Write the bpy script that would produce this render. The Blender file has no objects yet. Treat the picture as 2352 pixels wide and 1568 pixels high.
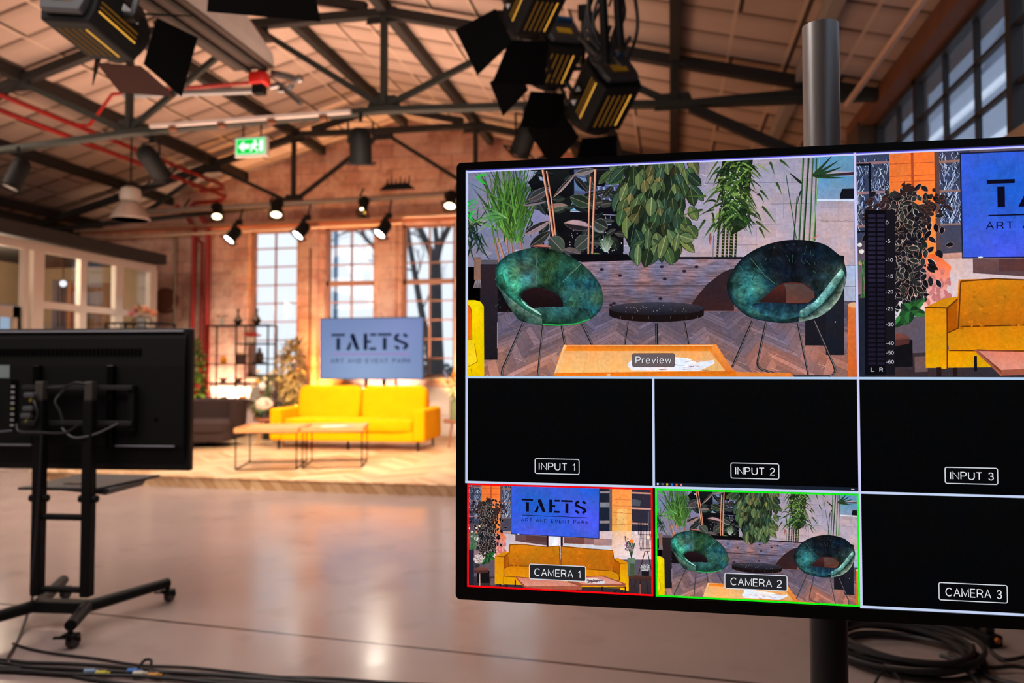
import bpy, math, random
from mathutils import Vector, Matrix, geometry
R_ = random.Random(7)
SC = bpy.context.scene
COL = SC.collection
PI = math.pi
rad = math.radians

# ------------------------------------------------------------------ camera model
F_PX = 1750.0
YAW = rad(11.75)
PITCH = math.atan(57 / F_PX)
CAM = Vector((0, 0, 1.27))
RIGHT = Vector((math.cos(YAW), math.sin(YAW), 0))
_f0 = Vector((-math.sin(YAW), math.cos(YAW), 0))
FWD = _f0 * math.cos(PITCH) + Vector((0, 0, 1)) * math.sin(PITCH)
UPV = Vector((0, 0, 1)) * math.cos(PITCH) - _f0 * math.sin(PITCH)
def ray(px, py):
    return FWD + RIGHT * ((px - 1176) / F_PX) + UPV * ((784 - py) / F_PX)
def at(px, py, Y):
    r = ray(px, py); return CAM + r * (Y / r.y)
def atz(px, py, Z=0.0):
    r = ray(px, py); return CAM + r * ((Z - CAM.z) / r.z)
def atp(px, py, p0, n):
    r = ray(px, py); return CAM + r * ((p0 - CAM).dot(n) / r.dot(n))

# ------------------------------------------------------------------ colours and materials
def lin(v):
    v = v / 255.0
    return v / 12.92 if v <= 0.04045 else ((v + 0.055) / 1.055) ** 2.4
def C(r, g, b):
    return (lin(r), lin(g), lin(b), 1.0)
MATS = {}
def pm(name, rgb, rough=.55, metal=0.0, var=.12, scale=6.0, bump=0.0, emis=None, es=0.0, spec=.5, detail=4.0):
    if name in MATS: return MATS[name]
    m = bpy.data.materials.new(name); m.use_nodes = True
    nt = m.node_tree; N = nt.nodes; L = nt.links
    b = N['Principled BSDF']
    tc = N.new('ShaderNodeTexCoord'); nz = N.new('ShaderNodeTexNoise')
    nz.inputs['Scale'].default_value = scale; nz.inputs['Detail'].default_value = detail
    L.new(tc.outputs['Object'], nz.inputs['Vector'])
    rp = N.new('ShaderNodeMix'); rp.data_type = 'RGBA'
    c = C(*rgb)
    rp.inputs[6].default_value = tuple(max(0, x * (1 - var)) for x in c[:3]) + (1,)
    rp.inputs[7].default_value = tuple(min(1, x * (1 + var)) for x in c[:3]) + (1,)
    L.new(nz.outputs['Fac'], rp.inputs[0]); L.new(rp.outputs[2], b.inputs['Base Color'])
    b.inputs['Roughness'].default_value = rough; b.inputs['Metallic'].default_value = metal
    b.inputs['Specular IOR Level'].default_value = spec
    if bump:
        bp = N.new('ShaderNodeBump'); bp.inputs['Strength'].default_value = bump; bp.inputs['Distance'].default_value = .02
        L.new(nz.outputs['Fac'], bp.inputs['Height']); L.new(bp.outputs['Normal'], b.inputs['Normal'])
    if emis:
        b.inputs['Emission Color'].default_value = C(*emis); b.inputs['Emission Strength'].default_value = es
    MATS[name] = m
    return m
def emit(name, rgb, s=1.0):
    if name in MATS: return MATS[name]
    m = bpy.data.materials.new(name); m.use_nodes = True
    nt = m.node_tree; nt.nodes.clear()
    e = nt.nodes.new('ShaderNodeEmission'); o = nt.nodes.new('ShaderNodeOutputMaterial')
    e.inputs[0].default_value = C(*rgb); e.inputs[1].default_value = s
    nt.links.new(e.outputs[0], o.inputs[0]); MATS[name] = m
    return m

# ------------------------------------------------------------------ mesh builder
class MB:
    def __init__(s): s.v = []; s.f = []
    def add(s, vs, fs):
        b = len(s.v); s.v += [Vector(p) for p in vs]; s.f += [tuple(b + i for i in f) for f in fs]; return s
    def box(s, c, d, rz=0, m=None):
        x, y, z = d[0] / 2, d[1] / 2, d[2] / 2
        vs = [Vector((i * x, j * y, k * z)) for k in (-1, 1) for j in (-1, 1) for i in (-1, 1)]
        if rz: vs = [Matrix.Rotation(rz, 3, 'Z') @ p for p in vs]
        if m is not None: vs = [m @ p for p in vs]
        c = Vector(c)
        return s.add([c + p for p in vs], [(0, 2, 3, 1), (4, 5, 7, 6), (0, 1, 5, 4), (2, 6, 7, 3), (0, 4, 6, 2), (1, 3, 7, 5)])
    def span(s, a, b):
        return s.box([(a[i] + b[i]) / 2 for i in range(3)], [abs(b[i] - a[i]) for i in range(3)])
    def bar(s, p, q, w, h=None, up=(0, 0, 1)):
        h = h or w; p = Vector(p); q = Vector(q); d = (q - p); u = Vector(up)
        if abs(d.normalized().dot(u)) > .98: u = Vector((0, 1, 0)) if abs(d.normalized().y) < .9 else Vector((1, 0, 0))
        x = d.cross(u).normalized() * (w / 2); z = x.cross(d).normalized() * (h / 2)
        vs = [a + i * x + k * z for a in (p, q) for k in (-1, 1) for i in (-1, 1)]
        return s.add(vs, [(0, 2, 3, 1), (4, 5, 7, 6), (0, 1, 5, 4), (2, 6, 7, 3), (0, 4, 6, 2), (1, 3, 7, 5)])
    def cyl(s, p, q, r, r2=None, n=14, cap=True):
        r2 = r if r2 is None else r2; p = Vector(p); q = Vector(q); d = (q - p).normalized()
        a = d.orthogonal().normalized(); b = d.cross(a)
        vs = []
        for c, rr in ((p, r), (q, r2)):
            vs += [c + (a * math.cos(2 * PI * i / n) + b * math.sin(2 * PI * i / n)) * rr for i in range(n)]
        fs = [(i, (i + 1) % n, n + (i + 1) % n, n + i) for i in range(n)]
        if cap: fs += [tuple(range(n - 1, -1, -1)), tuple(range(n, 2 * n))]
        return s.add(vs, fs)
    def tube(s, pts, r, n=8, radii=None):
        pts = [Vector(p) for p in pts]; m = len(pts); vs = []; fs = []
        d0 = (pts[1] - pts[0]).normalized(); a = d0.orthogonal().normalized()
        for k in range(m):
            d = (pts[min(k + 1, m - 1)] - pts[max(k - 1, 0)]).normalized()
            a = (a - d * a.dot(d)); a = a.normalized() if a.length > 1e-6 else d.orthogonal().normalized()
            b = d.cross(a); rr = radii[k] if radii else r
            vs += [pts[k] + (a * math.cos(2 * PI * i / n) + b * math.sin(2 * PI * i / n)) * rr for i in range(n)]
        for k in range(m - 1):
            fs += [(k * n + i, k * n + (i + 1) % n, (k + 1) * n + (i + 1) % n, (k + 1) * n + i) for i in range(n)]
        fs += [tuple(range(n - 1, -1, -1)), tuple(range((m - 1) * n, m * n))]
        return s.add(vs, fs)
    def lathe(s, prof, c=(0, 0, 0), n=20):
        c = Vector(c); vs = []; m = len(prof)
        for r, z in prof: vs += [c + Vector((r * math.cos(2 * PI * i / n), r * math.sin(2 * PI * i / n), z)) for i in range(n)]
        fs = [(k * n + i, k * n + (i + 1) % n, (k + 1) * n + (i + 1) % n, (k + 1) * n + i) for k in range(m - 1) for i in range(n)]
        fs += [tuple(range(n - 1, -1, -1)), tuple(range((m - 1) * n, m * n))]
        return s.add(vs, fs)
    def sup(s, c, r, e1=.35, e2=.35, nu=22, nv=12, m=None):
        def pw(a, e): return math.copysign(abs(a) ** e, a)
        vs = []; c = Vector(c)
        for j in range(nv + 1):
            v = -PI / 2 + PI * j / nv
            for i in range(nu):
                u = 2 * PI * (i + .5) / nu
                p = Vector((r[0] * pw(math.cos(v), e1) * pw(math.cos(u), e2), r[1] * pw(math.cos(v), e1) * pw(math.sin(u), e2), r[2] * pw(math.sin(v), e1)))
                vs.append(c + (m @ p if m is not None else p))
        fs = [(j * nu + i, j * nu + (i + 1) % nu, (j + 1) * nu + (i + 1) % nu, (j + 1) * nu + i) for j in range(nv) for i in range(nu)]
        return s.add(vs, fs)
    def sph(s, c, r, n=10): return s.sup(c, (r, r, r) if not isinstance(r, tuple) else r, 1, 1, n, max(4, n // 2))
    def prism(s, pts2, y0, y1, ax='y'):
        n = len(pts2)
        def mk(a, b, t): return Vector((a, t, b)) if ax == 'y' else (Vector((t, a, b)) if ax == 'x' else Vector((a, b, t)))
        vs = [mk(a, b, y0) for a, b in pts2] + [mk(a, b, y1) for a, b in pts2]
        fs = [tuple(range(n)), tuple(range(2 * n - 1, n - 1, -1))] + [(i, n + i, n + (i + 1) % n, (i + 1) % n) for i in range(n)]
        return s.add(vs, fs)
    def leaf(s, p, d, up, L, W):
        p = Vector(p); d = Vector(d).normalized(); x = d.cross(Vector(up))
        x = x.normalized() if x.length > 1e-4 else d.orthogonal().normalized()
        n = x.cross(d)
        m1 = p + d * L * .45 - n * L * .04; t = p + d * L - n * L * .16
        return s.add([p, m1 + x * W / 2 + n * W * .12, m1, m1 - x * W / 2 + n * W * .12, t], [(0, 1, 2), (0, 2, 3), (1, 4, 2), (2, 4, 3)])
    def build(s, name, mat, parent=None, smooth=False, bevel=0.0, seg=2, base=None):
        o = Vector(base) if base is not None else Vector((0, 0, 0))
        me = bpy.data.meshes.new(name)
        me.from_pydata([tuple(p - o) for p in s.v], [], s.f); me.update()
        if mat is not None: me.materials.append(mat)
        if smooth:
            me.polygons.foreach_set('use_smooth', [True] * len(me.polygons))
            try: me.set_sharp_from_angle(angle=rad(42))
            except Exception: pass
        ob = bpy.data.objects.new(name, me); COL.objects.link(ob); ob.location = o
        if parent is not None: ob.parent = parent
        if bevel:
            bv = ob.modifiers.new('bevel', 'BEVEL'); bv.width = bevel; bv.segments = seg; bv.limit_method = 'ANGLE'; bv.angle_limit = rad(40)
        return ob
def low(mb):
    xs = [p.x for p in mb.v]; ys = [p.y for p in mb.v]; zs = [p.z for p in mb.v]
    return ((min(xs) + max(xs)) / 2, (min(ys) + max(ys)) / 2, min(zs))
def tag(o, label=None, cat=None, group=None, kind=None):
    for k, v in (('label', label), ('category', cat), ('group', group), ('kind', kind)):
        if v: o[k] = v
    return o
def thing(name, label, cat, loc=(0, 0, 0), rz=0, group=None, rot=None):
    o = bpy.data.objects.new(name, None); COL.objects.link(o); o.empty_display_size = .1
    o.location = loc
    if rot is not None: o.rotation_mode = 'QUATERNION'; o.rotation_quaternion = rot
    else: o.rotation_euler = (0, 0, rz)
    return tag(o, label, cat, group)
def solo(name, mb, mat, label, cat, group=None, **k):
    return tag(mb.build(name, mat, base=low(mb), **k), label, cat, group)
def struct(name, mb, mat, parent=None, **k):
    return tag(mb.build(name, mat, parent, **k), kind=None if parent else 'structure')
def dup(o, parent=None, **kw):
    c = o.copy(); COL.objects.link(c)
    if parent is not None: c.parent = parent
    for ch in [x for x in bpy.data.objects if x.parent == o]: dup(ch, c)
    return c
def spline(pts, n=8):
    pts = [Vector(p) for p in pts]; out = []
    P = [pts[0]] + pts + [pts[-1]]
    for i in range(1, len(P) - 2):
        a, b, c, d = P[i - 1:i + 3]
        for k in range(n):
            t = k / n
            out.append(.5 * ((2 * b) + (c - a) * t + (2 * a - 5 * b + 4 * c - d) * t * t + (3 * b - a - 3 * c + d) * t ** 3))
    out.append(pts[-1]); return out
def lamp(name, kind, loc, energy, rgb, aim=None, size=.1, angle=60, blend=.4, size_y=None, spread=None):
    l = bpy.data.lights.new(name, kind); l.energy = energy; l.color = rgb
    if kind == 'SPOT': l.spot_size = rad(angle); l.spot_blend = blend; l.shadow_soft_size = size
    elif kind == 'AREA':
        l.size = size
        if spread: l.spread = rad(spread)
        if size_y: l.shape = 'RECTANGLE'; l.size_y = size_y
    elif kind == 'POINT': l.shadow_soft_size = size
    o = bpy.data.objects.new(name, l); COL.objects.link(o); o.location = loc
    if aim is not None: o.rotation_mode = 'QUATERNION'; o.rotation_quaternion = (Vector(aim) - Vector(loc)).to_track_quat('-Z', 'Y')
    return o

# ------------------------------------------------------------------ letters drawn as strokes of even weight
def _arc(cx, cy, rx, ry, a0, a1, n=12): return [(cx + rx * math.cos(rad(a0 + (a1 - a0) * i / n)), cy + ry * math.sin(rad(a0 + (a1 - a0) * i / n))) for i in range(n + 1)]
GL = {
 'A': (.70, [[(0, 0), (.35, 1), (.70, 0)], [(.13, .36), (.57, .36)]]), 'C': (.74, [_arc(.39, .5, .39, .5, 42, 318, 18)]),
 'D': (.68, [[(0, 0), (0, 1), (.28, 1)] + _arc(.28, .5, .40, .5, 80, -80) + [(.28, 0), (0, 0)]]), 'E': (.56, [[(.56, 0), (0, 0), (0, 1), (.55, 1)], [(0, .52), (.50, .52)]]),
 'I': (.06, [[(.03, 0), (.03, 1)]]), 'K': (.62, [[(0, 0), (0, 1)], [(.60, 1), (.02, .40)], [(.22, .58), (.62, 0)]]), 'L': (.5, [[(0, 1), (0, 0), (.5, 0)]]),
 'M': (.78, [[(0, 0), (0, 1), (.39, .08), (.78, 1), (.78, 0)]]), 'N': (.66, [[(0, 0), (0, 1), (.66, 0), (.66, 1)]]),
 'P': (.60, [[(0, 0), (0, 1), (.32, 1)] + _arc(.32, .73, .27, .27, 80, -80) + [(.32, .46), (0, .46)]]), 'R': (.64, [[(0, 0), (0, 1), (.34, 1)] + _arc(.34, .74, .27, .26, 80, -80) + [(.34, .48), (0, .48)], [(.36, .48), (.52, .36), (.62, 0)]]),
 'T': (.62, [[(0, 1), (.62, 1)], [(.31, 1), (.31, 0)]]), 'U': (.64, [[(0, 1), (0, .30)] + _arc(.32, .31, .32, .31, 190, 350) + [(.64, .30), (.64, 1)]]), 'V': (.68, [[(0, 1), (.34, 0), (.68, 1)]]),
 '0': (.52, [_arc(.26, .5, .26, .5, 90, 450, 20)]), '1': (.30, [[(.0, .76), (.14, .80), (.24, 1), (.24, 0)]]), '2': (.52, [_arc(.26, .72, .25, .28, 170, -20) + [(.42, .48), (.10, .22), (.01, 0), (.53, 0)]]),
 '3': (.52, [_arc(.25, .75, .23, .25, 165, -75, 10) + [(.16, .52)], [(.16, .52)] + _arc(.25, .27, .26, .27, 80, -165, 12)]), '4': (.54, [[(.40, 0), (.40, 1), (0, .30), (.54, .30)]]), '5': (.52, [[(.48, 1), (.10, 1), (.05, .50), (.14, .58)] + _arc(.26, .33, .26, .33, 100, -160, 12)]),
 '6': (.52, [_arc(.28, .55, .27, .45, 60, 180, 8) + [(.01, .32)] + _arc(.26, .32, .25, .32, 180, 540, 16)]), '-': (.30, [[(0, .38), (.30, .38)]]), ' ': (.26, []),
 'r': (.26, [[(0, 0), (0, .70)], [(0, .44), (.08, .64), (.26, .69)]]), 'e': (.50, [[(.02, .36), (.48, .36)] + _arc(.25, .35, .24, .36, 5, 320, 16)]), 'v': (.48, [[(0, .70), (.24, 0), (.48, .70)]]),
 'i': (.06, [[(.03, 0), (.03, .70)], [(.03, .88), (.03, 1)]]), 'w': (.72, [[(0, .70), (.18, 0), (.36, .68), (.54, 0), (.72, .70)]])}
def text_polys(txt, size=1.0, spacing=1.0, weight=.12):
    vs, fs = [], []; x = 0.0
    for ch in txt:
        w, st = GL[ch]
        for k, pl in enumerate(st):
            n = len(pl); P = [Vector(p) for p in pl]; L, Rr = [], []
            closed = (P[0] - P[-1]).length < 1e-4
            for i in range(n):
                a = P[i - 1] if i > 0 else (P[-2] if closed else P[i]); b = P[i]; c = P[i + 1] if i < n - 1 else (P[1] if closed else P[i])
                d1 = (b - a).normalized() if (b - a).length > 1e-6 else (c - b).normalized(); d2 = (c - b).normalized() if (c - b).length > 1e-6 else d1
                n1 = Vector((-d1.y, d1.x)); n2 = Vector((-d2.y, d2.x)); m = (n1 + n2); m = m.normalized() if m.length > 1e-4 else n1
                q = min(1.8, 1 / max(.45, m.dot(n1))) * weight / 2
                L.append(b + m * q); Rr.append(b - m * q)
            b0 = len(vs); vs += [(p.x + x, p.y) for p in L] + [(p.x + x, p.y) for p in Rr]
            fs += [(b0 + i, b0 + i + 1, b0 + n + i + 1, b0 + n + i) for i in range(n - 1)]
        x += w + .26 * spacing
    x0 = min(p[0] for p in vs); x1 = max(p[0] for p in vs); y0 = min(p[1] for p in vs); y1 = max(p[1] for p in vs)
    return [((a - x0), (b - y0)) for a, b in vs], fs, x1 - x0, y1 - y0

# ------------------------------------------------------------------ flat coloured picture made of polygons
class Pic:
    """polygons with a colour per corner, in a unit tile (s right, t up)"""
    def __init__(s, conv=None, noise=0.0): s.P = []; s.conv = conv or (lambda x, y: (x, y)); s.noise = noise; s.clip = None
    def raw(s, pts, cols): s.P.append((pts, cols))
    def poly(s, pts, c, c2=None, axis=1):
        if c2 is None: cols = [c] * len(pts)
        else:
            lo = min(p[axis] for p in pts); hi = max(p[axis] for p in pts); d = (hi - lo) or 1
            cols = [tuple(c[i] + (c2[i] - c[i]) * (p[axis] - lo) / d for i in range(3)) for p in pts]
        s.P.append(([s.conv(*p) for p in pts], cols))
    def rect(s, x0, y0, x1, y1, c, c2=None, axis=1): s.poly([(x0, y0), (x1, y0), (x1, y1), (x0, y1)], c, c2, axis)
    def line(s, pts, w, c, c2=None):
        for i in range(len(pts) - 1):
            a = Vector(pts[i]); b = Vector(pts[i + 1]); d = b - a
            if d.length < 1e-6: continue
            n = Vector((-d.y, d.x)).normalized() * w / 2
            k = c if c2 is None else tuple(c[j] + (c2[j] - c[j]) * i / max(1, len(pts) - 2) for j in range(3))
            s.poly([tuple(a + n), tuple(b + n), tuple(b - n), tuple(a - n)], k)
    def ell(s, cx, cy, rx, ry, c, c2=None, n=24, rot=0, axis=1):
        cr, sr = math.cos(rot), math.sin(rot)
        s.poly([(cx + rx * math.cos(2 * PI * i / n) * cr - ry * math.sin(2 * PI * i / n) * sr, cy + rx * math.cos(2 * PI * i / n) * sr + ry * math.sin(2 * PI * i / n) * cr) for i in range(n)], c, c2, axis)
    def leaf(s, x0, y0, x1, y1, w, c, c2=None, mid=None, edge=None):
        a = Vector((x0, y0)); b = Vector((x1, y1)); d = b - a; n = Vector((-d.y, d.x)).normalized() * w / 2
        prof = [(0, 0), (.12, .5), (.3, .92), (.5, 1), (.7, .85), (.88, .45), (1, 0)]
        L1 = [a + d * t + n * k for t, k in prof]; L2 = [a + d * t - n * k for t, k in prof]
        c2 = c2 or c
        if edge:
            E = [a + d * (t * 1.04 - .02) + n * k * 1.16 for t, k in prof] + [a + d * (t * 1.04 - .02) - n * k * 1.16 for t, k in prof][::-1][1:-1]
            s.poly([tuple(p) for p in E], edge)
        s.poly([tuple(p) for p in L1], c); s.poly([tuple(p) for p in L2], c2)
        if mid: s.line([tuple(a), tuple(a + d * .95)], max(w * .06, .35), mid)
    def blade(s, x0, y0, x1, y1, w, c, c2=None, sag=0):
        a = Vector((x0, y0)); b = Vector((x1, y1)); d = b - a; n = Vector((-d.y, d.x)).normalized()
        k = 6; up = []; dn = []
        for i in range(k + 1):
            t = i / k; p = a + d * t + Vector((0, sag * 4 * t * (1 - t))); ww = w * (1 - t) ** .7 / 2 * (1 if t > .05 else .6)
            up.append(tuple(p + n * ww)); dn.append(tuple(p - n * ww))
        s.poly(up + dn[::-1][1:], c, c2)
    def grid(s, x0, y0, x1, y1, fn, nx=12, ny=8):
        for j in range(ny):
            for i in range(nx):
                q = [(x0 + (x1 - x0) * (i + a) / nx, y0 + (y1 - y0) * (j + b) / ny) for a, b in ((0, 0), (1, 0), (1, 1), (0, 1))]
                s.P.append(([s.conv(*p) for p in q], [fn(*p) for p in q]))
    def text(s, txt, x, y, w, h, c, spacing=1.0):
        vs, fs, tw, th = text_polys(txt, 1.0, spacing)
        for f in fs:
            s.P.append(([s.conv(x + vs[i][0] / tw * w, y - vs[i][1] / th * h) for i in f], [c] * len(f)))
    def mesh(s, name, mat, parent, x0, z0, w, h, y, dy=None, smin=0.0, smax=1.0, clip=True):
        """tile lower-left (x0,z0), size w,h in the plane y of the parent; -y is towards the viewer"""
        vs = []; fs = []; cs = []
        if dy is None: dy = -.0026 / max(1, len(s.P))
        def cl(poly, cols):
            for ax, lim, sg in ((0, smin, 1), (0, smax, -1), (1, 0.0, 1), (1, 1.0, -1)):
                out = []; oc = []; n = len(poly)
                for i in range(n):
                    p, q = poly[i], poly[(i + 1) % n]; cp, cq = cols[i], cols[(i + 1) % n]
                    ip = (p[ax] - lim) * sg >= 0; iq = (q[ax] - lim) * sg >= 0
                    if ip: out.append(p); oc.append(cp)
                    if ip != iq:
                        t = (lim - p[ax]) / (q[ax] - p[ax])
                        out.append((p[0] + (q[0] - p[0]) * t, p[1] + (q[1] - p[1]) * t)); oc.append(tuple(cp[k] + (cq[k] - cp[k]) * t for k in range(3)))
                poly, cols = out, oc
                if len(poly) < 3: return None, None
            return poly, cols
        rr = random.Random(3)
        for k, (pts, cols) in enumerate(s.P):
            if clip:
                pts, cols = cl(list(pts), list(cols))
                if pts is None: continue
            b = len(vs)
            for (a, t), c in zip(pts, cols):
                vs.append((x0 + (a - smin) / (smax - smin) * w, y + dy * k, z0 + t * h))
                cs.append(c)
            fs.append(tuple(range(b, b + len(pts))))
        me = bpy.data.meshes.new(name); me.from_pydata(vs, [], fs); me.update()
        ca = me.color_attributes.new('tint', 'FLOAT_COLOR', 'POINT')
        flat = []
        for c in cs:
            j = 1 + s.noise * (rr.random() - .5)
            flat += [lin(max(0, min(255, c[0] * j))), lin(max(0, min(255, c[1] * j))), lin(max(0, min(255, c[2] * j))), 1.0]
        ca.data.foreach_set('color', flat)
        me.materials.append(mat)
        o = bpy.data.objects.new(name, me); COL.objects.link(o); o.parent = parent
        return o
def tint_mat(name, noise=.35, scale=90.0, strength=1.0, stripe=0.0):
    m = bpy.data.materials.new(name); m.use_nodes = True; nt = m.node_tree; N = nt.nodes; L = nt.links; N.clear()
    o = N.new('ShaderNodeOutputMaterial'); e = N.new('ShaderNodeEmission'); a = N.new('ShaderNodeAttribute'); a.attribute_name = 'tint'
    e.inputs[1].default_value = strength
    if noise:
        tc = N.new('ShaderNodeTexCoord'); nz = N.new('ShaderNodeTexNoise'); nz.inputs['Scale'].default_value = scale; nz.inputs['Detail'].default_value = 5
        nz.inputs['Roughness'].default_value = .7
        L.new(tc.outputs['Object'], nz.inputs['Vector'])
        mr = N.new('ShaderNodeMapRange'); mr.inputs[1].default_value = .3; mr.inputs[2].default_value = .7; mr.inputs[3].default_value = 1 - noise; mr.inputs[4].default_value = 1 + noise
        L.new(nz.outputs['Fac'], mr.inputs[0])
        mx = N.new('ShaderNodeMix'); mx.data_type = 'RGBA'; mx.blend_type = 'MULTIPLY'; mx.inputs[0].default_value = 1
        L.new(a.outputs['Color'], mx.inputs[6]); L.new(mr.outputs[0], mx.inputs[7]); last = mx.outputs[2]
        if stripe:
            n2 = N.new('ShaderNodeTexNoise'); n2.inputs['Scale'].default_value = 26; L.new(tc.outputs['Object'], n2.inputs['Vector'])
            m2 = N.new('ShaderNodeMix'); m2.data_type = 'RGBA'; m2.inputs[6].default_value = (1 + stripe, 1, 1 - stripe, 1); m2.inputs[7].default_value = (1 - stripe, 1, 1 + stripe, 1)
            r2 = N.new('ShaderNodeMapRange'); r2.inputs[1].default_value = .38; r2.inputs[2].default_value = .62; L.new(n2.outputs['Fac'], r2.inputs[0]); L.new(r2.outputs[0], m2.inputs[0])
            m3 = N.new('ShaderNodeMix'); m3.data_type = 'RGBA'; m3.blend_type = 'MULTIPLY'; m3.inputs[0].default_value = 1
            L.new(last, m3.inputs[6]); L.new(m2.outputs[2], m3.inputs[7]); last = m3.outputs[2]
        L.new(last, e.inputs[0])
    else: L.new(a.outputs['Color'], e.inputs[0])
    L.new(e.outputs[0], o.inputs[0]); return m
# ------------------------------------------------------------------ multiview monitor pose
MW, MH = 1.234, .70984
MON_LOC = Vector((-.34246, 1.19884, 1.24921 - MH / 2)); MON_RZ = .031626
_mx = Vector((math.cos(MON_RZ), math.sin(MON_RZ), 0)); _mn = Vector((-math.sin(MON_RZ), math.cos(MON_RZ), 0))
def mloc(px, py):
    p = atp(px, py, MON_LOC, _mn) - MON_LOC
    return p.dot(_mx), p.z
SX0, SX1, SZ0, SZ1 = .0150, 1.2190, .0185, .6975
SW, SH = SX1 - SX0, SZ1 - SZ0
G = .0036                       # width of the pale divider lines
TA = (SX0 + G, SZ0 + SH / 2 + G / 2, SW / 2 - 1.5 * G, SH / 2 - 1.5 * G)            # preview tile x, z, w, h
TP = (SX0 + SW / 2 + G / 2, TA[1], TA[2], TA[3])                                      # programme tile
def low_tile(i, row):
    w = SW / 4 - G; h = SH / 4 - G
    return (SX0 + G / 2 + i * SW / 4 + (G / 2 if i == 0 else 0), SZ0 + G / 2 + (SH / 4 if row == 0 else 0), w - (G / 2 if i == 0 else 0), h)
T1 = low_tile(0, 1); T2 = low_tile(1, 1)
def conv_for(T):
    def f(px, py):
        x, z = mloc(px, py); return ((x - T[0]) / T[2], (z - T[1]) / T[3])
    return f
def crop(x0, y0, k):
    return lambda pts: [(x0 + x * k, y0 + y * k) for x, y in pts]
K = 480 / 2352
c1 = crop(1040, 340, K); c2 = crop(1500, 340, K); c3 = crop(1040, 560, K); c4 = crop(1500, 540, 480 / 2214)
rp = random.Random(11)
from mathutils import noise as mnoise
def nz2(x, y, f=1.0, z=0.0): return mnoise.noise(Vector((x * f, y * f, z)))
def bright(c, k): return tuple(max(0, min(255, v * k)) for v in c)
def jit(c, a): 
    k = 1 + rp.uniform(-a, a); return tuple(max(0, min(255, v * k)) for v in c)
def mix(a, b, t): return tuple(a[i] + (b[i] - a[i]) * t for i in range(3))
def loop_resample(pts, n, start_angle_center):
    cx, cy = start_angle_center
    sp = []
    m = len(pts)
    for i in range(m):
        a, b, c, d = [Vector(pts[(i + k - 1) % m]) for k in range(4)]
        for k in range(8):
            t = k / 8
            sp.append(.5 * ((2 * b) + (c - a) * t + (2 * a - 5 * b + 4 * c - d) * t * t + (3 * b - a - 3 * c + d) * t ** 3))
    out = []
    for i in range(n):
        th = -PI + 2 * PI * i / n
        best = min(sp, key=lambda p: abs(((math.atan2(p.y - cy, p.x - cx) - th + PI) % (2 * PI)) - PI))
        out.append(best)
    return out
def ringfill(P, outer, inner, center, fn, n=110, rows=16):
    o = loop_resample(outer, n, center); i_ = loop_resample(inner, n, center)
    for k in range(n):
        for r in range(rows):
            q = []
            cs = []
            for kk, rr in ((k, r), (k + 1, r), (k + 1, r + 1), (k, r + 1)):
                a = o[kk % n]; b = i_[kk % n]; t = rr / rows
                p = a + (b - a) * t; q.append((p.x, p.y)); c = fn(-PI + 2 * PI * kk / n, t)
                g = nz2(p.x, p.y, .045, 1.3) * .8 + nz2(p.x, p.y, .12, 5.1) * .55 + nz2(p.x, p.y, .33, 9.0) * .3; h = nz2(p.x, p.y, .03, 20)
                g *= .72; cs.append((max(0, min(255, c[0] * (1 + g) * (1 + .35 * h))), max(0, min(255, c[1] * (1 + g))), max(0, min(255, c[2] * (1 + g) * (1 - .25 * h)))))
            P.raw([P.conv(*p) for p in q], cs)

def strip(P, A, B, fn, n=46, rows=9, amp=.75):
    def rs(L):
        L = [Vector(p) for p in L]; d = [0]
        for i in range(len(L) - 1): d.append(d[-1] + (L[i + 1] - L[i]).length)
        out = []
        for k in range(n + 1):
            t = d[-1] * k / n; i = max(j for j in range(len(L)) if d[j] <= t + 1e-9); i = min(i, len(L) - 2)
            out.append(L[i].lerp(L[i + 1], (t - d[i]) / max(1e-9, d[i + 1] - d[i])))
        return out
    def sm(L): return [tuple(p)[:2] for p in spline([Vector((x, y, 0)) for x, y in L], 8)]
    a = rs(sm(A)); b = rs(sm(B))
    for k in range(n):
        for r in range(rows):
            q = []; cs = []
            for kk, rr in ((k, r), (k + 1, r), (k + 1, r + 1), (k, r + 1)):
                t = rr / rows; p = a[kk].lerp(b[kk], t); q.append((p.x, p.y)); g = (nz2(p.x, p.y, .05, 1.3) * .7 + nz2(p.x, p.y, .16, 5.1) * .55 + nz2(p.x, p.y, .4, 9.0) * .3) * amp
                cs.append(tuple(max(0, min(255, v * (1 + g))) for v in fn(kk / n, t)))
            P.raw([P.conv(*p) for p in q], cs)
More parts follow.
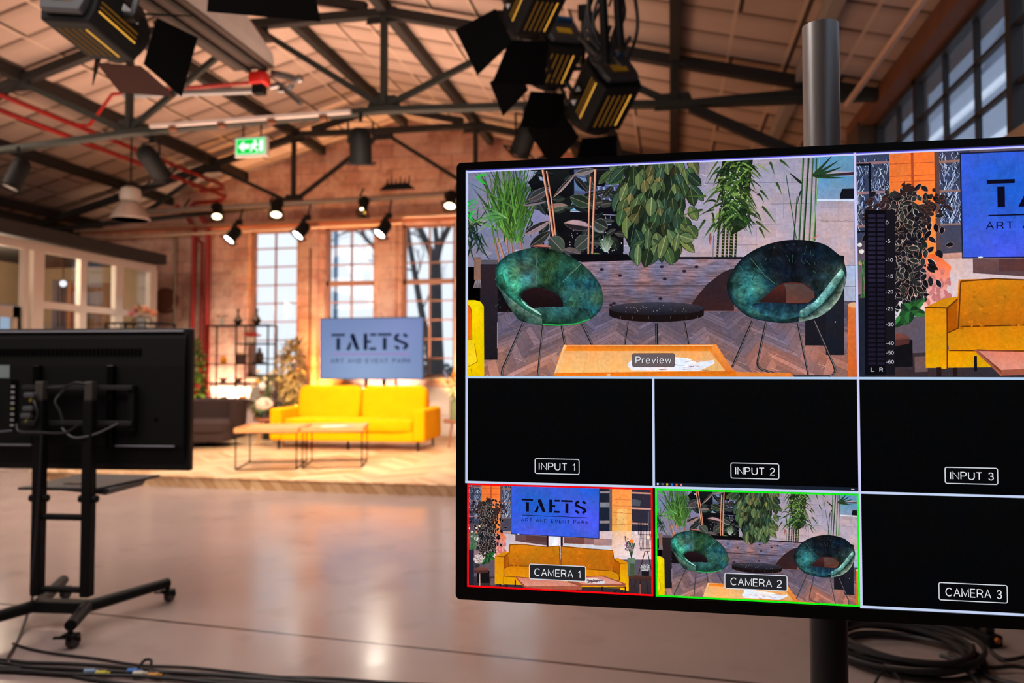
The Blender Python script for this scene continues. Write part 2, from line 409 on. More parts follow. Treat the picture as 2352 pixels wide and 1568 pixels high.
# ================================================================== picture A: green chairs and planter
def picture_a():
    P = Pic(conv_for(TA), .10)
    # wall
    def wall(x, y):
        t = max(0, min(1, (x - 1230) / 500)); c = mix((128, 126, 152), (196, 172, 182), t)
        u = max(0, min(1, (y - 360) / 230)); return mix(mix(c, (120, 132, 165), .45), c, u)
    P.grid(1060, 340, 1990, 612, wall, 18, 8)
    ln = (96, 92, 120)
    for pts in ([(1563, 372), (1564, 424)], [(1620, 372), (1620, 434)], [(1802, 362), (1801, 500)], [(1738, 522), (1737, 584)], [(1563, 424), (1622, 423)], [(1620, 419), (1838, 417)], [(1770, 467), (1860, 466)], [(1570, 521), (1768, 520)], [(1690, 515), (1800, 513)], [(1690, 562), (1740, 561)], [(1928, 466), (1928, 500)]): P.line(pts, .9, ln)
    P.rect(1562, 374, 1620, 470, (140, 130, 158), (170, 156, 178))
    for k in range(16):
        x = 1583 + rp.uniform(0, 34); y = 384 + rp.uniform(0, 38); P.line([(x, y), (x + rp.uniform(3, 9), y + rp.uniform(-3, 3))], 1.2, (200, 196, 214))
    P.rect(1872, 352, 1975, 392, (86, 146, 188), (104, 150, 188)); P.rect(1880, 402, 1975, 455, (92, 150, 190), (128, 152, 184))
    P.poly([(1880, 400), (1975, 392), (1975, 400), (1880, 404)], (58, 40, 54))
    P.rect(1874, 456, 1975, 460.5, (205, 222, 248)); P.poly([(1936, 432), (1975, 431), (1975, 455), (1931, 455), (1931, 445)], (22, 22, 32))
    P.rect(1934, 608, 1975, 760, (178, 188, 214), (150, 165, 205)); P.line([(1930, 609), (1970, 609)], 1, ln); P.line([(1930, 657), (1970, 657)], 1, ln)
    for k in range(30):
        x = 1886 + k * 2.6; P.line([(x, 507 + rp.uniform(-2, 2)), (x + 2.4, 507 + rp.uniform(-2, 2))], .8, (70, 66, 96))
    for k in range(60):
        P.ell(rp.uniform(1560, 1960), rp.uniform(430, 590), .7, .7, (110, 104, 130), n=6)
    # left wall triangles and the lit facade behind the plants
    for k in range(22):
        x = rp.uniform(1066, 1250); y = rp.uniform(390, 590); P.poly([(x, y), (x + rp.uniform(8, 26), y + rp.uniform(-14, 10)), (x + rp.uniform(-4, 14), y + rp.uniform(6, 26))], jit((158, 148, 172), .16))
    P.rect(1218, 340, 1432, 600, (16, 16, 22))
    P.poly(c1([(790, 650), (940, 640), (1090, 760), (1090, 1100), (860, 1110), (900, 820), (790, 830)]), (150, 146, 186), (128, 124, 168))
    P.poly(c1([(790, 250), (990, 250), (1010, 360), (950, 360), (940, 400), (850, 380), (780, 420)]), (150, 158, 190))
    P.rect(1318, 388, 1428, 478, (78, 86, 122)); P.poly(c1([(1360, 310), (1540, 340), (1540, 480), (1370, 475)]), (112, 150, 190), (90, 120, 160))
    P.poly(c1([(1350, 585), (1505, 700), (1300, 695)]), (96, 150, 200), (130, 190, 230)); P.line(c1([(1305, 705), (1510, 712)]), 2.4, (176, 186, 216))
    for k in range(9):
        x = 1610 + k * 30; P.line(c1([(x, 430), (x + 4, 665)]), 2.6, (150, 160, 206) if k % 2 else (70, 84, 130))
    for y in (430, 520, 600): P.line(c1([(1610, y), (1880, y - 30)]), 1.6, (140, 150, 196))
    P.poly(c1([(1600, 670), (1760, 630), (1880, 680), (1880, 750), (1600, 735)]), (14, 12, 22)); P.line(c1([(1605, 742), (1880, 750)]), 1.2, (170, 170, 196))
    for k in range(70): 
        x = rp.uniform(1300, 1960); y = rp.uniform(900, 1200); P.ell(*c1([(x, y)])[0], rp.uniform(.6, 1.9), rp.uniform(.6, 1.6), jit((190, 190, 200), .3), n=7)
    for k in range(24):
        x = 1740 + rp.uniform(-40, 40); P.line(c1([(x, 770 + rp.uniform(-10, 100)), (x + rp.uniform(-16, 16), 860)]), 1.1, (150, 150, 176))
    # floor: chevron planks in perspective
    P.rect(1060, 690, 1990, 880, (92, 80, 94), (150, 104, 92))
    def fp(a_, b_): return (1519 + a_ * 420 / b_, 470 + 395 / b_)
    cw, ph = .17, .05
    for ci in range(-13, 14):
        x0 = ci * cw; x1 = x0 + cw; sl = .15 if ci % 2 else -.15
        for k in range(-8, 40):
            y0 = .92 + k * ph + (0 if sl > 0 else .15); q = [(x0, y0), (x1, y0 + sl), (x1, y0 + sl + ph), (x0, y0 + ph)]
            if min(p[1] for p in q) < .9 or max(p[1] for p in q) > 1.9: continue
            pts = [fp(*p) for p in q]; cy = sum(p[1] for p in pts) / 4
            t = max(0, min(1, (cy - 705) / 165)); c = mix((96, 88, 108), (190, 128, 106), t ** 1.5)
            if 1660 < pts[0][0] < 1960 and cy > 805: c = mix(c, (214, 126, 100), .45)
            k_ = rp.uniform(.86, 1.12); P.poly(pts, bright(c, k_), bright(mix(c, (110, 104, 140), .25), k_ * rp.uniform(.9, 1.1)))
            P.line([pts[0], pts[1]], .7, bright(c, .72))
    for k in range(260):
        x = rp.uniform(1110, 1950); y = rp.uniform(722, 866); a = rp.choice((-.55, .38)); l = rp.uniform(8, 26); P.line([(x, y), (x + l, y + l * a)], .8, jit(mix((96, 84, 96), (200, 140, 116), (y - 715) / 150), .35))
    # planter
    P.rect(1330, 592, 1880, 716, (112, 98, 116), (86, 70, 80))
    def wood(x, y):
        t = (y - 594) / 120; g = nz2(x * .018, y * .35, 1, 3.0) * .45 + nz2(x * .06, y * .9, 1, 7.0) * .35
        c = mix((142, 122, 140), (98, 82, 96), t); h = nz2(x, y, .03, 2)
        c = (c[0] * (1 + .2 * h), c[1], c[2] * (1 - .15 * h)); return bright(c, 1 + .75 * g)
    P.grid(1330, 594, 1720, 655, wood, 78, 30); P.grid(1330, 657, 1720, 716, wood, 78, 28)
    for k in range(90):
        x = rp.uniform(1334, 1700); y = rp.uniform(596, 712); P.line([(x, y), (x + rp.uniform(8, 50), y + rp.uniform(-.8, .8))], .6, jit((84, 70, 84), .3))
    for x, y in ((1382, 618), (1424, 632), (1410, 696), (1520, 612), (1527, 640), (1572, 622), (1600, 612), (1517, 685), (1403, 700)):
        P.ell(x, y, 5, 3.4, (58, 44, 58)); P.ell(x, y, 2.4, 1.6, (30, 22, 34))
    P.rect(1330, 654.6, 1720, 657.2, (42, 34, 46)); P.rect(1330, 589, 1720, 594, (26, 20, 28))
    P.poly(c4([(850, 345), (740, 390), (580, 510), (470, 640), (395, 745), (520, 800), (860, 800)]), (44, 34, 40), (58, 34, 36))
    # posts and shadow
    P.rect(1102, 606, 1142, 826, (46, 34, 40), (30, 26, 34)); P.rect(1142, 610, 1180, 716, (22, 14, 18)); P.rect(1104, 596, 1144, 606, (92, 84, 92))
    P.rect(1850, 640, 1940, 793, (28, 26, 34)); P.rect(1898, 650, 1940, 815, (34, 36, 48), (26, 28, 38)); P.line([(1142, 740), (1142, 800)], 1.6, (190, 160, 150))
    # plants at the left
    for k in range(36):
        x = rp.uniform(1068, 1104); y = rp.uniform(500, 560); P.blade(x, y, x + rp.uniform(-40, 30), y + rp.uniform(-60, 60), 5, jit((34, 52, 44), .4), sag=6)
    P.rect(1088, 590, 1103, 642, (110, 82, 76), (140, 110, 100)); P.poly(c1([(240, 1230), (310, 1250), (300, 1480), (240, 1480)]), (138, 104, 92))
    for k in range(8): P.line(c1([(250 + k * 8, 1480), (230 + k * 12, 1570)]), .9, (170, 160, 170))
    for x0, x1 in ((1134, 1147), (1142, 1160), (1162, 1167), (1172, 1176), (1194, 1200)):
        P.line([(x0, 545), (x1, 606 if x0 < 1150 else 580)], 4.5, jit((190, 130, 104), .15)); P.line([(x0 + 2, 545), (x1 + 2, 600)], 1.1, (90, 56, 50))
    for k in range(150):
        bx = rp.gauss(1172, 18); by = rp.uniform(470, 560); a = rp.gauss(-PI / 2, .42); l = rp.uniform(60, 190)
        P.blade(bx, by, bx + l * math.cos(a) * .9, by + l * math.sin(a), rp.uniform(2.4, 5.4), jit((34, 66, 28), .5), jit((78, 122, 52), .5), sag=rp.uniform(-3, 5))
    for k in range(22):
        a = rp.uniform(PI * .72, PI * 1.25); P.blade(1163, 500, 1163 + 105 * math.cos(a) * rp.uniform(.5, 1), 496 - 60 * math.sin(a) * rp.uniform(.2, 1) + 20, 3.6, jit((70, 120, 60), .3), jit((140, 190, 120), .2), sag=-8)
    for k in range(16):
        y = rp.uniform(462, 500); P.blade(1078 + rp.uniform(-8, 8), y, 1078 + rp.uniform(-16, 26), y + rp.uniform(-22, 22), 4, jit((60, 200, 90), .2), (30, 150, 60), sag=rp.uniform(-8, 8))
    P.poly(c1([(250, 310), (310, 300), (300, 340), (390, 410), (320, 390), (270, 350)]), (50, 180, 60)); P.poly(c1([(280, 290), (390, 280), (350, 310), (290, 315)]), (60, 190, 70))
    # rubber plant
    dk = (22, 26, 28)
    for pts in (c1([(1000, 240), (1300, 240), (1360, 420), (1300, 620), (1130, 560), (1100, 420)]), c1([(1120, 560), (1330, 540), (1310, 900), (1170, 960)]), c1([(940, 640), (1060, 600), (1090, 770)]), c1([(840, 380), (940, 280), (1000, 390), (1090, 440), (900, 470)]), c1([(1540, 240), (1800, 240), (1700, 430), (1600, 420)])): P.poly(pts, dk, (12, 12, 18))
    for k in range(44):
        x0, y0 = c1([(rp.uniform(930, 1860), rp.uniform(260, 1140))])[0]; a = rp.uniform(-.4, PI + .4); l = rp.uniform(26, 48); g = rp.choice(((34, 44, 40), (46, 54, 50), (26, 32, 34), (58, 60, 60)))
        P.leaf(x0, y0, x0 + l * math.cos(a), y0 + l * math.sin(a) * .8, rp.uniform(11, 19), g, bright(g, .7), mid=bright(g, 1.9), edge=bright(g, .45))
    L = [((850, 580), (1100, 440), 20, (74, 66, 66), (50, 54, 54)), ((790, 640), (1050, 595), 8, (120, 110, 120), (40, 40, 46)), ((1060, 680), (1290, 640), 17, (66, 82, 76), (140, 112, 108)), ((800, 970), (1085, 815), 17, (150, 124, 128), (40, 40, 44)), ((865, 1105), (1095, 935), 19, (38, 44, 42), (28, 34, 34)),
         ((1090, 1000), (1240, 1165), 34, (52, 64, 56), (66, 80, 70)), ((1535, 990), (1375, 1130), 30, (48, 56, 52), (60, 66, 62)), ((1250, 840), (1570, 890), 22, (34, 32, 40), (186, 150, 160)), ((1570, 850), (1700, 950), 14, (120, 128, 130), (60, 70, 66)), ((1320, 545), (1560, 640), 26, (42, 60, 44), (30, 42, 36)), ((1590, 820), (1740, 900), 26, (54, 62, 56), (38, 44, 42)),
         ((1370, 290), (1600, 235), 14, (120, 116, 120), (74, 76, 80)), ((1130, 550), (1390, 270), 8, (150, 128, 128), (40, 40, 44)), ((1360, 310), (1520, 490), 14, (20, 22, 26), (34, 36, 38)), ((1640, 400), (1790, 240), 14, (48, 68, 40), (60, 84, 46)), ((1720, 380), (1930, 345), 17, (60, 90, 50), (46, 70, 42)), ((1560, 520), (1740, 470), 10, (30, 34, 36), (42, 44, 44)), ((1570, 1185), (1745, 1262), 13, (66, 94, 40), (120, 140, 60)), ((1240, 1140), (1440, 1190), 17, (60, 58, 62), (100, 84, 84)), ((1100, 1110), (900, 1100), 8, (190, 110, 90), (60, 40, 44)), ((1800, 420), (1680, 560), 13, (24, 32, 28), (34, 44, 36))]
    for a, b, w, ca, cb in L:
        (x0, y0), (x1, y1) = c1([a, b]); P.leaf(x0, y0, x1, y1, w, ca, cb, mid=mix(ca, (210, 170, 160), .5), edge=mix(ca, (170, 150, 150), .35))
    for pts, w in ((c1([(1010, 240), (1080, 640), (1130, 985)]), 5.4), (c1([(1055, 250), (1120, 640), (1155, 980)]), 3.6), (c1([(1605, 235), (1585, 700), (1570, 1185)]), 5), (c1([(1550, 320), (1530, 740), (1525, 1190)]), 4.2)):
        P.line(pts, w, (206, 132, 104)); P.line([(x - w * .3, y) for x, y in pts], w * .3, (236, 180, 150)); P.line([(x + w * .42, y) for x, y in pts], w * .26, (92, 48, 44))
    for k in range(46):
        x, y = c1([(1725 + rp.uniform(-90, 90), 1160)])[0]; P.blade(1392, 578, x, y - rp.uniform(15, 45), 3, jit((60, 96, 66), .4), jit((190, 200, 190), .2), sag=2)
    P.poly(c1([(1300, 1190), (1960, 1190), (2060, 1260), (1440, 1280)]), (14, 12, 16))
    # big hanging leaves
    P.poly(c1([(1900, 205), (2352, 190), (2352, 1260), (2270, 1240), (2040, 1230), (1880, 880), (1900, 560), (1960, 400)]), (24, 32, 26))
    P.poly(c2([(0, 190), (260, 190), (300, 560), (330, 980), (300, 1140), (100, 1200), (0, 1190)]), (26, 34, 28))
    leaves = []
    for row in range(12):
        for i in range(8):
            x = 1428 + i * 21.5 + (row % 2) * 10 + rp.uniform(-6, 6) + row * .6; y = 362 + row * 18.5 + rp.uniform(-6, 6)
            if x > 1588 - max(0, row - 7) * 5 or x < 1424 + max(0, row - 6) * 7: continue
            leaves.append((y, x))
    for y, x in sorted(leaves, key=lambda q: q[0]):
        l = rp.uniform(36, 52); a = PI / 2 + rp.gauss(0, .28) + (x - 1508) / 90 * -.4; g = rp.choice(((84, 104, 66), (104, 118, 66), (58, 84, 66), (70, 98, 58), (112, 108, 66), (48, 70, 54)))
        dkn = rp.choice((.45, .6, .85, 1.0, 1.0, 1.1)); g = bright(g, dkn)
        P.leaf(x, y, x + l * math.cos(a), y + l * math.sin(a), rp.uniform(19, 26), jit(g, .15), jit(mix(g, (30, 54, 46), .35), .15), mid=mix(g, (176, 176, 130), .45), edge=bright((34, 46, 34), .8))
    for x0, y0, x1, y1, w in ((1466, 560, 1464, 611, 17), (1530, 540, 1514, 594, 23), (1558, 535, 1550, 578, 15), (1561, 540, 1594, 551, 24), (1440, 420, 1424, 462, 20), (1497, 452, 1494, 497, 26)):
        P.leaf(x0, y0, x1, y1, w, (104, 122, 78), (86, 108, 70), mid=(176, 176, 120), edge=(36, 48, 36))
    # dracaena
    for x, w in ((1648, 5), (1660, 6), (1669, 5), (1679, 8), (1689, 5)):
        P.line([(x + 4, 500), (x, 590)], w, (34, 46, 26))
        for k in range(10): P.line([(x - w / 2, 520 + k * 7), (x + w / 2, 522 + k * 7)], 1.2, (170, 150, 110))
    P.line([(1639, 540), (1638, 592)], 1.6, (70, 90, 110)); P.ell(1632, 548, 3, 14, (150, 80, 70)); P.ell(1633, 556, 1.6, 8, (220, 130, 120))
    P.poly([(1660, 368), (1730, 364), (1722, 440), (1716, 520), (1680, 540), (1660, 470), (1652, 410)], (22, 32, 22), (30, 44, 24))
    for k in range(230):
        y0 = rp.uniform(368, 505); x0 = 1692 + rp.gauss(0, 20) - (y0 - 372) * .06; a = rp.choice((rp.gauss(PI * .3, .35), rp.gauss(PI * .72, .4), rp.gauss(PI * .5, .5))); l = rp.uniform(28, 66)
        cc = rp.choice(((22, 38, 22), (38, 66, 30), (68, 98, 38), (18, 28, 22), (30, 50, 26), (26, 44, 26), (112, 142, 70)))
        P.blade(x0, y0, x0 + l * math.cos(a), y0 + l * math.sin(a) * .8, rp.uniform(4.5, 8), jit(cc, .2), jit(mix(cc, (150, 170, 100), .28), .2), sag=rp.uniform(-9, -2))
    for k in range(50):
        x = 1690 + rp.gauss(0, 22); y = rp.uniform(380, 500); P.ell(x, y, rp.uniform(.8, 2), rp.uniform(.8, 2), (200, 196, 186), n=6)
    for a, b in (((380, 545), (600, 540)), ((310, 770), (560, 690)), ((480, 985), (590, 800)), ((570, 1015), (690, 850)), ((1455, 525), (1390, 380)), ((1310, 590), (1210, 470)), ((1390, 855), (1230, 650)), ((1330, 965), (1160, 820)), ((1550, 230), (1430, 130)), ((1370, 300), (1320, 150)), ((1265, 1025), (1200, 890))):
        (x0, y0), (x1, y1) = c2([a, b]); P.blade(x1, y1, x0, y0, 7, (40, 62, 34), (90, 120, 60), sag=-2)
    # tall stems at the right
    for x0, x1, w, c in ((1846, 1836, 4.5, (48, 84, 52)), (1858, 1846, 5, (34, 58, 34)), (1868, 1860, 4, (60, 90, 56)), (1876, 1872, 3.5, (40, 70, 46)), (1884, 1868, 3, (110, 160, 90))):
        P.line([(x0, 362), (x1, 552)], w, c); P.line([(x0 - w * .3, 362), (x1 - w * .3, 552)], w * .25, mix(c, (190, 220, 180), .5))
    P.line([(1806, 400), (1830, 548)], 2, (50, 80, 60)); P.line([(1832, 450), (1824, 550)], 3, (44, 74, 44))
    for a in (-.1, -.35, -.62, -.9, .08): P.blade(1868, 402, 1868 + 74 * math.cos(a), 402 + 62 * math.sin(a), 9, (30, 48, 30), (44, 70, 44), sag=2)
    P.blade(1842, 420, 1812, 394, 7, (26, 40, 32)); P.blade(1842, 436, 1832, 470, 5, (30, 50, 44), sag=-6)
    P.blade(1868, 548, 1886, 536, 5, (206, 120, 104))
    # yellow sofa arm
    P.poly(c3([(130, 630), (250, 632), (310, 650), (345, 700), (350, 1510), (130, 1510)]), (250, 214, 10), (236, 196, 0))
    P.poly(c3([(130, 680), (180, 690), (205, 730), (212, 1075), (130, 1075)]), (222, 96, 20), (240, 120, 10))
    P.line(c3([(140, 680), (190, 700), (208, 760), (212, 1075), (140, 1072)]), 1.2, (150, 80, 10)); P.poly(c3([(130, 1090), (230, 1080), (270, 1320), (130, 1400)]), (250, 200, 20), (255, 226, 40)); P.line(c3([(140, 1395), (275, 1325), (240, 1120)]), 1.4, (150, 100, 0)); P.line(c3([(200, 1400), (215, 1500)]), 1, (170, 110, 0))
    # round side table
    P.ell(1508, 722, 109, 17, (26, 17, 18), n=40); P.rect(1399, 708, 1617, 723, (26, 17, 18)); P.ell(1508, 708, 109, 15, (62, 60, 72), (30, 26, 34), n=40)
    for k in range(22): P.ell(1508 + rp.uniform(-86, 86), 708 + rp.uniform(-9, 9), 1.0, .7, (170, 170, 190), n=6)
    for x in (1425, 1452, 1490, 1540, 1576, 1603): P.line([(x, 726), (x + .5, 732)], .7, (110, 92, 86))
    for a, b, w in (((1442, 740), (1434, 794), 4), ((1508, 742), (1509, 794), 7), ((1572, 740), (1582, 792), 4)):
        P.line([a, b], w, (26, 24, 28)); P.line([(a[0] - .6, a[1]), (b[0] - .6, b[1])], 1, (120, 110, 116))
    # chair legs
    def leg(pts, w=5.2):
        P.line(pts, w, (40, 36, 40)); P.line([(x + .8, y) for x, y in pts], 1.1, (140, 128, 132))
    leg(c3([(790, 890), (560, 1400), (548, 1450), (560, 1490), (620, 1510), (940, 1510)])); leg(c3([(1012, 915), (950, 1510)]), 4.6); leg(c3([(1222, 915), (1262, 1140)])); leg(c3([(1455, 900), (1570, 1140)]))
    leg(c4([(1055, 905), (840, 1400)])); leg(c4([(1200, 920), (1108, 1340), (1112, 1390), (1150, 1420), (1290, 1465)])); leg(c4([(1535, 925), (1655, 1510)]), 4.6); leg(c4([(1710, 905), (1920, 1380), (1935, 1440), (1910, 1480), (1850, 1495), (1450, 1490)]))
    # left green chair
    ol = c3([(472, 290), (500, 220), (600, 130), (700, 85), (850, 48), (1000, 42), (1150, 70), (1300, 130), (1450, 220), (1580, 345), (1660, 465), (1692, 590), (1680, 700), (1630, 780), (1540, 850), (1400, 900), (1200, 922), (1000, 915), (850, 890), (740, 850), (640, 720), (560, 580), (490, 450)])
    il = c3([(762, 570), (800, 525), (900, 490), (1000, 492), (1110, 530), (1190, 580), (1235, 640), (1240, 705), (1100, 712), (900, 720), (820, 660), (775, 610)])
    P.poly(ol, (28, 56, 48))
    def fl(th, t): return bright(fl0(th, t), .88)
    def fl0(th, t):
        # th: 0 right, -pi/2 up, pi left, pi/2 down
        base = (34, 84, 70)
        w = math.exp(-((abs(th) - 2.75) / .55) ** 2)
        base = mix(base, (80, 205, 170), w * (.25 + .75 * math.sin(PI * t ** .8)))
        w = math.exp(-((th + 2.0) / .4) ** 2); base = mix(base, (96, 132, 140), w * .7 * (1 - abs(t - .55)))
        w = math.exp(-((th + 1.3) / .35) ** 2); base = mix(base, (44, 74, 44), w * .9)
        w = math.exp(-((th + .2) / .55) ** 2); base = mix(base, (62, 112, 116), w * .8 * (1 - t * .4))
        w = math.exp(-((th - .9) / .5) ** 2); base = mix(base, (24, 60, 50), w * .8)
        if t > .86 and th < 0: base = mix(base, (16, 24, 26), (t - .86) * 5)
        base = mix(base, (14, 32, 32), .55 * max(0, .16 - t) / .16)
        return jit(base, .2)
    ringfill(P, ol, il, (1243, 690), fl)
    P.poly(il, (38, 22, 26), (24, 14, 18))
    lipA = c3([(556, 330), (600, 440), (700, 590), (860, 715), (1003, 800)]); lipB = c3([(478, 360), (500, 450), (590, 560), (700, 655), (860, 772), (1003, 842)])
    strip(P, lipB, c3([(486, 400), (560, 580), (640, 720), (740, 850), (850, 890), (1003, 915)]), lambda u, t: mix((84, 112, 100), (40, 66, 58), t))
    strip(P, lipA, lipB, lambda u, t: mix(mix((44, 120, 96), (24, 56, 50), t), (86, 110, 92), max(0, u - .7) * 2))
    strip(P, c3([(890, 722), (1100, 706), (1400, 712), (1560, 745)]), c3([(985, 800), (1010, 845), (1120, 882), (1300, 888), (1500, 852), (1580, 800)]), lambda u, t: mix((46, 88, 90), (30, 66, 56), t))
    P.poly(c3([(760, 610), (820, 680), (960, 760), (1000, 800), (985, 800), (900, 750), (800, 680)]), (170, 220, 206))
    for k in range(110):
        th = rp.uniform(-PI, PI); r = rp.uniform(.45, .95); x = 1243 + math.cos(th) * 118 * r; y = 664 + math.sin(th) * 84 * r
        if y < 730: 
            if not (1195 < x < 1294 and 658 < y < 706): P.line([(x, y), (x + rp.uniform(-9, 9), y + rp.uniform(2, 11))], rp.uniform(.6, 1.3), jit(rp.choice(((24, 60, 54), (44, 108, 92), (36, 80, 60), (60, 104, 94))), .2))
    P.line(c3([(1010, 905), (1200, 915), (1390, 895), (1540, 845)]), 3, (40, 170, 80))
    P.line(c3([(930, 60), (945, 280), (935, 470)]), .9, (92, 130, 120)); P.line(c3([(1440, 225), (1320, 340), (1230, 430)]), 1.2, (110, 150, 140))
    # right green chair
    orr = c4([(790, 480), (850, 360), (950, 240), (1100, 140), (1300, 70), (1500, 45), (1700, 62), (1850, 110), (1980, 210), (2025, 215), (2025, 270), (2055, 390), (2040, 520), (1985, 650), (1880, 780), (1760, 860), (1600, 905), (1400, 930), (1200, 910), (1030, 870), (900, 780), (820, 680), (785, 580)])
    ir = c4([(1385, 505), (1480, 495), (1580, 505), (1660, 540), (1710, 590), (1720, 660), (1650, 720), (1500, 728), (1250, 712), (1130, 705), (1200, 640), (1300, 545)])
    P.poly(orr, (18, 30, 36))
    def fr(th, t): return bright(fr0(th, t), .84)
    def fr0(th, t):
        base = (26, 40, 50)
        w = math.exp(-((abs(th) - 2.9) / .5) ** 2); base = mix(base, (72, 150, 140), w * (.2 + .8 * math.sin(PI * t)))
        w = math.exp(-((th + .25) / .35) ** 2); base = mix(base, (82, 124, 122), w * .8 * (1 - abs(t - .3)))
        w = math.exp(-((th - .45) / .35) ** 2); base = mix(base, (130, 190, 184), w * (.7 if .35 < t < .9 else .1))
        w = math.exp(-((th + 1.55) / .7) ** 2); base = mix(base, (22, 24, 34), w * .9)
        w = math.exp(-((th - 1.9) / .6) ** 2); base = mix(base, (30, 74, 80), w * .7)
        base = mix(base, (12, 18, 24), .5 * max(0, .12 - t) / .12)
        return jit(base, .2)
    ringfill(P, orr, ir, (1812, 681), fr)
    P.poly(ir, (84, 40, 34), (50, 26, 28)); P.poly(c4([(1390, 510), (1580, 510), (1700, 590), (1715, 655), (1640, 718), (1410, 715), (1415, 600)]), (84, 70, 68), (104, 60, 50))
    rB = c4([(1545, 852), (1610, 862), (1710, 795), (1830, 690), (1965, 520), (2030, 400)])
    strip(P, c4([(1060, 724), (1250, 712), (1500, 728), (1650, 724)]), c4([(1040, 745), (1090, 800), (1200, 852), (1400, 890), (1545, 858)]), lambda u, t: mix((22, 40, 58), (44, 92, 104), t))
    strip(P, rB, c4([(1545, 915), (1620, 905), (1760, 862), (1880, 782), (1985, 650), (2050, 470)]), lambda u, t: mix((26, 44, 44), (128, 150, 136), t))
    strip(P, c4([(1560, 800), (1600, 775), (1700, 715), (1800, 600), (1900, 470), (2000, 350)]), rB, lambda u, t: mix((138, 190, 184), (58, 110, 106), t))
    for k in range(80):
        th = rp.uniform(-PI, PI * .2); r = rp.uniform(.5, .95); x = 1806 + math.cos(th) * 128 * r; y = 640 + math.sin(th) * 88 * r
        P.line([(x, y), (x + rp.uniform(-8, 10), y + rp.uniform(2, 12))], rp.uniform(.6, 1.3), jit(rp.choice(((20, 32, 40), (42, 76, 80), (34, 54, 60), (58, 92, 90))), .2)) if not (1760 < x < 1880 and y > 640) else None
    P.line(c4([(1030, 240), (1180, 420), (1290, 510)]), 1, (90, 130, 96))
    P.ell(1919, 739, 1.5, 1.5, (220, 220, 226), n=8)
    # log at the right edge, tray with papers
    P.rect(1948, 700, 1980, 880, (226, 118, 58), (196, 96, 44)); P.ell(1962, 700, 14, 6, (232, 180, 140))
    P.poly(c3([(1250, 1135), (2352, 1135), (2352, 1460), (1140, 1460), (1190, 1270)]), (232, 138, 60)); P.poly(c4([(0, 1160), (670, 1155), (860, 1450), (0, 1500)]), (232, 138, 60))
    P.poly([(1297, 806), (1630, 806), (1668, 852), (1281, 856)], (248, 176, 110), (255, 196, 120))
    P.poly([(1299, 794), (1638, 793), (1641, 806), (1298, 806)], (226, 112, 30), (240, 140, 40)); P.poly([(1638, 793), (1644, 793), (1690, 858), (1668, 854), (1634, 806)], (240, 150, 70), (226, 116, 44))
    P.poly([(1297, 806), (1302, 794), (1294, 794), (1272, 862), (1281, 858)], (250, 176, 96)); P.poly([(1272, 856), (1690, 852), (1700, 866), (1270, 868)], (232, 110, 20), (240, 130, 30)); P.poly([(1690, 854), (1815, 856), (1826, 867), (1690, 867)], (232, 126, 50)); P.poly([(1394, 858), (1402, 858), (1400, 868), (1392, 868)], (255, 190, 130))
    P.line([(1299, 794), (1638, 793)], 1.4, (255, 210, 160)); P.poly(c3([(1250, 1135), (1275, 1135), (1190, 1430), (1140, 1460)]), (255, 200, 140))
    P.line([(1350, 810), (1340, 855)], .8, (230, 150, 80)); P.line([(1480, 808), (1490, 854)], .8, (236, 160, 90))
    P.poly([(1440, 838), (1448, 828), (1560, 838), (1640, 826), (1642, 834), (1606, 852), (1450, 850)], (236, 232, 240)); P.poly([(1452, 816), (1460, 812), (1580, 822), (1612, 838), (1560, 842), (1450, 832)], (244, 244, 250))
    for k in range(34):
        x = rp.uniform(1446, 1620); y = rp.uniform(824, 850); P.line([(x, y), (x + rp.uniform(6, 22), y + rp.uniform(-3, 2))], 1, jit(rp.choice(((180, 100, 90), (120, 110, 150), (210, 190, 200))), .2))
    return P

# ================================================================== stencil logo in a unit square (s right, t up)
def logo(P, mapf, ink, bar):
    def q(pts): P.poly([mapf(*p) for p in pts], ink)
    def r(x0, y0, x1, y1): q([(x0, y0), (x1, y0), (x1, y1), (x0, y1)])
    y0, y1 = .475, .740; h = y1 - y0
    for x in (.118, .568):
        r(x, y1 - .038, x + .130, y1); r(x + .048, y0, x + .083, y1 - .068)
    q([(.308, y1), (.338, y1), (.393, y0), (.357, y0), (.302, .690)]); q([(.262, y0), (.298, y0), (.314, .575), (.300, .620)])
    r(.432, y0, .466, y1); r(.492, y1 - .038, .552, y1); r(.466, .590, .502, .628); r(.486, y0, .552, y0 + .038)
    def arc(cx, cy, rx, ry, a0, a1, w, n=9):
        o = [(cx + rx * math.cos(a0 + (a1 - a0) * i / n), cy + ry * math.sin(a0 + (a1 - a0) * i / n)) for i in range(n + 1)]
        i_ = [(cx + (rx - w) * math.cos(a0 + (a1 - a0) * i / n), cy + (ry - w * 1.35) * math.sin(a0 + (a1 - a0) * i / n)) for i in range(n + 1)]
        for k in range(n): q([o[k], o[k + 1], i_[k + 1], i_[k]])
    cx, cu, cd = .790, y1 - .072, y0 + .074
    arc(cx, cu, .068, .078, rad(112), rad(200), .032); arc(cx, cu, .068, .078, rad(10), rad(68), .032)
    q([(.723, .652), (.755, .655), (.792, .626), (.842, .590), (.858, .548), (.826, .545), (.812, .565), (.730, .620)])
    arc(cx, cd, .068, .080, rad(-68), rad(12), .032); arc(cx, cd, .068, .080, rad(192), rad(250), .032)
    P.poly([mapf(*p) for p in ((.122, .392), (.868, .392), (.868, .404 if bar is None else .424), (.122, .404 if bar is None else .424))], bar or ink)
    vs, fs, tw, th = text_polys('ART AND EVENT PARK', 1, 1.5, .135)
    for f in fs: P.poly([mapf(.110 + vs[i][0] / tw * .772, .262 + vs[i][1] / th * .078) for i in f], ink)

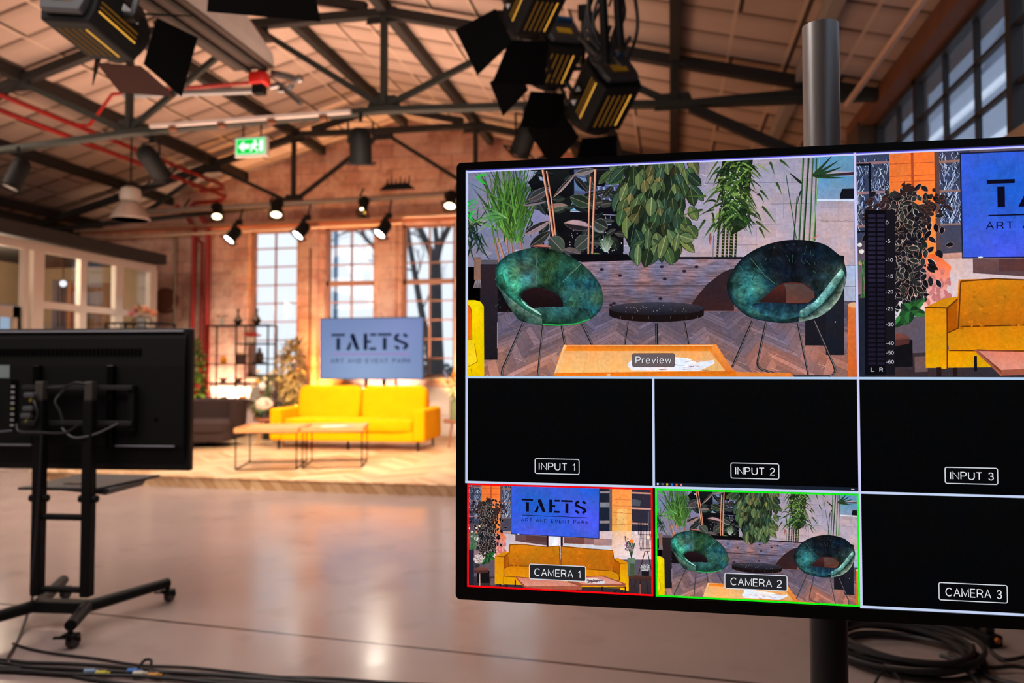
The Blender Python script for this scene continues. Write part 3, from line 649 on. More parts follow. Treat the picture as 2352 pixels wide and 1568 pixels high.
# ================================================================== picture B: yellow sofa and screen
cb = crop(1040, 1080, K)
def picture_b():
    P = Pic(conv_for(T1), .10)
    class W:      # wrapper working in crop pixels
        pass
    def poly(pts, c, c2=None): P.poly(cb(pts), c, c2)
    def line(pts, w, c): P.line(cb(pts), w * K, c)
    def ell(x, y, rx, ry, c, c2=None, n=20): 
        (X, Y), = cb([(x, y)]); P.ell(X, Y, rx * K, ry * K, c, c2, n)
    def rect(x0, y0, x1, y1, c, c2=None): poly([(x0, y0), (x1, y0), (x1, y1), (x0, y1)], c, c2)
    rect(100, 100, 2300, 1450, (96, 84, 98))
    def skew(x): return (x - 150) * .024
    # windows
    rect(100, 120, 325, 620, (58, 66, 92)); rect(545, 150, 700, 700, (62, 66, 92)); rect(1640, 150, 1790, 745, (30, 36, 52)); rect(2010, 190, 2300, 760, (46, 44, 60))
    for k in range(240):
        x = rp.choice((rp.uniform(110, 320), rp.uniform(548, 655))); y = rp.uniform(160, 530); pts = [(x, y)]
        for j in range(3): pts.append((pts[-1][0] + rp.uniform(-12, 12), pts[-1][1] + rp.uniform(8, 22)))
        line(pts, rp.uniform(1.6, 3.6), jit((170, 186, 226), .35))
    for k in range(90):
        x = rp.choice((rp.uniform(110, 320), rp.uniform(548, 655))); y = rp.uniform(160, 530); line([(x, y), (x + rp.uniform(-26, 26), y + rp.uniform(10, 40))], 4, (28, 30, 40))
    for y in (190, 345, 520): line([(100, y), (325, y + 4)], 14, (150, 112, 116)); line([(545, y + 20), (655, y + 22)], 12, (150, 112, 104))
    rect(545, 545, 655, 690, (74, 72, 92)); line([(225, 190), (225, 760)], 10, (14, 16, 22)); line([(150, 195), (228, 200)], 12, (14, 16, 22)); line([(150, 550), (228, 552)], 8, (16, 18, 24))
    rect(525, 160, 552, 700, (96, 68, 66))
    rect(1640, 365, 1770, 420, (126, 128, 140)); rect(1640, 570, 1770, 600, (150, 132, 128)); rect(1640, 240, 1770, 262, (150, 140, 150)); rect(1762, 205, 1786, 765, (108, 92, 92)); rect(1640, 735, 1790, 765, (160, 132, 124))
    for y in (255, 430, 600): line([(2010, y), (2250, y + 10)], 18, (206, 150, 138))
    rect(2200, 460, 2240, 720, (60, 64, 76)); line([(2200, 470), (2200, 720)], 8, (130, 130, 140)); poly([(2010, 320), (2120, 345), (2105, 405), (2010, 400)], (80, 86, 102))
    # lower wall
    rect(320, 690, 2300, 1010, (214, 186, 190), (228, 208, 214)); rect(100, 600, 330, 1000, (80, 64, 78), (150, 120, 130))
    rect(545, 690, 655, 720, (196, 150, 140)); poly([(700, 725), (1060, 745), (1060, 850), (700, 800)], (112, 78, 80), (90, 64, 66)); poly([(820, 735), (1060, 745), (1060, 810), (820, 800)], (92, 56, 56))
    poly([(1250, 755), (1800, 780), (1800, 850), (1250, 825)], (150, 104, 102), (130, 96, 100)); poly([(1250, 755), (1480, 765), (1480, 835), (1250, 825)], (120, 72, 66)); rect(1590, 780, 1810, 850, (170, 134, 136))
    rect(1075, 740, 1210, 870, (255, 226, 232)); rect(1120, 740, 1180, 870, (255, 255, 255)); poly([(1240, 830), (1820, 860), (1820, 1000), (1240, 900)], (214, 214, 226))
    # pillars
    rect(318, 120, 530, 700, (240, 116, 52), (255, 140, 60)); poly([(440, 690), (535, 690), (600, 760), (560, 960), (470, 960)], (255, 110, 40), (240, 180, 176))
    rect(420, 120, 432, 330, (176, 74, 40))
    for y in (205, 270, 300): line([(320, y), (528, y + 5)], 4, (190, 84, 50))
    rect(1790, 180, 2012, 700, (250, 148, 76), (255, 176, 84)); rect(1850, 440, 1960, 690, (255, 190, 110)); rect(1790, 690, 2010, 960, (255, 196, 150), (244, 218, 214))
    for y in (330, 400, 480, 610): line([(1795, y), (2008, y + 8)], 5, (204, 110, 60))
    for k in range(40):
        x = rp.uniform(1800, 2000); y = rp.uniform(220, 640); line([(x, y), (x + rp.uniform(6, 30), y + rp.uniform(-6, 12))], 4, jit((226, 120, 60), .2))
    for k in range(26):
        x = rp.uniform(480, 600); y = rp.uniform(760, 940); P.leaf(*cb([(x, y)])[0], *cb([(x + rp.uniform(-30, 30), y + 40)])[0], 4, (206, 120, 116))
    # screen
    tv = [(655, 178), (1647, 205), (1640, 767), (655, 715)]
    poly([(648, 170), (1654, 200), (1648, 774), (650, 722)], (24, 30, 60))
    def tvm(s_, t_):
        a = Vector(tv[0]).lerp(Vector(tv[1]), s_); b = Vector(tv[3]).lerp(Vector(tv[2]), s_); p = b.lerp(a, t_); return tuple(p)
    n = 12
    for i in range(n):
        for j in range(8):
            q = [(i / n, j / 8), ((i + 1) / n, j / 8), ((i + 1) / n, (j + 1) / 8), (i / n, (j + 1) / 8)]
            P.raw([P.conv(*cb([tvm(*p)])[0]) for p in q], [mix((34, 96, 206), (82, 92, 236), max(0, min(1, .5 + .5 * math.sin(p[0] * 5.3) * math.cos(p[1] * 4 + p[0] * 2)))) for p in q])
    logo(P, lambda s_, t_: cb([tvm(s_, t_)])[0], (14, 12, 34), None)
    ell(735, 721, 12, 4, (235, 235, 240)); rect(1054, 742, 1074, 862, (26, 20, 30)); rect(1212, 748, 1236, 870, (20, 16, 24))
    # floor
    rect(100, 1200, 2300, 1450, (62, 52, 58), (44, 38, 46)); poly([(150, 1280), (470, 1280), (600, 1400), (150, 1400)], (56, 44, 48)); rect(420, 1220, 480, 1300, (110, 84, 84))
    # ficus
    poly([(310, 440), (450, 430), (470, 640), (450, 840), (400, 940), (310, 880), (300, 560)], (30, 28, 30))
    for k in range(420):
        t = rp.random(); y = 330 + 620 * t; x = 390 + rp.gauss(0, 62) - (t - .5) * 30
        a = rp.gauss(PI / 2, .8); l = rp.uniform(34, 58); (x0, y0), (x1, y1) = cb([(x, y), (x + l * math.cos(a), y + l * math.sin(a))])
        c = rp.choice(((30, 28, 34), (42, 46, 44), (24, 22, 28))); P.leaf(x0, y0, x1, y1, 4.8, jit(c, .3), jit(c, .3), edge=jit(rp.choice(((214, 176, 164), (150, 118, 108), (60, 48, 50), (236, 214, 204), (196, 170, 160))), .15))
    line([(392, 420), (386, 300)], 5, (52, 34, 34))
    for k in range(15):
        a = rp.uniform(-PI, PI); r0 = rp.uniform(6, 30); x, y = 382 + r0 * math.cos(a), 330 + r0 * math.sin(a) + rp.uniform(-20, 30); (x0, y0), (x1, y1) = cb([(x, y), (x + 34 * math.cos(a), y + 22 * math.sin(a))]); P.leaf(x0, y0, x1, y1, 4, (52, 34, 34))
    for sgn in (-1, 1):
        for k in range(26):
            x = 390 + sgn * rp.uniform(60, 190); y = 410 + rp.gauss(0, 34) + abs(x - 390) * .12; (x0, y0), (x1, y1) = cb([(x, y), (x + sgn * rp.uniform(10, 40), y + rp.uniform(-8, 40))]); P.leaf(x0, y0, x1, y1, 3.4, (44, 34, 36), edge=(120, 70, 56))
    for k in range(24):
        (x0, y0), (x1, y1) = cb([(400, 980), (400 + rp.uniform(-80, 90), 980 + rp.uniform(-70, 90))]); P.leaf(x0, y0, x1, y1, 9, jit((44, 96, 48), .3), jit((30, 64, 40), .3))
    # left flowers, stool and pots
    rect(140, 880, 235, 1320, (34, 38, 52)); rect(270, 1130, 410, 1270, (20, 18, 22))
    for x, y, r in ((170, 620, 11), (178, 655, 12), (265, 650, 12), (297, 630, 11), (212, 695, 12), (262, 700, 13), (212, 745, 14), (262, 768, 26), (175, 715, 13)): ell(x, y, r, r, (236, 222, 208) if r != 13 else (226, 140, 84), n=10)
    for k in range(26): line([(200 + rp.uniform(-40, 60), 900), (200 + rp.uniform(-50, 90), 700)], 4, jit((70, 110, 70), .3))
    for k in range(150):
        a = rp.uniform(0, 2 * PI); r = 52 * math.sqrt(rp.random()); ell(286 + r * math.cos(a), 1000 + r * math.sin(a), 6, 6, jit((196, 186, 190), .3), n=6)
    rect(240, 1050, 300, 1105, (52, 50, 58)); ell(315, 1125, 84, 34, (120, 70, 64), (90, 52, 50)); line([(300, 1150), (302, 1310)], 11, (196, 160, 150)); poly([(232, 1130), (398, 1125), (394, 1150), (300, 1165), (236, 1150)], (80, 46, 46))
    # sofa
    or_ = (206, 118, 20)
    poly([(470, 965), (560, 925), (625, 918), (625, 1080), (575, 1100), (565, 1290), (470, 1275)], (222, 140, 18), (240, 168, 14)); poly([(570, 975), (625, 935), (628, 1080), (570, 1105)], (170, 86, 10))
    poly([(630, 830), (800, 835), (1060, 862), (1190, 850), (1210, 870), (1205, 1080), (620, 1075), (622, 960)], (212, 128, 18), (186, 106, 18)); poly([(1215, 855), (1300, 855), (1500, 880), (1800, 900), (1815, 1000), (1800, 1130), (1210, 1085)], (204, 116, 18), (184, 102, 18))
    poly([(570, 1100), (640, 1072), (1210, 1085), (1800, 1130), (1870, 1170), (1870, 1240), (1200, 1230), (580, 1195)], (216, 132, 16), (226, 146, 14)); poly([(470, 1195), (570, 1190), (1200, 1225), (1875, 1240), (1880, 1330), (1000, 1300), (470, 1280)], (232, 152, 8), (244, 180, 10))
    poly([(1810, 1000), (1850, 985), (1978, 1040), (1980, 1360), (1880, 1345), (1870, 1165), (1812, 1130)], (220, 138, 14), (246, 184, 8)); poly([(1812, 1000), (1880, 1045), (1875, 1180), (1812, 1130)], (176, 92, 10))
    for pts in ([(470, 965), (575, 975), (570, 1290)], [(575, 975), (625, 930)], [(625, 1075), (640, 840), (800, 836), (1060, 864), (1195, 850), (1207, 1085)], [(1217, 1085), (1217, 858), (1500, 882), (1800, 902), (1815, 1000)], [(570, 1105), (640, 1075), (1210, 1090), (1800, 1135), (1870, 1172)], [(580, 1195), (1200, 1232), (1872, 1244)], [(1880, 1345), (1882, 1050), (1812, 1000)], [(1882, 1050), (1978, 1042)], [(1870, 1172), (1876, 1240)]): line(pts, 7, (104, 54, 10))
    for k in range(110):
        x = rp.uniform(640, 1780); y = rp.uniform(880, 1090); line([(x, y), (x + rp.uniform(-26, 30), y + rp.uniform(-16, 26))], rp.uniform(5, 14), jit((200, 116, 20), .12))
    for x, y in ((530, 1280), (605, 1285), (1820, 1355), (1900, 1360)): rect(x - 10, y, x + 12, y + 46, (36, 22, 24))
    # coffee table
    poly([(700, 1195), (860, 1210), (1450, 1305), (1450, 1345), (820, 1338)], (136, 66, 44)); poly([(715, 1205), (1240, 1245), (1440, 1300), (820, 1310)], (214, 128, 108), (226, 144, 122)); poly([(820, 1308), (1450, 1302), (1450, 1345), (818, 1336)], (166, 88, 66)); line([(700, 1198), (820, 1336)], 10, (170, 92, 66)); line([(1290, 1250), (1450, 1303)], 16, (150, 74, 52))
    poly([(1230, 1205), (1690, 1185), (1945, 1275), (1940, 1312), (1460, 1300), (1300, 1245)], (158, 84, 60)); poly([(1280, 1215), (1680, 1195), (1910, 1275), (1470, 1285)], (226, 150, 128)); poly([(1440, 1230), (1600, 1210), (1720, 1255), (1700, 1278), (1500, 1272)], (228, 220, 226))
    for k in range(20): line([(1480 + rp.uniform(0, 190), 1225 + rp.uniform(0, 40)), (1500 + rp.uniform(0, 190), 1235 + rp.uniform(0, 34))], 7, jit((96, 70, 84), .3))
    for x, y0, y1 in ((700, 1230, 1310), (1680, 1310, 1360), (1940, 1310, 1390), (1400, 1345, 1370)): rect(x - 6, y0, x + 8, y1, (22, 18, 24))
    line([(1455, 1318), (1940, 1320)], 8, (30, 22, 26))
    # right vase, wire lamp, stool
    poly([(1965, 985), (2055, 985), (2050, 1195), (1975, 1190)], (112, 132, 108), (80, 92, 78)); rect(1990, 1050, 2045, 1185, (70, 84, 66))
    for k in range(16): line([(2010, 990), (1990 + rp.uniform(-40, 60), 820)], 5, jit((50, 80, 50), .3))
    for k in range(40): ell(1965 + rp.uniform(-25, 70), 830 + rp.uniform(-60, 70), 9, 9, jit(rp.choice(((80, 90, 130), (60, 90, 60), (180, 130, 140))), .3), n=7)
    ell(2012, 800, 26, 22, (240, 130, 40)); ell(2058, 705, 15, 15, (240, 230, 226)); ell(2018, 738, 11, 11, (236, 226, 220)); ell(2078, 742, 11, 11, (236, 226, 220)); line([(1960, 880), (1938, 740)], 12, (120, 70, 110))
    for x in range(2090, 2250, 18): line([(x, 700), (x + (2165 - x) * .3, 905)], 5, (20, 18, 24)); line([(x, 590), (x, 720)], 5, (20, 18, 26))
    for y in (600, 640, 680, 720, 770, 830, 880): line([(2090, y), (2245, y + 4)], 5, (22, 20, 26))
    ell(2198, 755, 18, 20, (255, 226, 180)); line([(2165, 910), (2090, 1170)], 9, (40, 30, 34)); line([(2190, 910), (2235, 1120)], 9, (40, 30, 34)); line([(2165, 915), (2215, 915)], 8, (40, 30, 34))
    for k in range(120):
        a = rp.uniform(0, 2 * PI); r = 50 * math.sqrt(rp.random()); ell(2170 + r * math.cos(a) * 1.1, 1100 + r * math.sin(a) * .8, 6, 6, jit((180, 176, 176), .3), n=6)
    rect(2125, 1135, 2210, 1210, (28, 26, 32)); poly([(1975, 1195), (2050, 1180), (2250, 1195), (2250, 1230), (2100, 1240), (1990, 1220)], (86, 54, 50), (58, 38, 38))
    for pts in ([(2000, 1225), (1985, 1300)], [(2110, 1240), (2108, 1400)], [(2180, 1240), (2198, 1390)], [(2060, 1240), (2040, 1320)], [(2240, 1230), (2245, 1290)]): line(pts, 11, (46, 32, 34))
    line([(2108, 1280), (2108, 1400)], 10, (150, 100, 90))
    return P
# ================================================================== materials
M = {}
M['black_plastic'] = pm('black_plastic', (9, 9, 10), .42, var=.1, scale=40)
M['black_gloss'] = pm('black_gloss', (7, 7, 8), .22, var=.1)
M['black_metal'] = pm('black_metal', (13, 13, 14), .6, 0, var=.2, scale=12, spec=.18)
M['matte_black'] = pm('matte_black', (9, 9, 10), .7, var=.2, scale=9, spec=.2)
M['flap_black'] = pm('flap_black', (8, 8, 9), .9, var=.15, spec=.06)
M['dark_grey'] = pm('dark_grey', (48, 50, 54), .5, .1)
M['steel'] = pm('steel', (150, 150, 150), .3, 1.0, var=.3, scale=18)
M['grey_metal'] = pm('grey_metal', (150, 150, 152), .4, .6, var=.12)
M['white_paint'] = pm('white_paint', (206, 190, 176), .5, var=.06)
M['cable'] = pm('cable', (22, 21, 22), .5)
M['screen_dark'] = pm('screen_dark', (5, 5, 6), .16, var=.05, spec=.35)
M['tile_tint'] = tint_mat('screen_picture', .16, 190, 1.0, .09)
M['flat_tint'] = tint_mat('screen_graphics', 0)

# ================================================================== multiview monitor
mon = thing('multiview_monitor', 'large sharp black monitor showing camera tiles, mounted on a steel pole', 'monitor', MON_LOC, MON_RZ)
def slab(x0, x1, y0, y1, z0, z1): return MB().span((x0, y0, z0), (x1, y1, z1))
bz = MB()
bz.span((0, 0, 0), (SX0, .03, MH)); bz.span((SX1, 0, 0), (MW, .03, MH)); bz.span((SX0, 0, 0), (SX1, .03, SZ0)); bz.span((SX0, 0, SZ1), (SX1, .03, MH))
fr = MB()
def rrect(x0, z0, x1, z1, r, n=6):
    pts = []
    for cx, cz, a in ((x1 - r, z1 - r, 0), (x0 + r, z1 - r, PI / 2), (x0 + r, z0 + r, PI), (x1 - r, z0 + r, 3 * PI / 2)):
        pts += [(cx + r * math.cos(a + PI / 2 * i / n), cz + r * math.sin(a + PI / 2 * i / n)) for i in range(n + 1)]
    return pts
o_ = rrect(0, 0, MW, MH, .008); i_ = rrect(SX0, SZ0, SX1, SZ1, .0005); n_ = len(o_)
vs = [(x, 0, z) for x, z in o_] + [(x, 0, z) for x, z in i_] + [(x, .032, z) for x, z in o_] + [(x, .012, z) for x, z in i_]
fs = []
for k in range(n_):
    j = (k + 1) % n_
    fs += [(k, n_ + k, n_ + j, j), (k, j, 2 * n_ + j, 2 * n_ + k), (n_ + k, 3 * n_ + k, 3 * n_ + j, n_ + j)]
fs.append(tuple(range(2 * n_, 3 * n_)))
fr.add(vs, fs); fr.build('bezel', M['black_plastic'], mon)
slab(SX0 - .004, SX1 + .004, .0045, .010, SZ0 - .004, SZ1 + .004).build('screen_panel', M['screen_dark'], mon)
bk = MB(); bk.span((.05, .032, .04), (MW - .05, .055, MH - .04)); bk.span((.25, .055, .1), (MW - .25, .072, MH - .22)); bk.build('back_housing', M['black_plastic'], mon, bevel=.008)
YS = .0040
# divider lines
D = Pic(); pal = (196, 210, 242); pal2 = (178, 206, 238)
def Dr(x0, z0, x1, z1, c=pal): D.P.append(([(x0, z0), (x1, z0), (x1, z1), (x0, z1)], [c] * 4))
Dr(SX0, SZ1 - .0036, SX1, SZ1, (206, 208, 255)); Dr(SX0, SZ1 - .0012, SX1, SZ1 + .0006, (92, 84, 220)); Dr(SX0, SZ0 + SH / 4, SX0 + .0036, SZ1, (190, 204, 240)); Dr(SX1 - .0036, SZ0, SX1, SZ1); Dr(SX0 + SW / 2, SZ0, SX1, SZ0 + .0036)
for k in (1, 2): Dr(SX0, SZ0 + SH * k / 4 - G / 2, SX1, SZ0 + SH * k / 4 + G / 2, pal if k == 1 else pal2)
Dr(SX0 + SW / 2 - G / 2, SZ0, SX0 + SW / 2 + G / 2, SZ1, (204, 204, 246))
for k in (1, 3): Dr(SX0 + SW * k / 4 - G / 2, SZ0 + SH / 4 if k == 1 else SZ0, SX0 + SW * k / 4 + G / 2, SZ0 + SH / 2)
D.mesh('divider_grid', M['flat_tint'], mon, 0, 0, 1, 1, YS + .0002, clip=False)
PA = picture_a(); PB = picture_b()
def border(P, c, w, h, t):
    a = t / w; b = t / h
    for q in ((0, 0, 1, b), (0, 1 - b, 1, 1), (0, 0, a, 1), (1 - a, 0, 1, 1)): P.P.append(([(q[0], q[1]), (q[2], q[1]), (q[2], q[3]), (q[0], q[3])], [c] * 4))
def tile(T, name, P, label, **k):
    o = P.mesh(name, M['tile_tint'], mon, T[0], T[1], T[2], T[3], YS, **k); o['label'] = label; return o
def blank(T):
    P = Pic(); P.rect(0, 0, 1, 1, (5, 5, 7), (8, 8, 9)); return P
def caption(tl, T, txt, cx, cz, w, h, edge=True, fill=(38, 38, 42)):
    """cx, cz, w, h in metres on the screen"""
    P = Pic(); x0, x1, z0, z1 = cx - w / 2, cx + w / 2, cz - h / 2, cz + h / 2; r = .0032; t = .0013
    def rr(a, c): P.P.append((rrect(x0 + a, z0 + a, x1 - a, z1 - a, max(.0008, r - a), 4), [c] * 20))
    if edge: rr(0, (214, 218, 226)); rr(t, fill)
    else: rr(0, (30, 26, 30)); rr(.0007, (104, 92, 96))
    vs, fs, tw, th = text_polys(txt, 1, .95, .115); hh = h * (.50 if edge else .46); ww = w * (.81 if edge else .84)
    if not edge: hh *= 1.15
    bx = cx - ww / 2; bz_ = cz - hh / 2
    for dx, c in ((.0006, (20, 20, 24)), (0, (232, 234, 240))):
        for f in fs: P.P.append(([(bx + dx + vs[i][0] / tw * ww, bz_ - dx + vs[i][1] / th * hh) for i in f], [c] * len(f)))
    o = P.mesh('caption', M['flat_tint'], tl, 0, 0, 1, 1, YS - .0036, clip=False); o['label'] = 'caption plate reading ' + txt
    return o
def cap_px(tl, T, txt, x0, y0, x1, y1, **k):
    a = mloc(x0, (y0 + y1) / 2); b = mloc(x1, (y0 + y1) / 2); c = mloc((x0 + x1) / 2, y0); d = mloc((x0 + x1) / 2, y1)
    caption(tl, T, txt, (a[0] + b[0]) / 2, (c[1] + d[1]) / 2, b[0] - a[0], c[1] - d[1], **k)
ta = tile(TA, 'video_tile', PA, 'preview tile with two green chairs before a planter')
cap_px(ta, TA, 'Preview', 1452, 811, 1550, 843, edge=False)
tp = tile(TP, 'video_tile', PB, 'programme tile with ficus and yellow sofa beside a blue screen')
P2 = Pic(); P2.P = list(PB.P); P2.noise = .1; border(P2, (250, 10, 16), T1[2], T1[3], .0028)
t1 = tile(T1, 'video_tile', P2, 'red framed camera tile with sofa and blue screen'); cap_px(t1, T1, 'CAMERA 1', 1215, 1297, 1346, 1333)
P3 = Pic(); P3.P = list(PA.P); P3.noise = .1; border(P3, (22, 240, 26), T2[2], T2[3], .0028)
t2 = tile(T2, 'video_tile', P3, 'green framed camera tile with two green chairs'); cap_px(t2, T2, 'CAMERA 2', 1664, 1318, 1809, 1355)
for (i, row), txt, bxs in (((0, 0), 'INPUT 1', (1228, 1053, 1331, 1089)), ((1, 0), 'INPUT 2', (1678, 1063, 1790, 1100)), ((2, 0), 'INPUT 3', (2170, 1073, 2293, 1112)), ((2, 1), 'CAMERA 3', (2156, 1340, 2315, 1382))):
    T = low_tile(i, 0 if row == 0 else 1)
    T = (T[0], SZ0 + G / 2 + (SH / 4 if row == 0 else 0), T[2], T[3])
    P = blank(T)
    if txt == 'INPUT 2':
        P.rect(0, 0, 1, .032, (24, 30, 44))
        for k, c in enumerate(((210, 220, 240), (90, 100, 110), (230, 190, 40), (40, 120, 220), (230, 90, 60), (240, 130, 130))): P.rect(.01 + k * .024, .008, .019 + k * .024, .026, c)
        P.rect(.965, .012, .98, .02, (210, 214, 220))
    t = tile(T, 'video_tile', P, 'black tile for ' + txt.lower()); cap_px(t, T, txt, *bxs, fill=(8, 8, 10))
for i, row in ((3, 0), (3, 1)):
    T = low_tile(i, 0); T = (T[0], SZ0 + G / 2 + (SH / 4 if row == 0 else 0), T[2], T[3])
    tile(T, 'video_tile', blank(T), 'black tile at the far side')
# sound level meter in the programme tile
A = Pic()
def mz(px, py): return mloc(px, py)
def Aq(pts, c): A.P.append(([mz(*p) for p in pts], [c] * len(pts)))
Aq([(1987, 482), (2034, 482), (2034, 862), (1987, 862)], (13, 12, 18)); Aq([(2034, 482), (2056, 482), (2056, 862), (2034, 862)], (24, 22, 28))
for k in range(33):
    y = 492 + k * 10.6
    for x0 in (1994, 2015): Aq([(x0, y), (x0 + 17, y), (x0 + 17, y + 6.6), (x0, y + 6.6)], (40, 34, 56) if k < 15 else (30, 26, 44))
for txt, x, y in (('0', 2034, 515), ('-5', 2034, 558), ('-10', 2034, 601), ('-15', 2034, 638), ('-20', 2034, 674), ('-25', 2034, 713), ('-30', 2035, 749), ('-40', 2035, 792), ('-50', 2035, 814), ('-60', 2035, 835)):
    vs, fs, tw, th = text_polys(txt); w = 6.5 * len(txt.replace('-', '')) + (4 if '-' in txt else 0)
    for f in fs: Aq([(x + vs[i][0] / tw * w, y - vs[i][1] / th * 8.5) for i in f], (214, 214, 224))
for txt, x in (('L', 1999), ('R', 2019)):
    vs, fs, tw, th = text_polys(txt)
    for f in fs: Aq([(x + vs[i][0] / tw * 8, 853 - vs[i][1] / th * 9) for i in f], (214, 214, 224))
am = A.mesh('audio_meter', M['flat_tint'], tp, 0, 0, 1, 1, YS - .0036, clip=False); am['label'] = 'dark sound level meter with white scale numbers'

# pole and bracket behind it
PX, PYY = .617, .215
pc = MON_LOC + _mx * PX + _mn * PYY
stand = thing('monitor_pole', 'round brushed steel pole standing behind the large monitor', 'pole', (pc.x, pc.y, 0))
top = (CAM + ray(1901, 52) * ((pc - CAM).dot(_mn) / ray(1901, 52).dot(_mn))).z
MB().lathe([(.0312, .012), (.0312, 1.02)], n=40).build('lower_pole', pm('dark_pole_metal', (52, 52, 54), .35, .4), stand, smooth=True)  # lower length of the pole, a separate part in a darker colour
MB().lathe([(.030, .9), (.031, 1.0), (.031, top - .006), (.027, top - .006), (.027, top - .03)], n=40).build('pole', None, stand, smooth=True)
MB().lathe([(.0, 0), (.21, 0), (.22, .006), (.22, .010), (.2, .013), (.05, .016)], n=32).build('base_plate', M['black_metal'], stand, smooth=True)
bm = MB(); bm.lathe([(.036, 1.16), (.036, 1.36)], n=28); bm.box((0, -.066, 1.26), (.12, .075, .16), 0); bm.build('clamp', M['black_metal'], stand, bevel=.004)
mp = MB(); mp.box((-.1, -.119, 1.25), (.03, .02, .42)); mp.box((.1, -.119, 1.25), (.03, .02, .42)); mp.box((0, -.108, 1.26), (.3, .012, .12)); mp.build('mounting_plate', M['black_metal'], stand)
def steel_pole():
    m = pm('brushed_pole', (186, 184, 182), .34, .6, var=.35, scale=3, detail=8); nt = m.node_tree
    mp = nt.nodes.new('ShaderNodeMapping'); mp.inputs['Scale'].default_value = (14, 14, 1.6)
    nz = [n for n in nt.nodes if n.type == 'TEX_NOISE'][0]; tc = [n for n in nt.nodes if n.type == 'TEX_COORD'][0]
    nt.links.new(tc.outputs['Object'], mp.inputs[0]); nt.links.new(mp.outputs[0], nz.inputs['Vector']); return m
for ch in stand.children:
    if ch.name.split('.')[0] == 'pole': ch.data.materials.clear(); ch.data.materials.append(steel_pole())

# ================================================================== television on the wheeled cart, seen from behind
TVL = Vector((-3.56940, 3.24402, 0)); TVR = .117293
cc = TVL + Vector((math.cos(TVR), math.sin(TVR), 0)) * .60
tv = thing('television', 'black flat television seen from behind on the wheeled cart', 'television', (TVL.x, TVL.y, 1.10595 - .355), TVR)
b = MB(); b.prism([(0, 0), (1.234, 0), (1.234, .71), (0, .71)], .012, .05); b.build('bezel', M['black_plastic'], tv, bevel=.004)
b = MB(); prof = [(.012, .03), (.0, .10), (-.012, .125), (-.012, .52), (.0, .66), (.012, .69)]
vs = [(x, y, z) for x in (.02, 1.214) for y, z in prof]; n = len(prof)
b.add(vs, [(i, i + 1, n + i + 1, n + i) for i in range(n - 1)] + [tuple(range(n)), tuple(range(2 * n - 1, n - 1, -1))]); b.build('back_cover', M['matte_black'], tv)
MB().span((.03, -.006, .69), (1.2, .014, .699)).build('top_ridge', pm('ridge_highlight', (140, 140, 150), .3), tv, bevel=.003)  # highlight along the top ridge painted as a lighter grey
for xa, xb in ((.03, .42), (.86, 1.17)): MB().span((xa, -.019, .118), (xb, -.009, .127)).build('lower_ridge', pm('ridge_low_highlight', (120, 122, 132), .3), tv, bevel=.003)  # lower ridge highlights painted in light grey too
b = MB()
for k in range(40): b.box((.12 + k * .022, -.006, .59), (.012, .016, .035))
b.build('vent_slots', M['black_gloss'], tv)
MB().span((.20, -.0135, .46), (.29, -.008, .525)).build('rating_label', pm('label_grey', (120, 136, 138), .6), tv)
b = MB(); b.span((.30, -.018, .20), (.34, -.008, .45)); b.build('port_panel', M['black_gloss'], tv)
for k in range(8):
    MB().span((.306, -.022, .215 + k * .028), (.324, -.016, .228 + k * .028)).build('port', pm('port_grey', (132, 136, 136), .5) if k != 3 else pm('port_olive', (120, 126, 84), .5), tv)
MB().span((1.06, -.0135, .245), (1.08, -.008, .262)).build('screw_cap', M['black_gloss'], tv)

cart = thing('television_cart', 'black wheeled stand with two posts and a tray under the television', 'stand', (cc.x, cc.y, 0), TVR)
PXs = (-.072, .183)
for x in PXs:
    b = MB(); b.box((x, -.10, .63), (.048, .05, .95)); b.build('post', M['black_metal'], cart, bevel=.005)
    b = MB(); b.box((x, -.10, 1.15), (.040, .04, .09)); b.build('post_top', pm('post_steel', (104, 100, 96), .4, .7), cart, bevel=.003)
for z in (.535, .185):
    MB().cyl((PXs[0], -.10, z), (PXs[1], -.10, z), .016).build('crossbar', M['black_metal'], cart, smooth=True)
MB().box((.055, -.10, .105), (.28, .07, .055)).build('base_bar', M['black_metal'], cart, bevel=.006)
for s in (-1, 1):
    x0 = PXs[0] if s < 0 else PXs[1]
    for t, yy in ((-1, -.36), (1, .33)):
        end = (x0 + s * (.17 if t > 0 else .10), yy, .105)
        MB().cyl((x0, -.10, .105), end, .03, .026, n=16).build('leg', M['black_metal'], cart, smooth=True)
        cst = MB(); cst.cyl((end[0], end[1], .085), (end[0], end[1], .06), .012); cst.bar((end[0] - .03, end[1], .062), (end[0] + .03, end[1], .062), .05, .012); cst.bar((end[0] - .028, end[1], .06), (end[0] - .02, end[1] + .02, .034), .03, .008); cst.bar((end[0] + .028, end[1], .06), (end[0] + .02, end[1] + .02, .034), .03, .008)
        cst = cst.build('caster', M['black_metal'], cart)
        MB().cyl((end[0] - .015, end[1] + .02, .034), (end[0] + .015, end[1] + .02, .034), .034, n=20).build('wheel', M['dark_grey'], cst, smooth=True)
        MB().bar((end[0], end[1] - .02, .058), (end[0] - .05, end[1] - .045, .064), .025, .006).build('brake_lever', M['black_metal'], cst)
br = MB()
for z in (1.165, .99): br.bar((-.20, -.055, z), (.375, -.055, z), .03, .022)
br.build('mount_rail', pm('rail_grey', (38, 38, 40), .5, spec=.3), cart, bevel=.003)
for x in (-.145, .245): MB().span((x - .016, -.045, .86), (x + .016, -.016, 1.275)).build('mount_bracket', M['black_gloss'], cart, bevel=.003)
MB().span((.35, -.055, .955), (.378, -.02, 1.175)).build('side_bracket', M['black_metal'], cart)
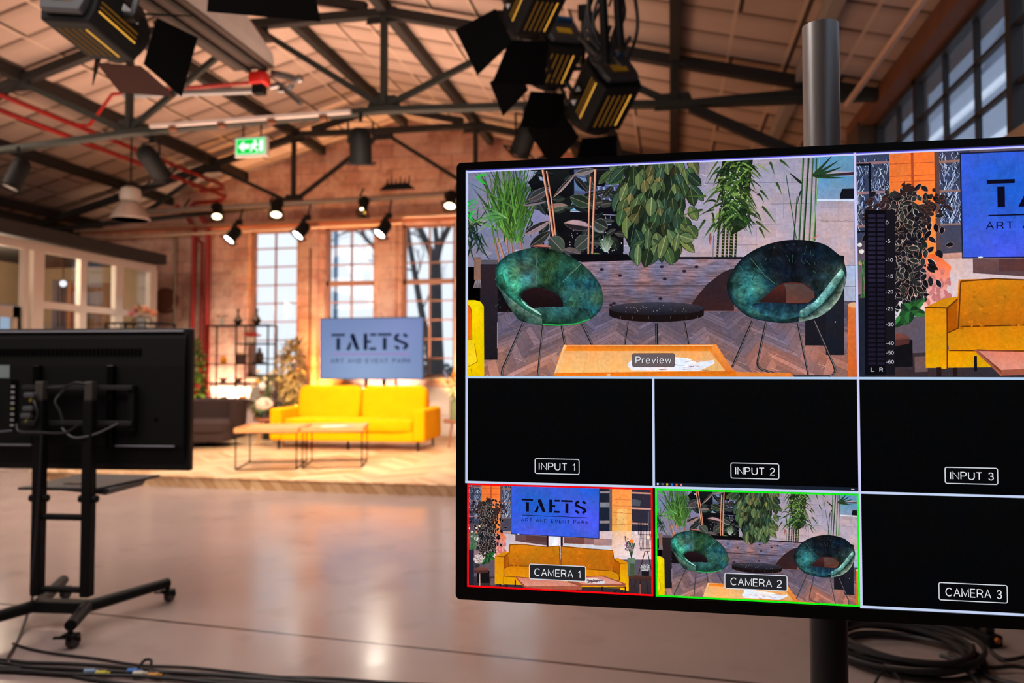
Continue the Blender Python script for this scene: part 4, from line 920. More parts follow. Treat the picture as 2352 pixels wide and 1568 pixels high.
tr = MB(); tr.add([(-.20, -.08, .66), (.20, -.08, .66), (.26, .40, .66), (-.20, .40, .66), (-.20, -.08, .672), (.20, -.08, .672), (.26, .40, .672), (-.20, .40, .672)], [(3, 2, 1, 0), (4, 5, 6, 7), (0, 1, 5, 4), (1, 2, 6, 5), (2, 3, 7, 6), (3, 0, 4, 7)]); tr.prism([(-.08, .655), (.22, .63), (.24, .66), (-.2, .66)], -.02, .3, 'y'); tr.build('tray', M['dark_grey'], cart)
MB().box((.02, .06, .674), (.13, .05, .004)).build('tray_slot', M['black_gloss'], cart)
for x in PXs: MB().cyl((x - .045, -.10, .625), (x + .045, -.10, .625), .018).build('clamp_knob', M['black_metal'], cart, smooth=True)
# small connector boxes and leads on the cart
for x, z, c in ((-.10, 1.10, (160, 150, 30)), (-.12, 1.00, (130, 130, 46)), (-.285, 1.115, (160, 150, 48))):
    MB().cyl((x, -.14, z), (x + .012, -.14, z + .016), .007, n=8).build('connector', pm('conn%d' % c[2], c, .5), cart)
for x, z in ((-.105, 1.065), (-.115, 1.03), (-.10, 1.13)): MB().box((x, -.14, z), (.05, .03, .022)).build('adapter', pm('adapter_grey', (84, 86, 90), .4, .2), cart, bevel=.004)
def lead(pts, r, label, cat='cable', m='cable', name='signal_cable', base=cart):
    b = MB(); b.tube(spline(pts), r, 6)
    return b
for pts in ([(-.16, -.15, .99), (-.14, -.16, .955), (-.06, -.15, .95), (.08, -.14, .948), (.15, -.14, .99)], [(.06, -.13, .97), (.13, -.14, .925), (.22, -.11, .94), (.31, -.07, .99)], [(-.10, -.09, 1.16), (.05, -.11, 1.17), (.13, -.13, 1.19), (.2, -.1, 1.175)], [(.03, -.08, 1.15), (.015, -.12, 1.10), (.04, -.12, 1.05), (.06, -.12, .99)], [(-.11, -.10, 1.14), (-.08, -.14, 1.1), (-.06, -.14, 1.04), (-.09, -.13, .98)]):
    MB().tube(spline(pts), .006, 6).build('signal_lead', pm('lead_grey', (34, 34, 37), .5), cart, smooth=True)
for pts in ([(-.36, -.05, 1.11), (-.42, -.09, 1.06), (-.42, -.1, .98), (-.35, -.08, .945), (-.25, -.06, .95)],):
    MB().tube(spline(pts), .006, 6).build('signal_lead', pm('lead_blue', (52, 60, 72), .5), cart, smooth=True)

# ================================================================== cables on the floor
def cab(name, pts, r, label, cat='cable', group=None, mat='cable', n=8):
    b = MB().tube(spline(pts, n), r, 7); return solo(name, b, M[mat] if mat in M else mat, label, cat, group, smooth=True)
def fl(px, py, z=.008): p = atz(px, py, z); return (p.x, p.y, z)
q0 = cc + Vector((-.012, -.150, 0))
cab('power_cable', [(q0.x, q0.y, .95), (q0.x - .01, q0.y - .01, .5), (q0.x - .015, q0.y - .03, .2)] + [fl(78, 1360, .10), fl(50, 1450), fl(30, 1490), fl(18, 1515), fl(30, 1535)], .007, 'thin black cable hanging down the television cart to the floor')
cab('signal_cable', [fl(30, 1478), fl(70, 1490), fl(130, 1501), fl(220, 1512), fl(320, 1527), fl(430, 1532), fl(560, 1545), fl(700, 1560), fl(860, 1572), fl(1010, 1590)], .006, 'thin black cable trailing across the floor just behind the cable bundle')
rc = random.Random(4)
for k, (c0, lab) in enumerate(((1518, 'black cable at the rear edge of the floor bundle'), (1524, 'black cable second from the rear in the floor bundle'), (1531, 'black cable in the middle of the floor bundle'), (1538, 'black cable fourth from the rear in the floor bundle'), (1546, 'black cable bowing out at the front of the floor bundle'))):
    pts = []
    for j, px in enumerate((-120, 0, 60, 130, 210, 300, 400, 500, 620, 760, 900, 1080, 1300)):
        py = c0 + (px - 0) * (.056 if k < 4 else .068) + rc.uniform(-4, 4) + (9 * math.sin(px / 90 + k) if k == 4 else 0)
        pts.append(fl(px, py, .009 + .007 * (k % 2)))
    cab('floor_cable', pts, .008, lab, group='cables on the floor in front of the cart')
for (px, py), c, lab in (((305, 1540), (40, 110, 190), 'blue cable connector lying on the floor bundle'), ((318, 1546), (200, 196, 180), 'pale cable connector next to the blue one on the floor'), ((232, 1545), (190, 180, 40), 'small yellow tag on the floor cable bundle'), ((206, 1541), (120, 150, 180), 'small pale blue tag on the floor cable bundle'), ((352, 1550), (200, 140, 40), 'small orange tag on the floor cable bundle')):
    p = fl(px, py, .02); b = MB().cyl((p[0] - .02, p[1] - .005, p[2]), (p[0] + .02, p[1] + .005, p[2]), .010, n=10); b.cyl((p[0] + .02, p[1] + .005, p[2]), (p[0] + .035, p[1] + .009, p[2]), .006, n=8)
    solo('cable_connector', b, pm('conn_%d_%d' % (c[0], c[2]), c, .4), lab, 'connector', smooth=True)
p = fl(330, 1537, .02); cab('cable_loop', [(p[0] - .03, p[1], .02), (p[0] - .01, p[1] + .02, .05), (p[0] + .02, p[1] + .02, .05), (p[0] + .03, p[1], .02), (p[0] + .06, p[1] - .02, .012)], .006, 'small upright loop of black cable on the floor bundle')
# coil at the right
cz = atz(2075, 1502, .02); pts = []
for k in range(8 * 26):
    a = 2 * PI * k / 26; lp = k / 26
    pts.append((cz.x + (.27 + .03 * math.sin(lp * 2.1)) * math.cos(a) + .015 * math.sin(lp), cz.y + (.25 + .025 * math.cos(lp * 1.7)) * math.sin(a), .012 + .010 * lp + .006 * math.sin(a * 2 + lp)))
cab('cable_coil', pts, .011, 'thick dark cable coiled in a ring on the floor behind the monitor', 'cable coil', n=2)
for k, (pp, lab) in enumerate(((((2170, 1440), (2215, 1480), (2250, 1520), (2290, 1580)), 'black cable running steeply from the plug cluster beside the coil'), (((2230, 1450), (2270, 1490), (2310, 1515), (2380, 1500)), 'black cable curving to the far edge beside the coil'), (((2180, 1500), (2230, 1530), (2290, 1560), (2370, 1580)), 'black cable lying lowest beside the coil'), (((2200, 1490), (2260, 1530), (2330, 1530), (2390, 1540)), 'black cable crossing between coil and monitor corner'), (((2010, 1568), (2025, 1545), (2050, 1542), (2075, 1570)), 'thin black cable loop in front of the coil'), (((2160, 1505), (2200, 1520), (2240, 1560), (2270, 1590)), 'black cable hugging the outer edge of the coil'))):
    cab('loose_cable', [fl(*p, .012 + .006 * k) for p in pp], .009 if k != 4 else .005, lab, group='loose cables beside the coil')
p = fl(2225, 1462, .0)
b = MB(); b.box((p[0], p[1], .03), (.09, .32, .055), .4); ps = thing('power_strip', 'black power strip with plugged leads on floor by the coil', 'power strip', (p[0], p[1], 0), .4)
MB().box((0, 0, .03), (.075, .32, .055)).build('housing', M['matte_black'], ps, bevel=.008)
for k in range(4): MB().box((0, -.11 + k * .075, .072), (.045, .045, .035)).build('plug', M['black_plastic'], ps, bevel=.006)
MB().cyl((.0, -.16, .04), (.0, -.175, .04), .012).build('switch', pm('switch_orange', (170, 90, 30), .5), ps)
# ================================================================== building shell
XL, XR, Y0, YB = -10.75, 2.0, -5.0, 12.2
RX = -4.4
def roof_z(x): return 5.47 - .257 * abs(x - RX)
def floor_mat():
    m = pm('polished_concrete', (160, 143, 137), .3, var=.14, spec=.8, scale=1.3, detail=8); nt = m.node_tree; N = nt.nodes; L = nt.links; b = N['Principled BSDF']
    tc = [n for n in N if n.type == 'TEX_COORD'][0]; sp = N.new('ShaderNodeSeparateXYZ'); L.new(tc.outputs['Object'], sp.inputs[0])
    nz = N.new('ShaderNodeTexNoise'); nz.inputs['Scale'].default_value = 2.2; nz.inputs['Detail'].default_value = 8; nz.inputs['Roughness'].default_value = .65; L.new(tc.outputs['Object'], nz.inputs['Vector'])
    mr = N.new('ShaderNodeMapRange'); mr.inputs[1].default_value = .3; mr.inputs[2].default_value = .75; mr.inputs[3].default_value = .13; mr.inputs[4].default_value = .27; L.new(nz.outputs['Fac'], mr.inputs[0]); L.new(mr.outputs[0], b.inputs['Roughness'])
    # saw joints and a wandering crack
    def band(src, off, w, slope=None):
        a = N.new('ShaderNodeMath'); a.operation = 'ADD'; a.inputs[1].default_value = -off; L.new(src, a.inputs[0])
        if slope:
            s2 = N.new('ShaderNodeMath'); s2.operation = 'MULTIPLY_ADD'; L.new(sp.outputs['X'], s2.inputs[0]); s2.inputs[1].default_value = slope; L.new(a.outputs[0], s2.inputs[2]); a = s2
        c = N.new('ShaderNodeMath'); c.operation = 'ABSOLUTE'; L.new(a.outputs[0], c.inputs[0])
        d = N.new('ShaderNodeMath'); d.operation = 'LESS_THAN'; d.inputs[1].default_value = w; L.new(c.outputs[0], d.inputs[0]); return d.outputs[0]
    ln = [band(sp.outputs['Y'], 3.25, .011, .065), band(sp.outputs['X'], 3.4, .006), band(sp.outputs['Y'], -1.5, .008)]
    mx = N.new('ShaderNodeMath'); mx.operation = 'MAXIMUM'; L.new(ln[0], mx.inputs[0]); L.new(ln[1], mx.inputs[1])
    m2 = N.new('ShaderNodeMath'); m2.operation = 'MAXIMUM'; L.new(mx.outputs[0], m2.inputs[0]); L.new(ln[2], m2.inputs[1])
    vz = N.new('ShaderNodeTexNoise'); vz.inputs['Scale'].default_value = 3.4; vz.inputs['Detail'].default_value = 9; L.new(tc.outputs['Object'], vz.inputs['Vector'])
    sr = N.new('ShaderNodeMapRange'); sr.inputs[1].default_value = .58; sr.inputs[2].default_value = .9; sr.inputs[3].default_value = 0; sr.inputs[4].default_value = .5; L.new(vz.outputs['Fac'], sr.inputs[0])
    old = b.inputs['Base Color'].links[0].from_socket
    a1 = N.new('ShaderNodeMix'); a1.data_type = 'RGBA'; L.new(sr.outputs[0], a1.inputs[0]); L.new(old, a1.inputs[6]); a1.inputs[7].default_value = C(96, 82, 76)
    a2 = N.new('ShaderNodeMix'); a2.data_type = 'RGBA'; L.new(m2.outputs[0], a2.inputs[0]); L.new(a1.outputs[2], a2.inputs[6]); a2.inputs[7].default_value = C(66, 58, 54)
    L.new(a2.outputs[2], b.inputs['Base Color']); return m
def brick_mat(name, c1_, c2_, mortar, bw, bh, stain, ax='XZ', bump=.4, ms=.012):
    m = pm(name, c1_, .85, var=.1, scale=3); nt = m.node_tree; N = nt.nodes; L = nt.links; b = N['Principled BSDF']
    tc = [n for n in N if n.type == 'TEX_COORD'][0]; sp = N.new('ShaderNodeSeparateXYZ'); L.new(tc.outputs['Object'], sp.inputs[0])
    cb_ = N.new('ShaderNodeCombineXYZ'); L.new(sp.outputs[ax[0]], cb_.inputs[0]); L.new(sp.outputs[ax[1]], cb_.inputs[1])
    bt = N.new('ShaderNodeTexBrick'); L.new(cb_.outputs[0], bt.inputs['Vector'])
    bt.inputs['Color1'].default_value = C(*c1_); bt.inputs['Color2'].default_value = C(*c2_); bt.inputs['Mortar'].default_value = C(*mortar)
    bt.inputs['Scale'].default_value = 1; bt.inputs['Mortar Size'].default_value = ms; bt.inputs['Brick Width'].default_value = bw; bt.inputs['Row Height'].default_value = bh; bt.inputs['Bias'].default_value = 0
    nz = N.new('ShaderNodeTexNoise'); nz.inputs['Scale'].default_value = 2.6; nz.inputs['Detail'].default_value = 9; nz.inputs['Roughness'].default_value = .7; L.new(tc.outputs['Object'], nz.inputs['Vector'])
    mr = N.new('ShaderNodeMapRange'); mr.inputs[1].default_value = .42; mr.inputs[2].default_value = .62; L.new(nz.outputs['Fac'], mr.inputs[0])
    mx = N.new('ShaderNodeMix'); mx.data_type = 'RGBA'; L.new(mr.outputs[0], mx.inputs[0]); L.new(bt.outputs['Color'], mx.inputs[6]); mx.inputs[7].default_value = C(*stain)
    mr.inputs[4].default_value = .75
    L.new(mx.outputs[2], b.inputs['Base Color'])
    bp = N.new('ShaderNodeBump'); bp.inputs['Strength'].default_value = bump; bp.inputs['Distance'].default_value = .03; bp.invert = True; L.new(bt.outputs['Fac'], bp.inputs['Height']); L.new(bp.outputs[0], b.inputs['Normal'])
    return m
M['floor'] = floor_mat()
M['brick'] = brick_mat('old_block_wall', (204, 154, 136), (162, 112, 100), (156, 118, 106), .42, .21, (224, 188, 168), bump=.25)
def roof_mat():
    m = pm('roof_panels', (178, 154, 140), .85, var=.16, scale=2.2, detail=6); nt = m.node_tree; N = nt.nodes; L = nt.links; b = N['Principled BSDF']
    tc = [n for n in N if n.type == 'TEX_COORD'][0]; sp = N.new('ShaderNodeSeparateXYZ'); L.new(tc.outputs['Object'], sp.inputs[0])
    def mt(op, a, b_=None):
        n = N.new('ShaderNodeMath'); n.operation = op
        for i, v in enumerate((a, b_)):
            if v is None: continue
            if isinstance(v, (int, float)): n.inputs[i].default_value = v
            else: L.new(v, n.inputs[i])
        return n.outputs[0]
    u = mt('FRACT', mt('DIVIDE', mt('ADD', sp.outputs['X'], 4.4), .4933)); v = mt('FRACT', mt('DIVIDE', sp.outputs['Y'], .46))
    cell = mt('FLOOR', mt('DIVIDE', mt('ADD', sp.outputs['X'], 4.4), .4933)); row = mt('FLOOR', mt('DIVIDE', sp.outputs['Y'], .46))
    cv = N.new('ShaderNodeCombineXYZ'); L.new(cell, cv.inputs[0]); L.new(row, cv.inputs[1]); wn = N.new('ShaderNodeTexWhiteNoise'); L.new(cv.outputs[0], wn.inputs[0])
    def mix_(fac, a_, col):
        x = N.new('ShaderNodeMix'); x.data_type = 'RGBA'; L.new(fac, x.inputs[0]); L.new(a_, x.inputs[6]); x.inputs[7].default_value = C(*col); return x.outputs[2]
    col = b.inputs['Base Color'].links[0].from_socket
    col = mix_(mt('MULTIPLY', wn.outputs['Value'], .35), col, (140, 112, 96))
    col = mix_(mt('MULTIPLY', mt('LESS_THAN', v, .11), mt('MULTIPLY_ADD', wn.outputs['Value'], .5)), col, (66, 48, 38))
    col = mix_(mt('MULTIPLY', mt('SUBTRACT', 1.0, mt('MINIMUM', mt('MULTIPLY', v, 2.6), 1.0)), .45), col, (96, 72, 58))  # soft shade beside each cross joint, painted into the panel colour
    col = mix_(mt('MULTIPLY', mt('LESS_THAN', mt('ABSOLUTE', mt('SUBTRACT', u, .10)), .035), mt('GREATER_THAN', wn.outputs['Value'], .45)), col, (58, 42, 34))
    col = mix_(mt('MULTIPLY', mt('LESS_THAN', u, .065), .8), col, (190, 164, 144))
    L.new(col, b.inputs['Base Color'])
    h = mt('MAXIMUM', mt('LESS_THAN', u, .065), mt('MULTIPLY', mt('LESS_THAN', v, .06), .8)); bp = N.new('ShaderNodeBump'); bp.invert = True; bp.inputs['Strength'].default_value = .7; bp.inputs['Distance'].default_value = .03; L.new(h, bp.inputs['Height']); L.new(bp.outputs[0], b.inputs['Normal'])
    return m
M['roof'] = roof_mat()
M['side_wall'] = brick_mat('side_brick', (92, 70, 56), (76, 56, 46), (60, 48, 40), .24, .08, (82, 64, 52), 'YZ')
M['rust'] = pm('rusty_steel', (23, 17, 13), .75, 0, var=.3, scale=7)
M['green_steel'] = pm('green_steel', (29, 32, 26), .75, 0, var=.25, scale=7)
M['red_pipe'] = pm('red_pipe', (140, 18, 10), .4, var=.1)
M['win_frame'] = pm('window_frame', (150, 110, 92), .55, var=.1)
M['brown_wood'] = pm('brown_wood', (112, 66, 38), .6, var=.25, scale=5)
def glass_mat():
    m = bpy.data.materials.new('clear_glass'); m.use_nodes = True; N = m.node_tree.nodes; L = m.node_tree.links; N.clear()
    o = N.new('ShaderNodeOutputMaterial'); t = N.new('ShaderNodeBsdfTransparent'); g = N.new('ShaderNodeBsdfGlossy'); mx = N.new('ShaderNodeMixShader'); f = N.new('ShaderNodeLayerWeight'); pw = N.new('ShaderNodeMath'); pw.operation = 'POWER'; pw.inputs[1].default_value = 4; ad = N.new('ShaderNodeMath'); ad.operation = 'MULTIPLY_ADD'; ad.inputs[1].default_value = .5; ad.inputs[2].default_value = .035; L.new(f.outputs['Facing'], pw.inputs[0]); L.new(pw.outputs[0], ad.inputs[0])
    t.inputs[0].default_value = (.975, .985, .99, 1); g.inputs['Roughness'].default_value = .03; f.inputs[0].default_value = .5
    L.new(ad.outputs[0], mx.inputs[0]); L.new(t.outputs[0], mx.inputs[1]); L.new(g.outputs[0], mx.inputs[2]); L.new(mx.outputs[0], o.inputs[0]); return m
M['glass'] = glass_mat()

struct('floor', MB().span((XL - .2, Y0, -.1), (XR + .2, YB + .3, 0)), M['floor'])
# back wall with window openings
WINS = [(-7.30, -6.37), (-5.86, -4.94), (-4.45, -3.52), (-3.02, -2.09)]
ZS, ZH = 1.08, 3.68
bw = MB(); x = XL
for a, c in WINS:
    bw.span((x, YB, 0), (a, YB + .3, ZH)); bw.span((a, YB, 0), (c, YB + .3, ZS)); x = c
bw.span((x, YB, 0), (XR + .2, YB + .3, ZH))
bw.prism([(XL, ZH), (XR + .2, ZH), (XR + .2, roof_z(XR)), (RX, roof_z(RX)), (XL, roof_z(XL))], YB, YB + .3)
struct('wall_back', bw, M['brick'])
# projecting pilasters and a lintel band on the back wall
for i, (a, c) in enumerate(((-6.28, -5.95), (-4.85, -4.53))):
    struct('trim_%d' % (i + 1), MB().span((a, YB - .07, 0), (c, YB, ZH + .02)), M['brick'])
struct('trim_3', MB().span((XL, YB - .03, 3.72), (XR, YB, 3.80)), pm('lintel_band', (196, 120, 84), .7))
struct('trim_7', MB().span((-8.0, YB - .02, 0), (XR, YB, .92)), pm('whitewash', (232, 216, 204), .8, var=.08, scale=3))
for i, (a, c) in enumerate(WINS):
    w = thing('window_%d' % (i + 1), None, None, ((a + c) / 2, YB + .12, ZS)); w['kind'] = 'structure'; hw = (c - a) / 2; H = ZH - ZS
    f = MB(); t = .05
    f.span((-hw, -.03, 0), (-hw + t, .04, H)); f.span((hw - t, -.03, 0), (hw, .04, H)); f.span((-hw, -.03, 0), (hw, .04, t)); f.span((-hw, -.03, H - t), (hw, .04, H))
    f.build('window_frame', M['win_frame'], w)
    mb = MB(); mb.span((-.014, -.015, 0), (.014, .015, H)); rows = 8
    for k in range(1, rows): mb.span((-hw, -.015, H * k / rows - .011), (hw, .015, H * k / rows + .011))
    if i > 0: mb.span((-hw, -.03, H * 5 / rows - .04), (hw, .03, H * 5 / rows + .04))
    mb.build('muntin', M['win_frame'], w)
    MB().span((-hw + .01, .018, .01), (hw - .01, .022, H - .01)).build('glass_pane', M['glass'], w)
    MB().span((-hw - .03, -.20, -.05), (hw + .03, .05, 0)).build('window_sill', pm('sill_stone', (176, 150, 130), .7), w, bevel=.008)
# roof
def slope(x0, x1):
    return MB().prism([(x0, roof_z(x0)), (x1, roof_z(x1)), (x1, roof_z(x1) + .12), (x0, roof_z(x0) + .12)], Y0, YB + .5)
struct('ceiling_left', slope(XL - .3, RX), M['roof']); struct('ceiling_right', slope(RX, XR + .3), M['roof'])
struct('wall_left', MB().span((XL - .3, Y0, 0), (XL, YB, 3.9)), pm('dark_wall', (52, 44, 40), .8))
struct('wall_front', MB().span((XL, Y0 - .3, 0), (XR, Y0, 5.4)), pm('front_wall', (120, 104, 92), .8))
# right wall with the clerestory
ZC0, ZC1 = 2.62, 3.66; YW = 8.05
rw = MB(); rw.span((XR, Y0, 0), (XR + .25, YW, ZC0)); rw.span((XR, YW, 0), (XR + .25, YB, 3.86)); rw.span((XR, Y0, ZC1), (XR + .25, YW, 3.90))
struct('wall_right', rw, M['side_wall'])
w = thing('window_5', None, None, (XR + .05, 0, ZC0)); w['kind'] = 'structure'
f = MB(); f.span((-.05, Y0, -.03), (.05, YW, .05)); f.span((-.05, Y0, ZC1 - ZC0 - .05), (.05, YW, ZC1 - ZC0))
k = 0; y = 8.03
while y > Y0:
    if k % 3 == 2 or k == 0: f.span((-.05, y - .035, 0), (.05, y + .035, ZC1 - ZC0))
    y -= .598; k += 1
f.build('window_frame', pm('dark_frame', (44, 38, 36), .5), w)
mb = MB(); y = 8.03
while y > Y0:
    mb.span((-.02, y - .012, 0), (.02, y + .012, ZC1 - ZC0)); y -= .598
for z in (.345, .695): mb.span((-.02, Y0, z - .013), (.02, YW, z + .013))
mb.build('muntin', pm('dark_frame', (44, 38, 36), .5), w)
def frosted():
    m = bpy.data.materials.new('hazy_glass'); m.use_nodes = True; N = m.node_tree.nodes; L = m.node_tree.links; N.clear()
    o = N.new('ShaderNodeOutputMaterial'); t = N.new('ShaderNodeBsdfTransparent'); d = N.new('ShaderNodeBsdfDiffuse'); mx = N.new('ShaderNodeMixShader')
    t.inputs[0].default_value = (.86, .92, 1, 1); d.inputs[0].default_value = C(150, 166, 186); mx.inputs[0].default_value = .22
    L.new(t.outputs[0], mx.inputs[1]); L.new(d.outputs[0], mx.inputs[2]); L.new(mx.outputs[0], o.inputs[0]); return m
MB().span((.02, Y0, .01), (.024, YW, ZC1 - ZC0 - .01)).build('glass_pane', frosted(), w)
struct('trim_4', MB().span((XR - .14, Y0, ZC1 + .0), (XR, YW + .6, ZC1 + .16)), M['brown_wood'])
struct('trim_5', MB().span((XR - .10, Y0, ZC0 - .12), (XR, YW, ZC0 - .02)), pm('pale_sill', (150, 122, 98), .6))
struct('trim_6', MB().span((XR - .16, 8.05, 0), (XR, 8.55, 3.7)), pm('dark_pier', (80, 60, 44), .8))

# ================================================================== roof trusses, purlins
NODES = [-10.33, -8.85, -7.37, -5.92, -2.9, -1.42, .06, 1.52]
def tie_z(x):
    P = [(-10.7, 3.62), (-7.6, 3.78), (-5.92, 3.88), (-2.9, 3.93), (-1.2, 3.86), (.05, 3.78), (1.9, 3.72)]
    for (a, b), (c, d) in zip(P, P[1:]):
        if x <= c: return b + (d - b) * (x - a) / (c - a)
    return P[-1][1]
def chord_z(x): return 4.96 - .257 * max(0, abs(x - RX) - 1.5)
def truss(Y, label, steel, group=None):
    t = thing('roof_truss', label, 'truss', (RX, Y, 0), 0, group)
    def X(x): return x - RX
    b = lambda p, q, w, h: MB().bar((X(p[0]), 0, p[1]), (X(q[0]), 0, q[1]), w, h)
    b((-10.7, chord_z(-10.7)), (-5.9, chord_z(-5.9)), .10, .10).build('top_chord', M['rust'], t)
    b((-2.9, chord_z(-2.9)), (1.98, chord_z(1.98)), .10, .10).build('top_chord', M['rust'], t)
    b((-5.9, 5.0), (RX, 4.97), .10, .085).build('collar_beam', M['rust'], t); b((RX, 4.97), (-2.9, 4.95), .10, .085).build('collar_beam', M['rust'], t)
    b((-5.6, roof_z(-5.6) - .1), (RX, roof_z(RX) - .12), .08, .09).build('rafter', M['rust'], t); b((RX, roof_z(RX) - .12), (-3.1, roof_z(-3.1) - .1), .08, .09).build('rafter', M['rust'], t)
    pts = [(-10.7, tie_z(-10.7)), (-7.6, tie_z(-7.6)), (-5.92, tie_z(-5.92)), (-2.9, tie_z(-2.9)), (-1.2, tie_z(-1.2)), (.05, tie_z(.05)), (1.98, 3.72)]
    m = MB()
    for p, q in zip(pts, pts[1:]): m.bar((X(p[0]), 0, p[1]), (X(q[0]), 0, q[1]), .11, .055)
    m.build('bottom_chord', steel, t)
    for x in (-5.92, -2.9, .06): b((x, tie_z(x)), (x, chord_z(x)), .06, .07).build('post', steel if x < 0 else M['rust'], t)
    b((-8.85, tie_z(-8.85)), (-8.85, chord_z(-8.85)), .05, .05).build('post', steel, t)
    for p, q in (((-5.92, tie_z(-5.92) + .03), (-4.5, 4.88)), ((-2.9, tie_z(-2.9) + .03), (-4.3, 4.88)), ((-2.9, tie_z(-2.9) + .03), (-1.42, chord_z(-1.42))), ((.06, tie_z(.06)), (-1.42, chord_z(-1.42))), ((-5.92, tie_z(-5.92)), (-7.4, chord_z(-7.4))), ((-8.85, tie_z(-8.85)), (-7.4, chord_z(-7.4))), ((.06, tie_z(.06)), (1.52, chord_z(1.52)))):
        b(p, q, .05, .06).build('diagonal', steel, t)
    b((.2, 3.74), (1.95, 2.82), .08, .09).build('brace', M['rust'], t)
    for x, z in ((-5.92, tie_z(-5.92) + .04), (-2.9, tie_z(-2.9) + .04), (.06, tie_z(.06)), (-2.9, 4.9), (-5.9, 4.93), (RX, 4.88), (-7.4, chord_z(-7.4) - .06)):
        MB().prism([(X(x) - .20, z - .05), (X(x) + .20, z - .05), (X(x) + .13, z + .11), (X(x) - .13, z + .11)], -.012, .012).build('gusset', steel if z < 4.3 else M['rust'], t)
    return t
truss(7.4, 'greenish steel roof truss crossing nearest in the photo, carrying exit sign and white tube', M['green_steel'])
truss(11.2, 'dark rusty roof truss just in front of the brick back wall', M['rust'])
truss(3.6, 'dark roof truss overhead that carries the film lights', M['rust'])
for i, (x, mat, lab) in enumerate(((-10.33, 'rust', 'rusty steel purlin along the far left roof edge'), (-8.85, 'rust', 'rusty steel purlin low on the left roof slope'), (-7.37, 'rust', 'rusty steel purlin halfway up the left slope, above red pipes'), (-5.9, 'rust', 'rusty steel purlin by the left end of the truss collar'), (-4.4, 'rust', 'rusty steel ridge purlin under the roof peak'), (-2.9, 'rust', 'rusty steel purlin over the middle post of the trusses'), (-1.42, 'rust', 'rusty steel purlin between middle post and film lights'), (.06, 'rust', 'rusty steel purlin above the right truss post'), (1.2, 'pale', 'pale grey painted purlin beside the steel pole, near the right wall'))):
    z = roof_z(x) - .07
    b = MB().span((x - .05, Y0, z - .07), (x + .05, YB, z + .065))
    solo('roof_purlin', b, M['rust'] if mat == 'rust' else pm('pale_beam', (150, 138, 126), .6), lab, 'purlin')
# ================================================================== glazed office partition at the left
XP = -8.03; pf = MB()
wp = M['white_paint']
def pspan(ya, yb, za, zb, t=.06): pf.span((XP - t, ya, za), (XP, yb, zb))
ys = lambda px: atp(px, 650, Vector((XP, 0, 0)), Vector((1, 0, 0))).y
pspan(6.9, 10.72, 2.76, 2.88)
pf.span((XP - .06, 6.9, 2.04), (XP, 7.75, 2.13)); pspan(ys(100), 10.72, 2.03, 2.12); pspan(6.9, 10.72, 0, .9)
for a, c in ((55, 66), (76, 102), (185, 200), (266, 284), (345, 361)): pspan(ys(a), ys(c), .9, 2.8, .08)
struct('wall_partition', pf, wp)
struct('window_6', MB().span((XP - .035, ys(102), .9), (XP - .03, 10.7, 2.8)), M['glass'])
struct('ceiling_office', MB().span((XL, 5.2, 2.90), (XP + .12, 10.8, 3.06)), pm('dark_roofing', (34, 28, 26), .8))
struct('wall_office', MB().span((XL + .55, 5.2, 0), (XL + .6, 10.7, 2.9)), pm('office_beige', (150, 126, 98), .8))
struct('wall_office_back', MB().span((XL + .6, 10.66, 0), (XP - .06, 10.72, 2.88)), pm('office_beige', (150, 126, 98), .8))
struct('wall_office_side', MB().span((XL + .6, 5.2, 0), (XP, 5.3, 2.9)), pm('office_beige', (150, 126, 98), .8))
d = thing('door_1', None, None, (XP, 6.9, 0)); d['kind'] = 'structure'
db = MB(); y1 = ys(50); db.span((-.05, 0, 0), (-.01, .25, 2.02)); db.span((-.05, y1 - 6.9 - .04, 0), (-.01, y1 - 6.9, 2.02)); db.span((-.05, 0, 0), (-.01, y1 - 6.9, 1.0)); db.span((-.05, 0, 1.88), (-.01, y1 - 6.9, 2.02)); db.span((-.05, ys(33) - 6.9, 1.0), (-.01, y1 - 6.9, 2.02)); db.build('door_leaf', pm('door_grey', (176, 160, 142), .5), d)
MB().span((-.035, .25, 1.0), (-.03, ys(33) - 6.9, 1.9)).build('door_pane', M['glass'], d)
for i, (pa, pb, c, lab) in enumerate((((-9.25, 9.98), (-9.22, 10.16), (70, 70, 80), 'dark grey curtain hanging inside the glazed office'), ((-9.2, 10.19), (-9.18, 10.40), (156, 100, 64), 'brown orange curtain hanging beside the dark one in the office'), ((-9.05, 10.56), (-8.75, 10.56), (120, 88, 64), 'dull brown curtain at the rear of the glazed office'))):
    b = MB(); n = 9
    for k in range(n):
        t_ = k / (n - 1); x = pa[0] + (pb[0] - pa[0]) * t_; y = pa[1] + (pb[1] - pa[1]) * t_; o_ = .018 * math.sin(k * 1.9)
        b.cyl((x + (o_ if i < 2 else 0), y + (o_ if i == 2 else 0), .02), (x + (o_ if i < 2 else 0), y + (o_ if i == 2 else 0), 2.6), .024 if i < 2 else .036, n=8)
    solo('curtain', b, pm('cloth%d' % i, c, .9), lab, 'curtain', smooth=True)
p = atp(145, 651, Vector((XP - .5, 0, 0)), Vector((1, 0, 0)))
gl = thing('globe_lamp', 'small round white lamp glowing inside the glazed office', 'lamp', p)
MB().sph((0, 0, 0), .045, 14).build('globe', emit('globe_glow', (235, 240, 250), 1.6), gl, smooth=True); MB().cyl((0, 0, .04), (0, 0, 2.86 - p.z), .006, n=6).build('cord', M['black_metal'], gl)
p = atp(17, 735, Vector((XP - .9, 0, 0)), Vector((1, 0, 0)))
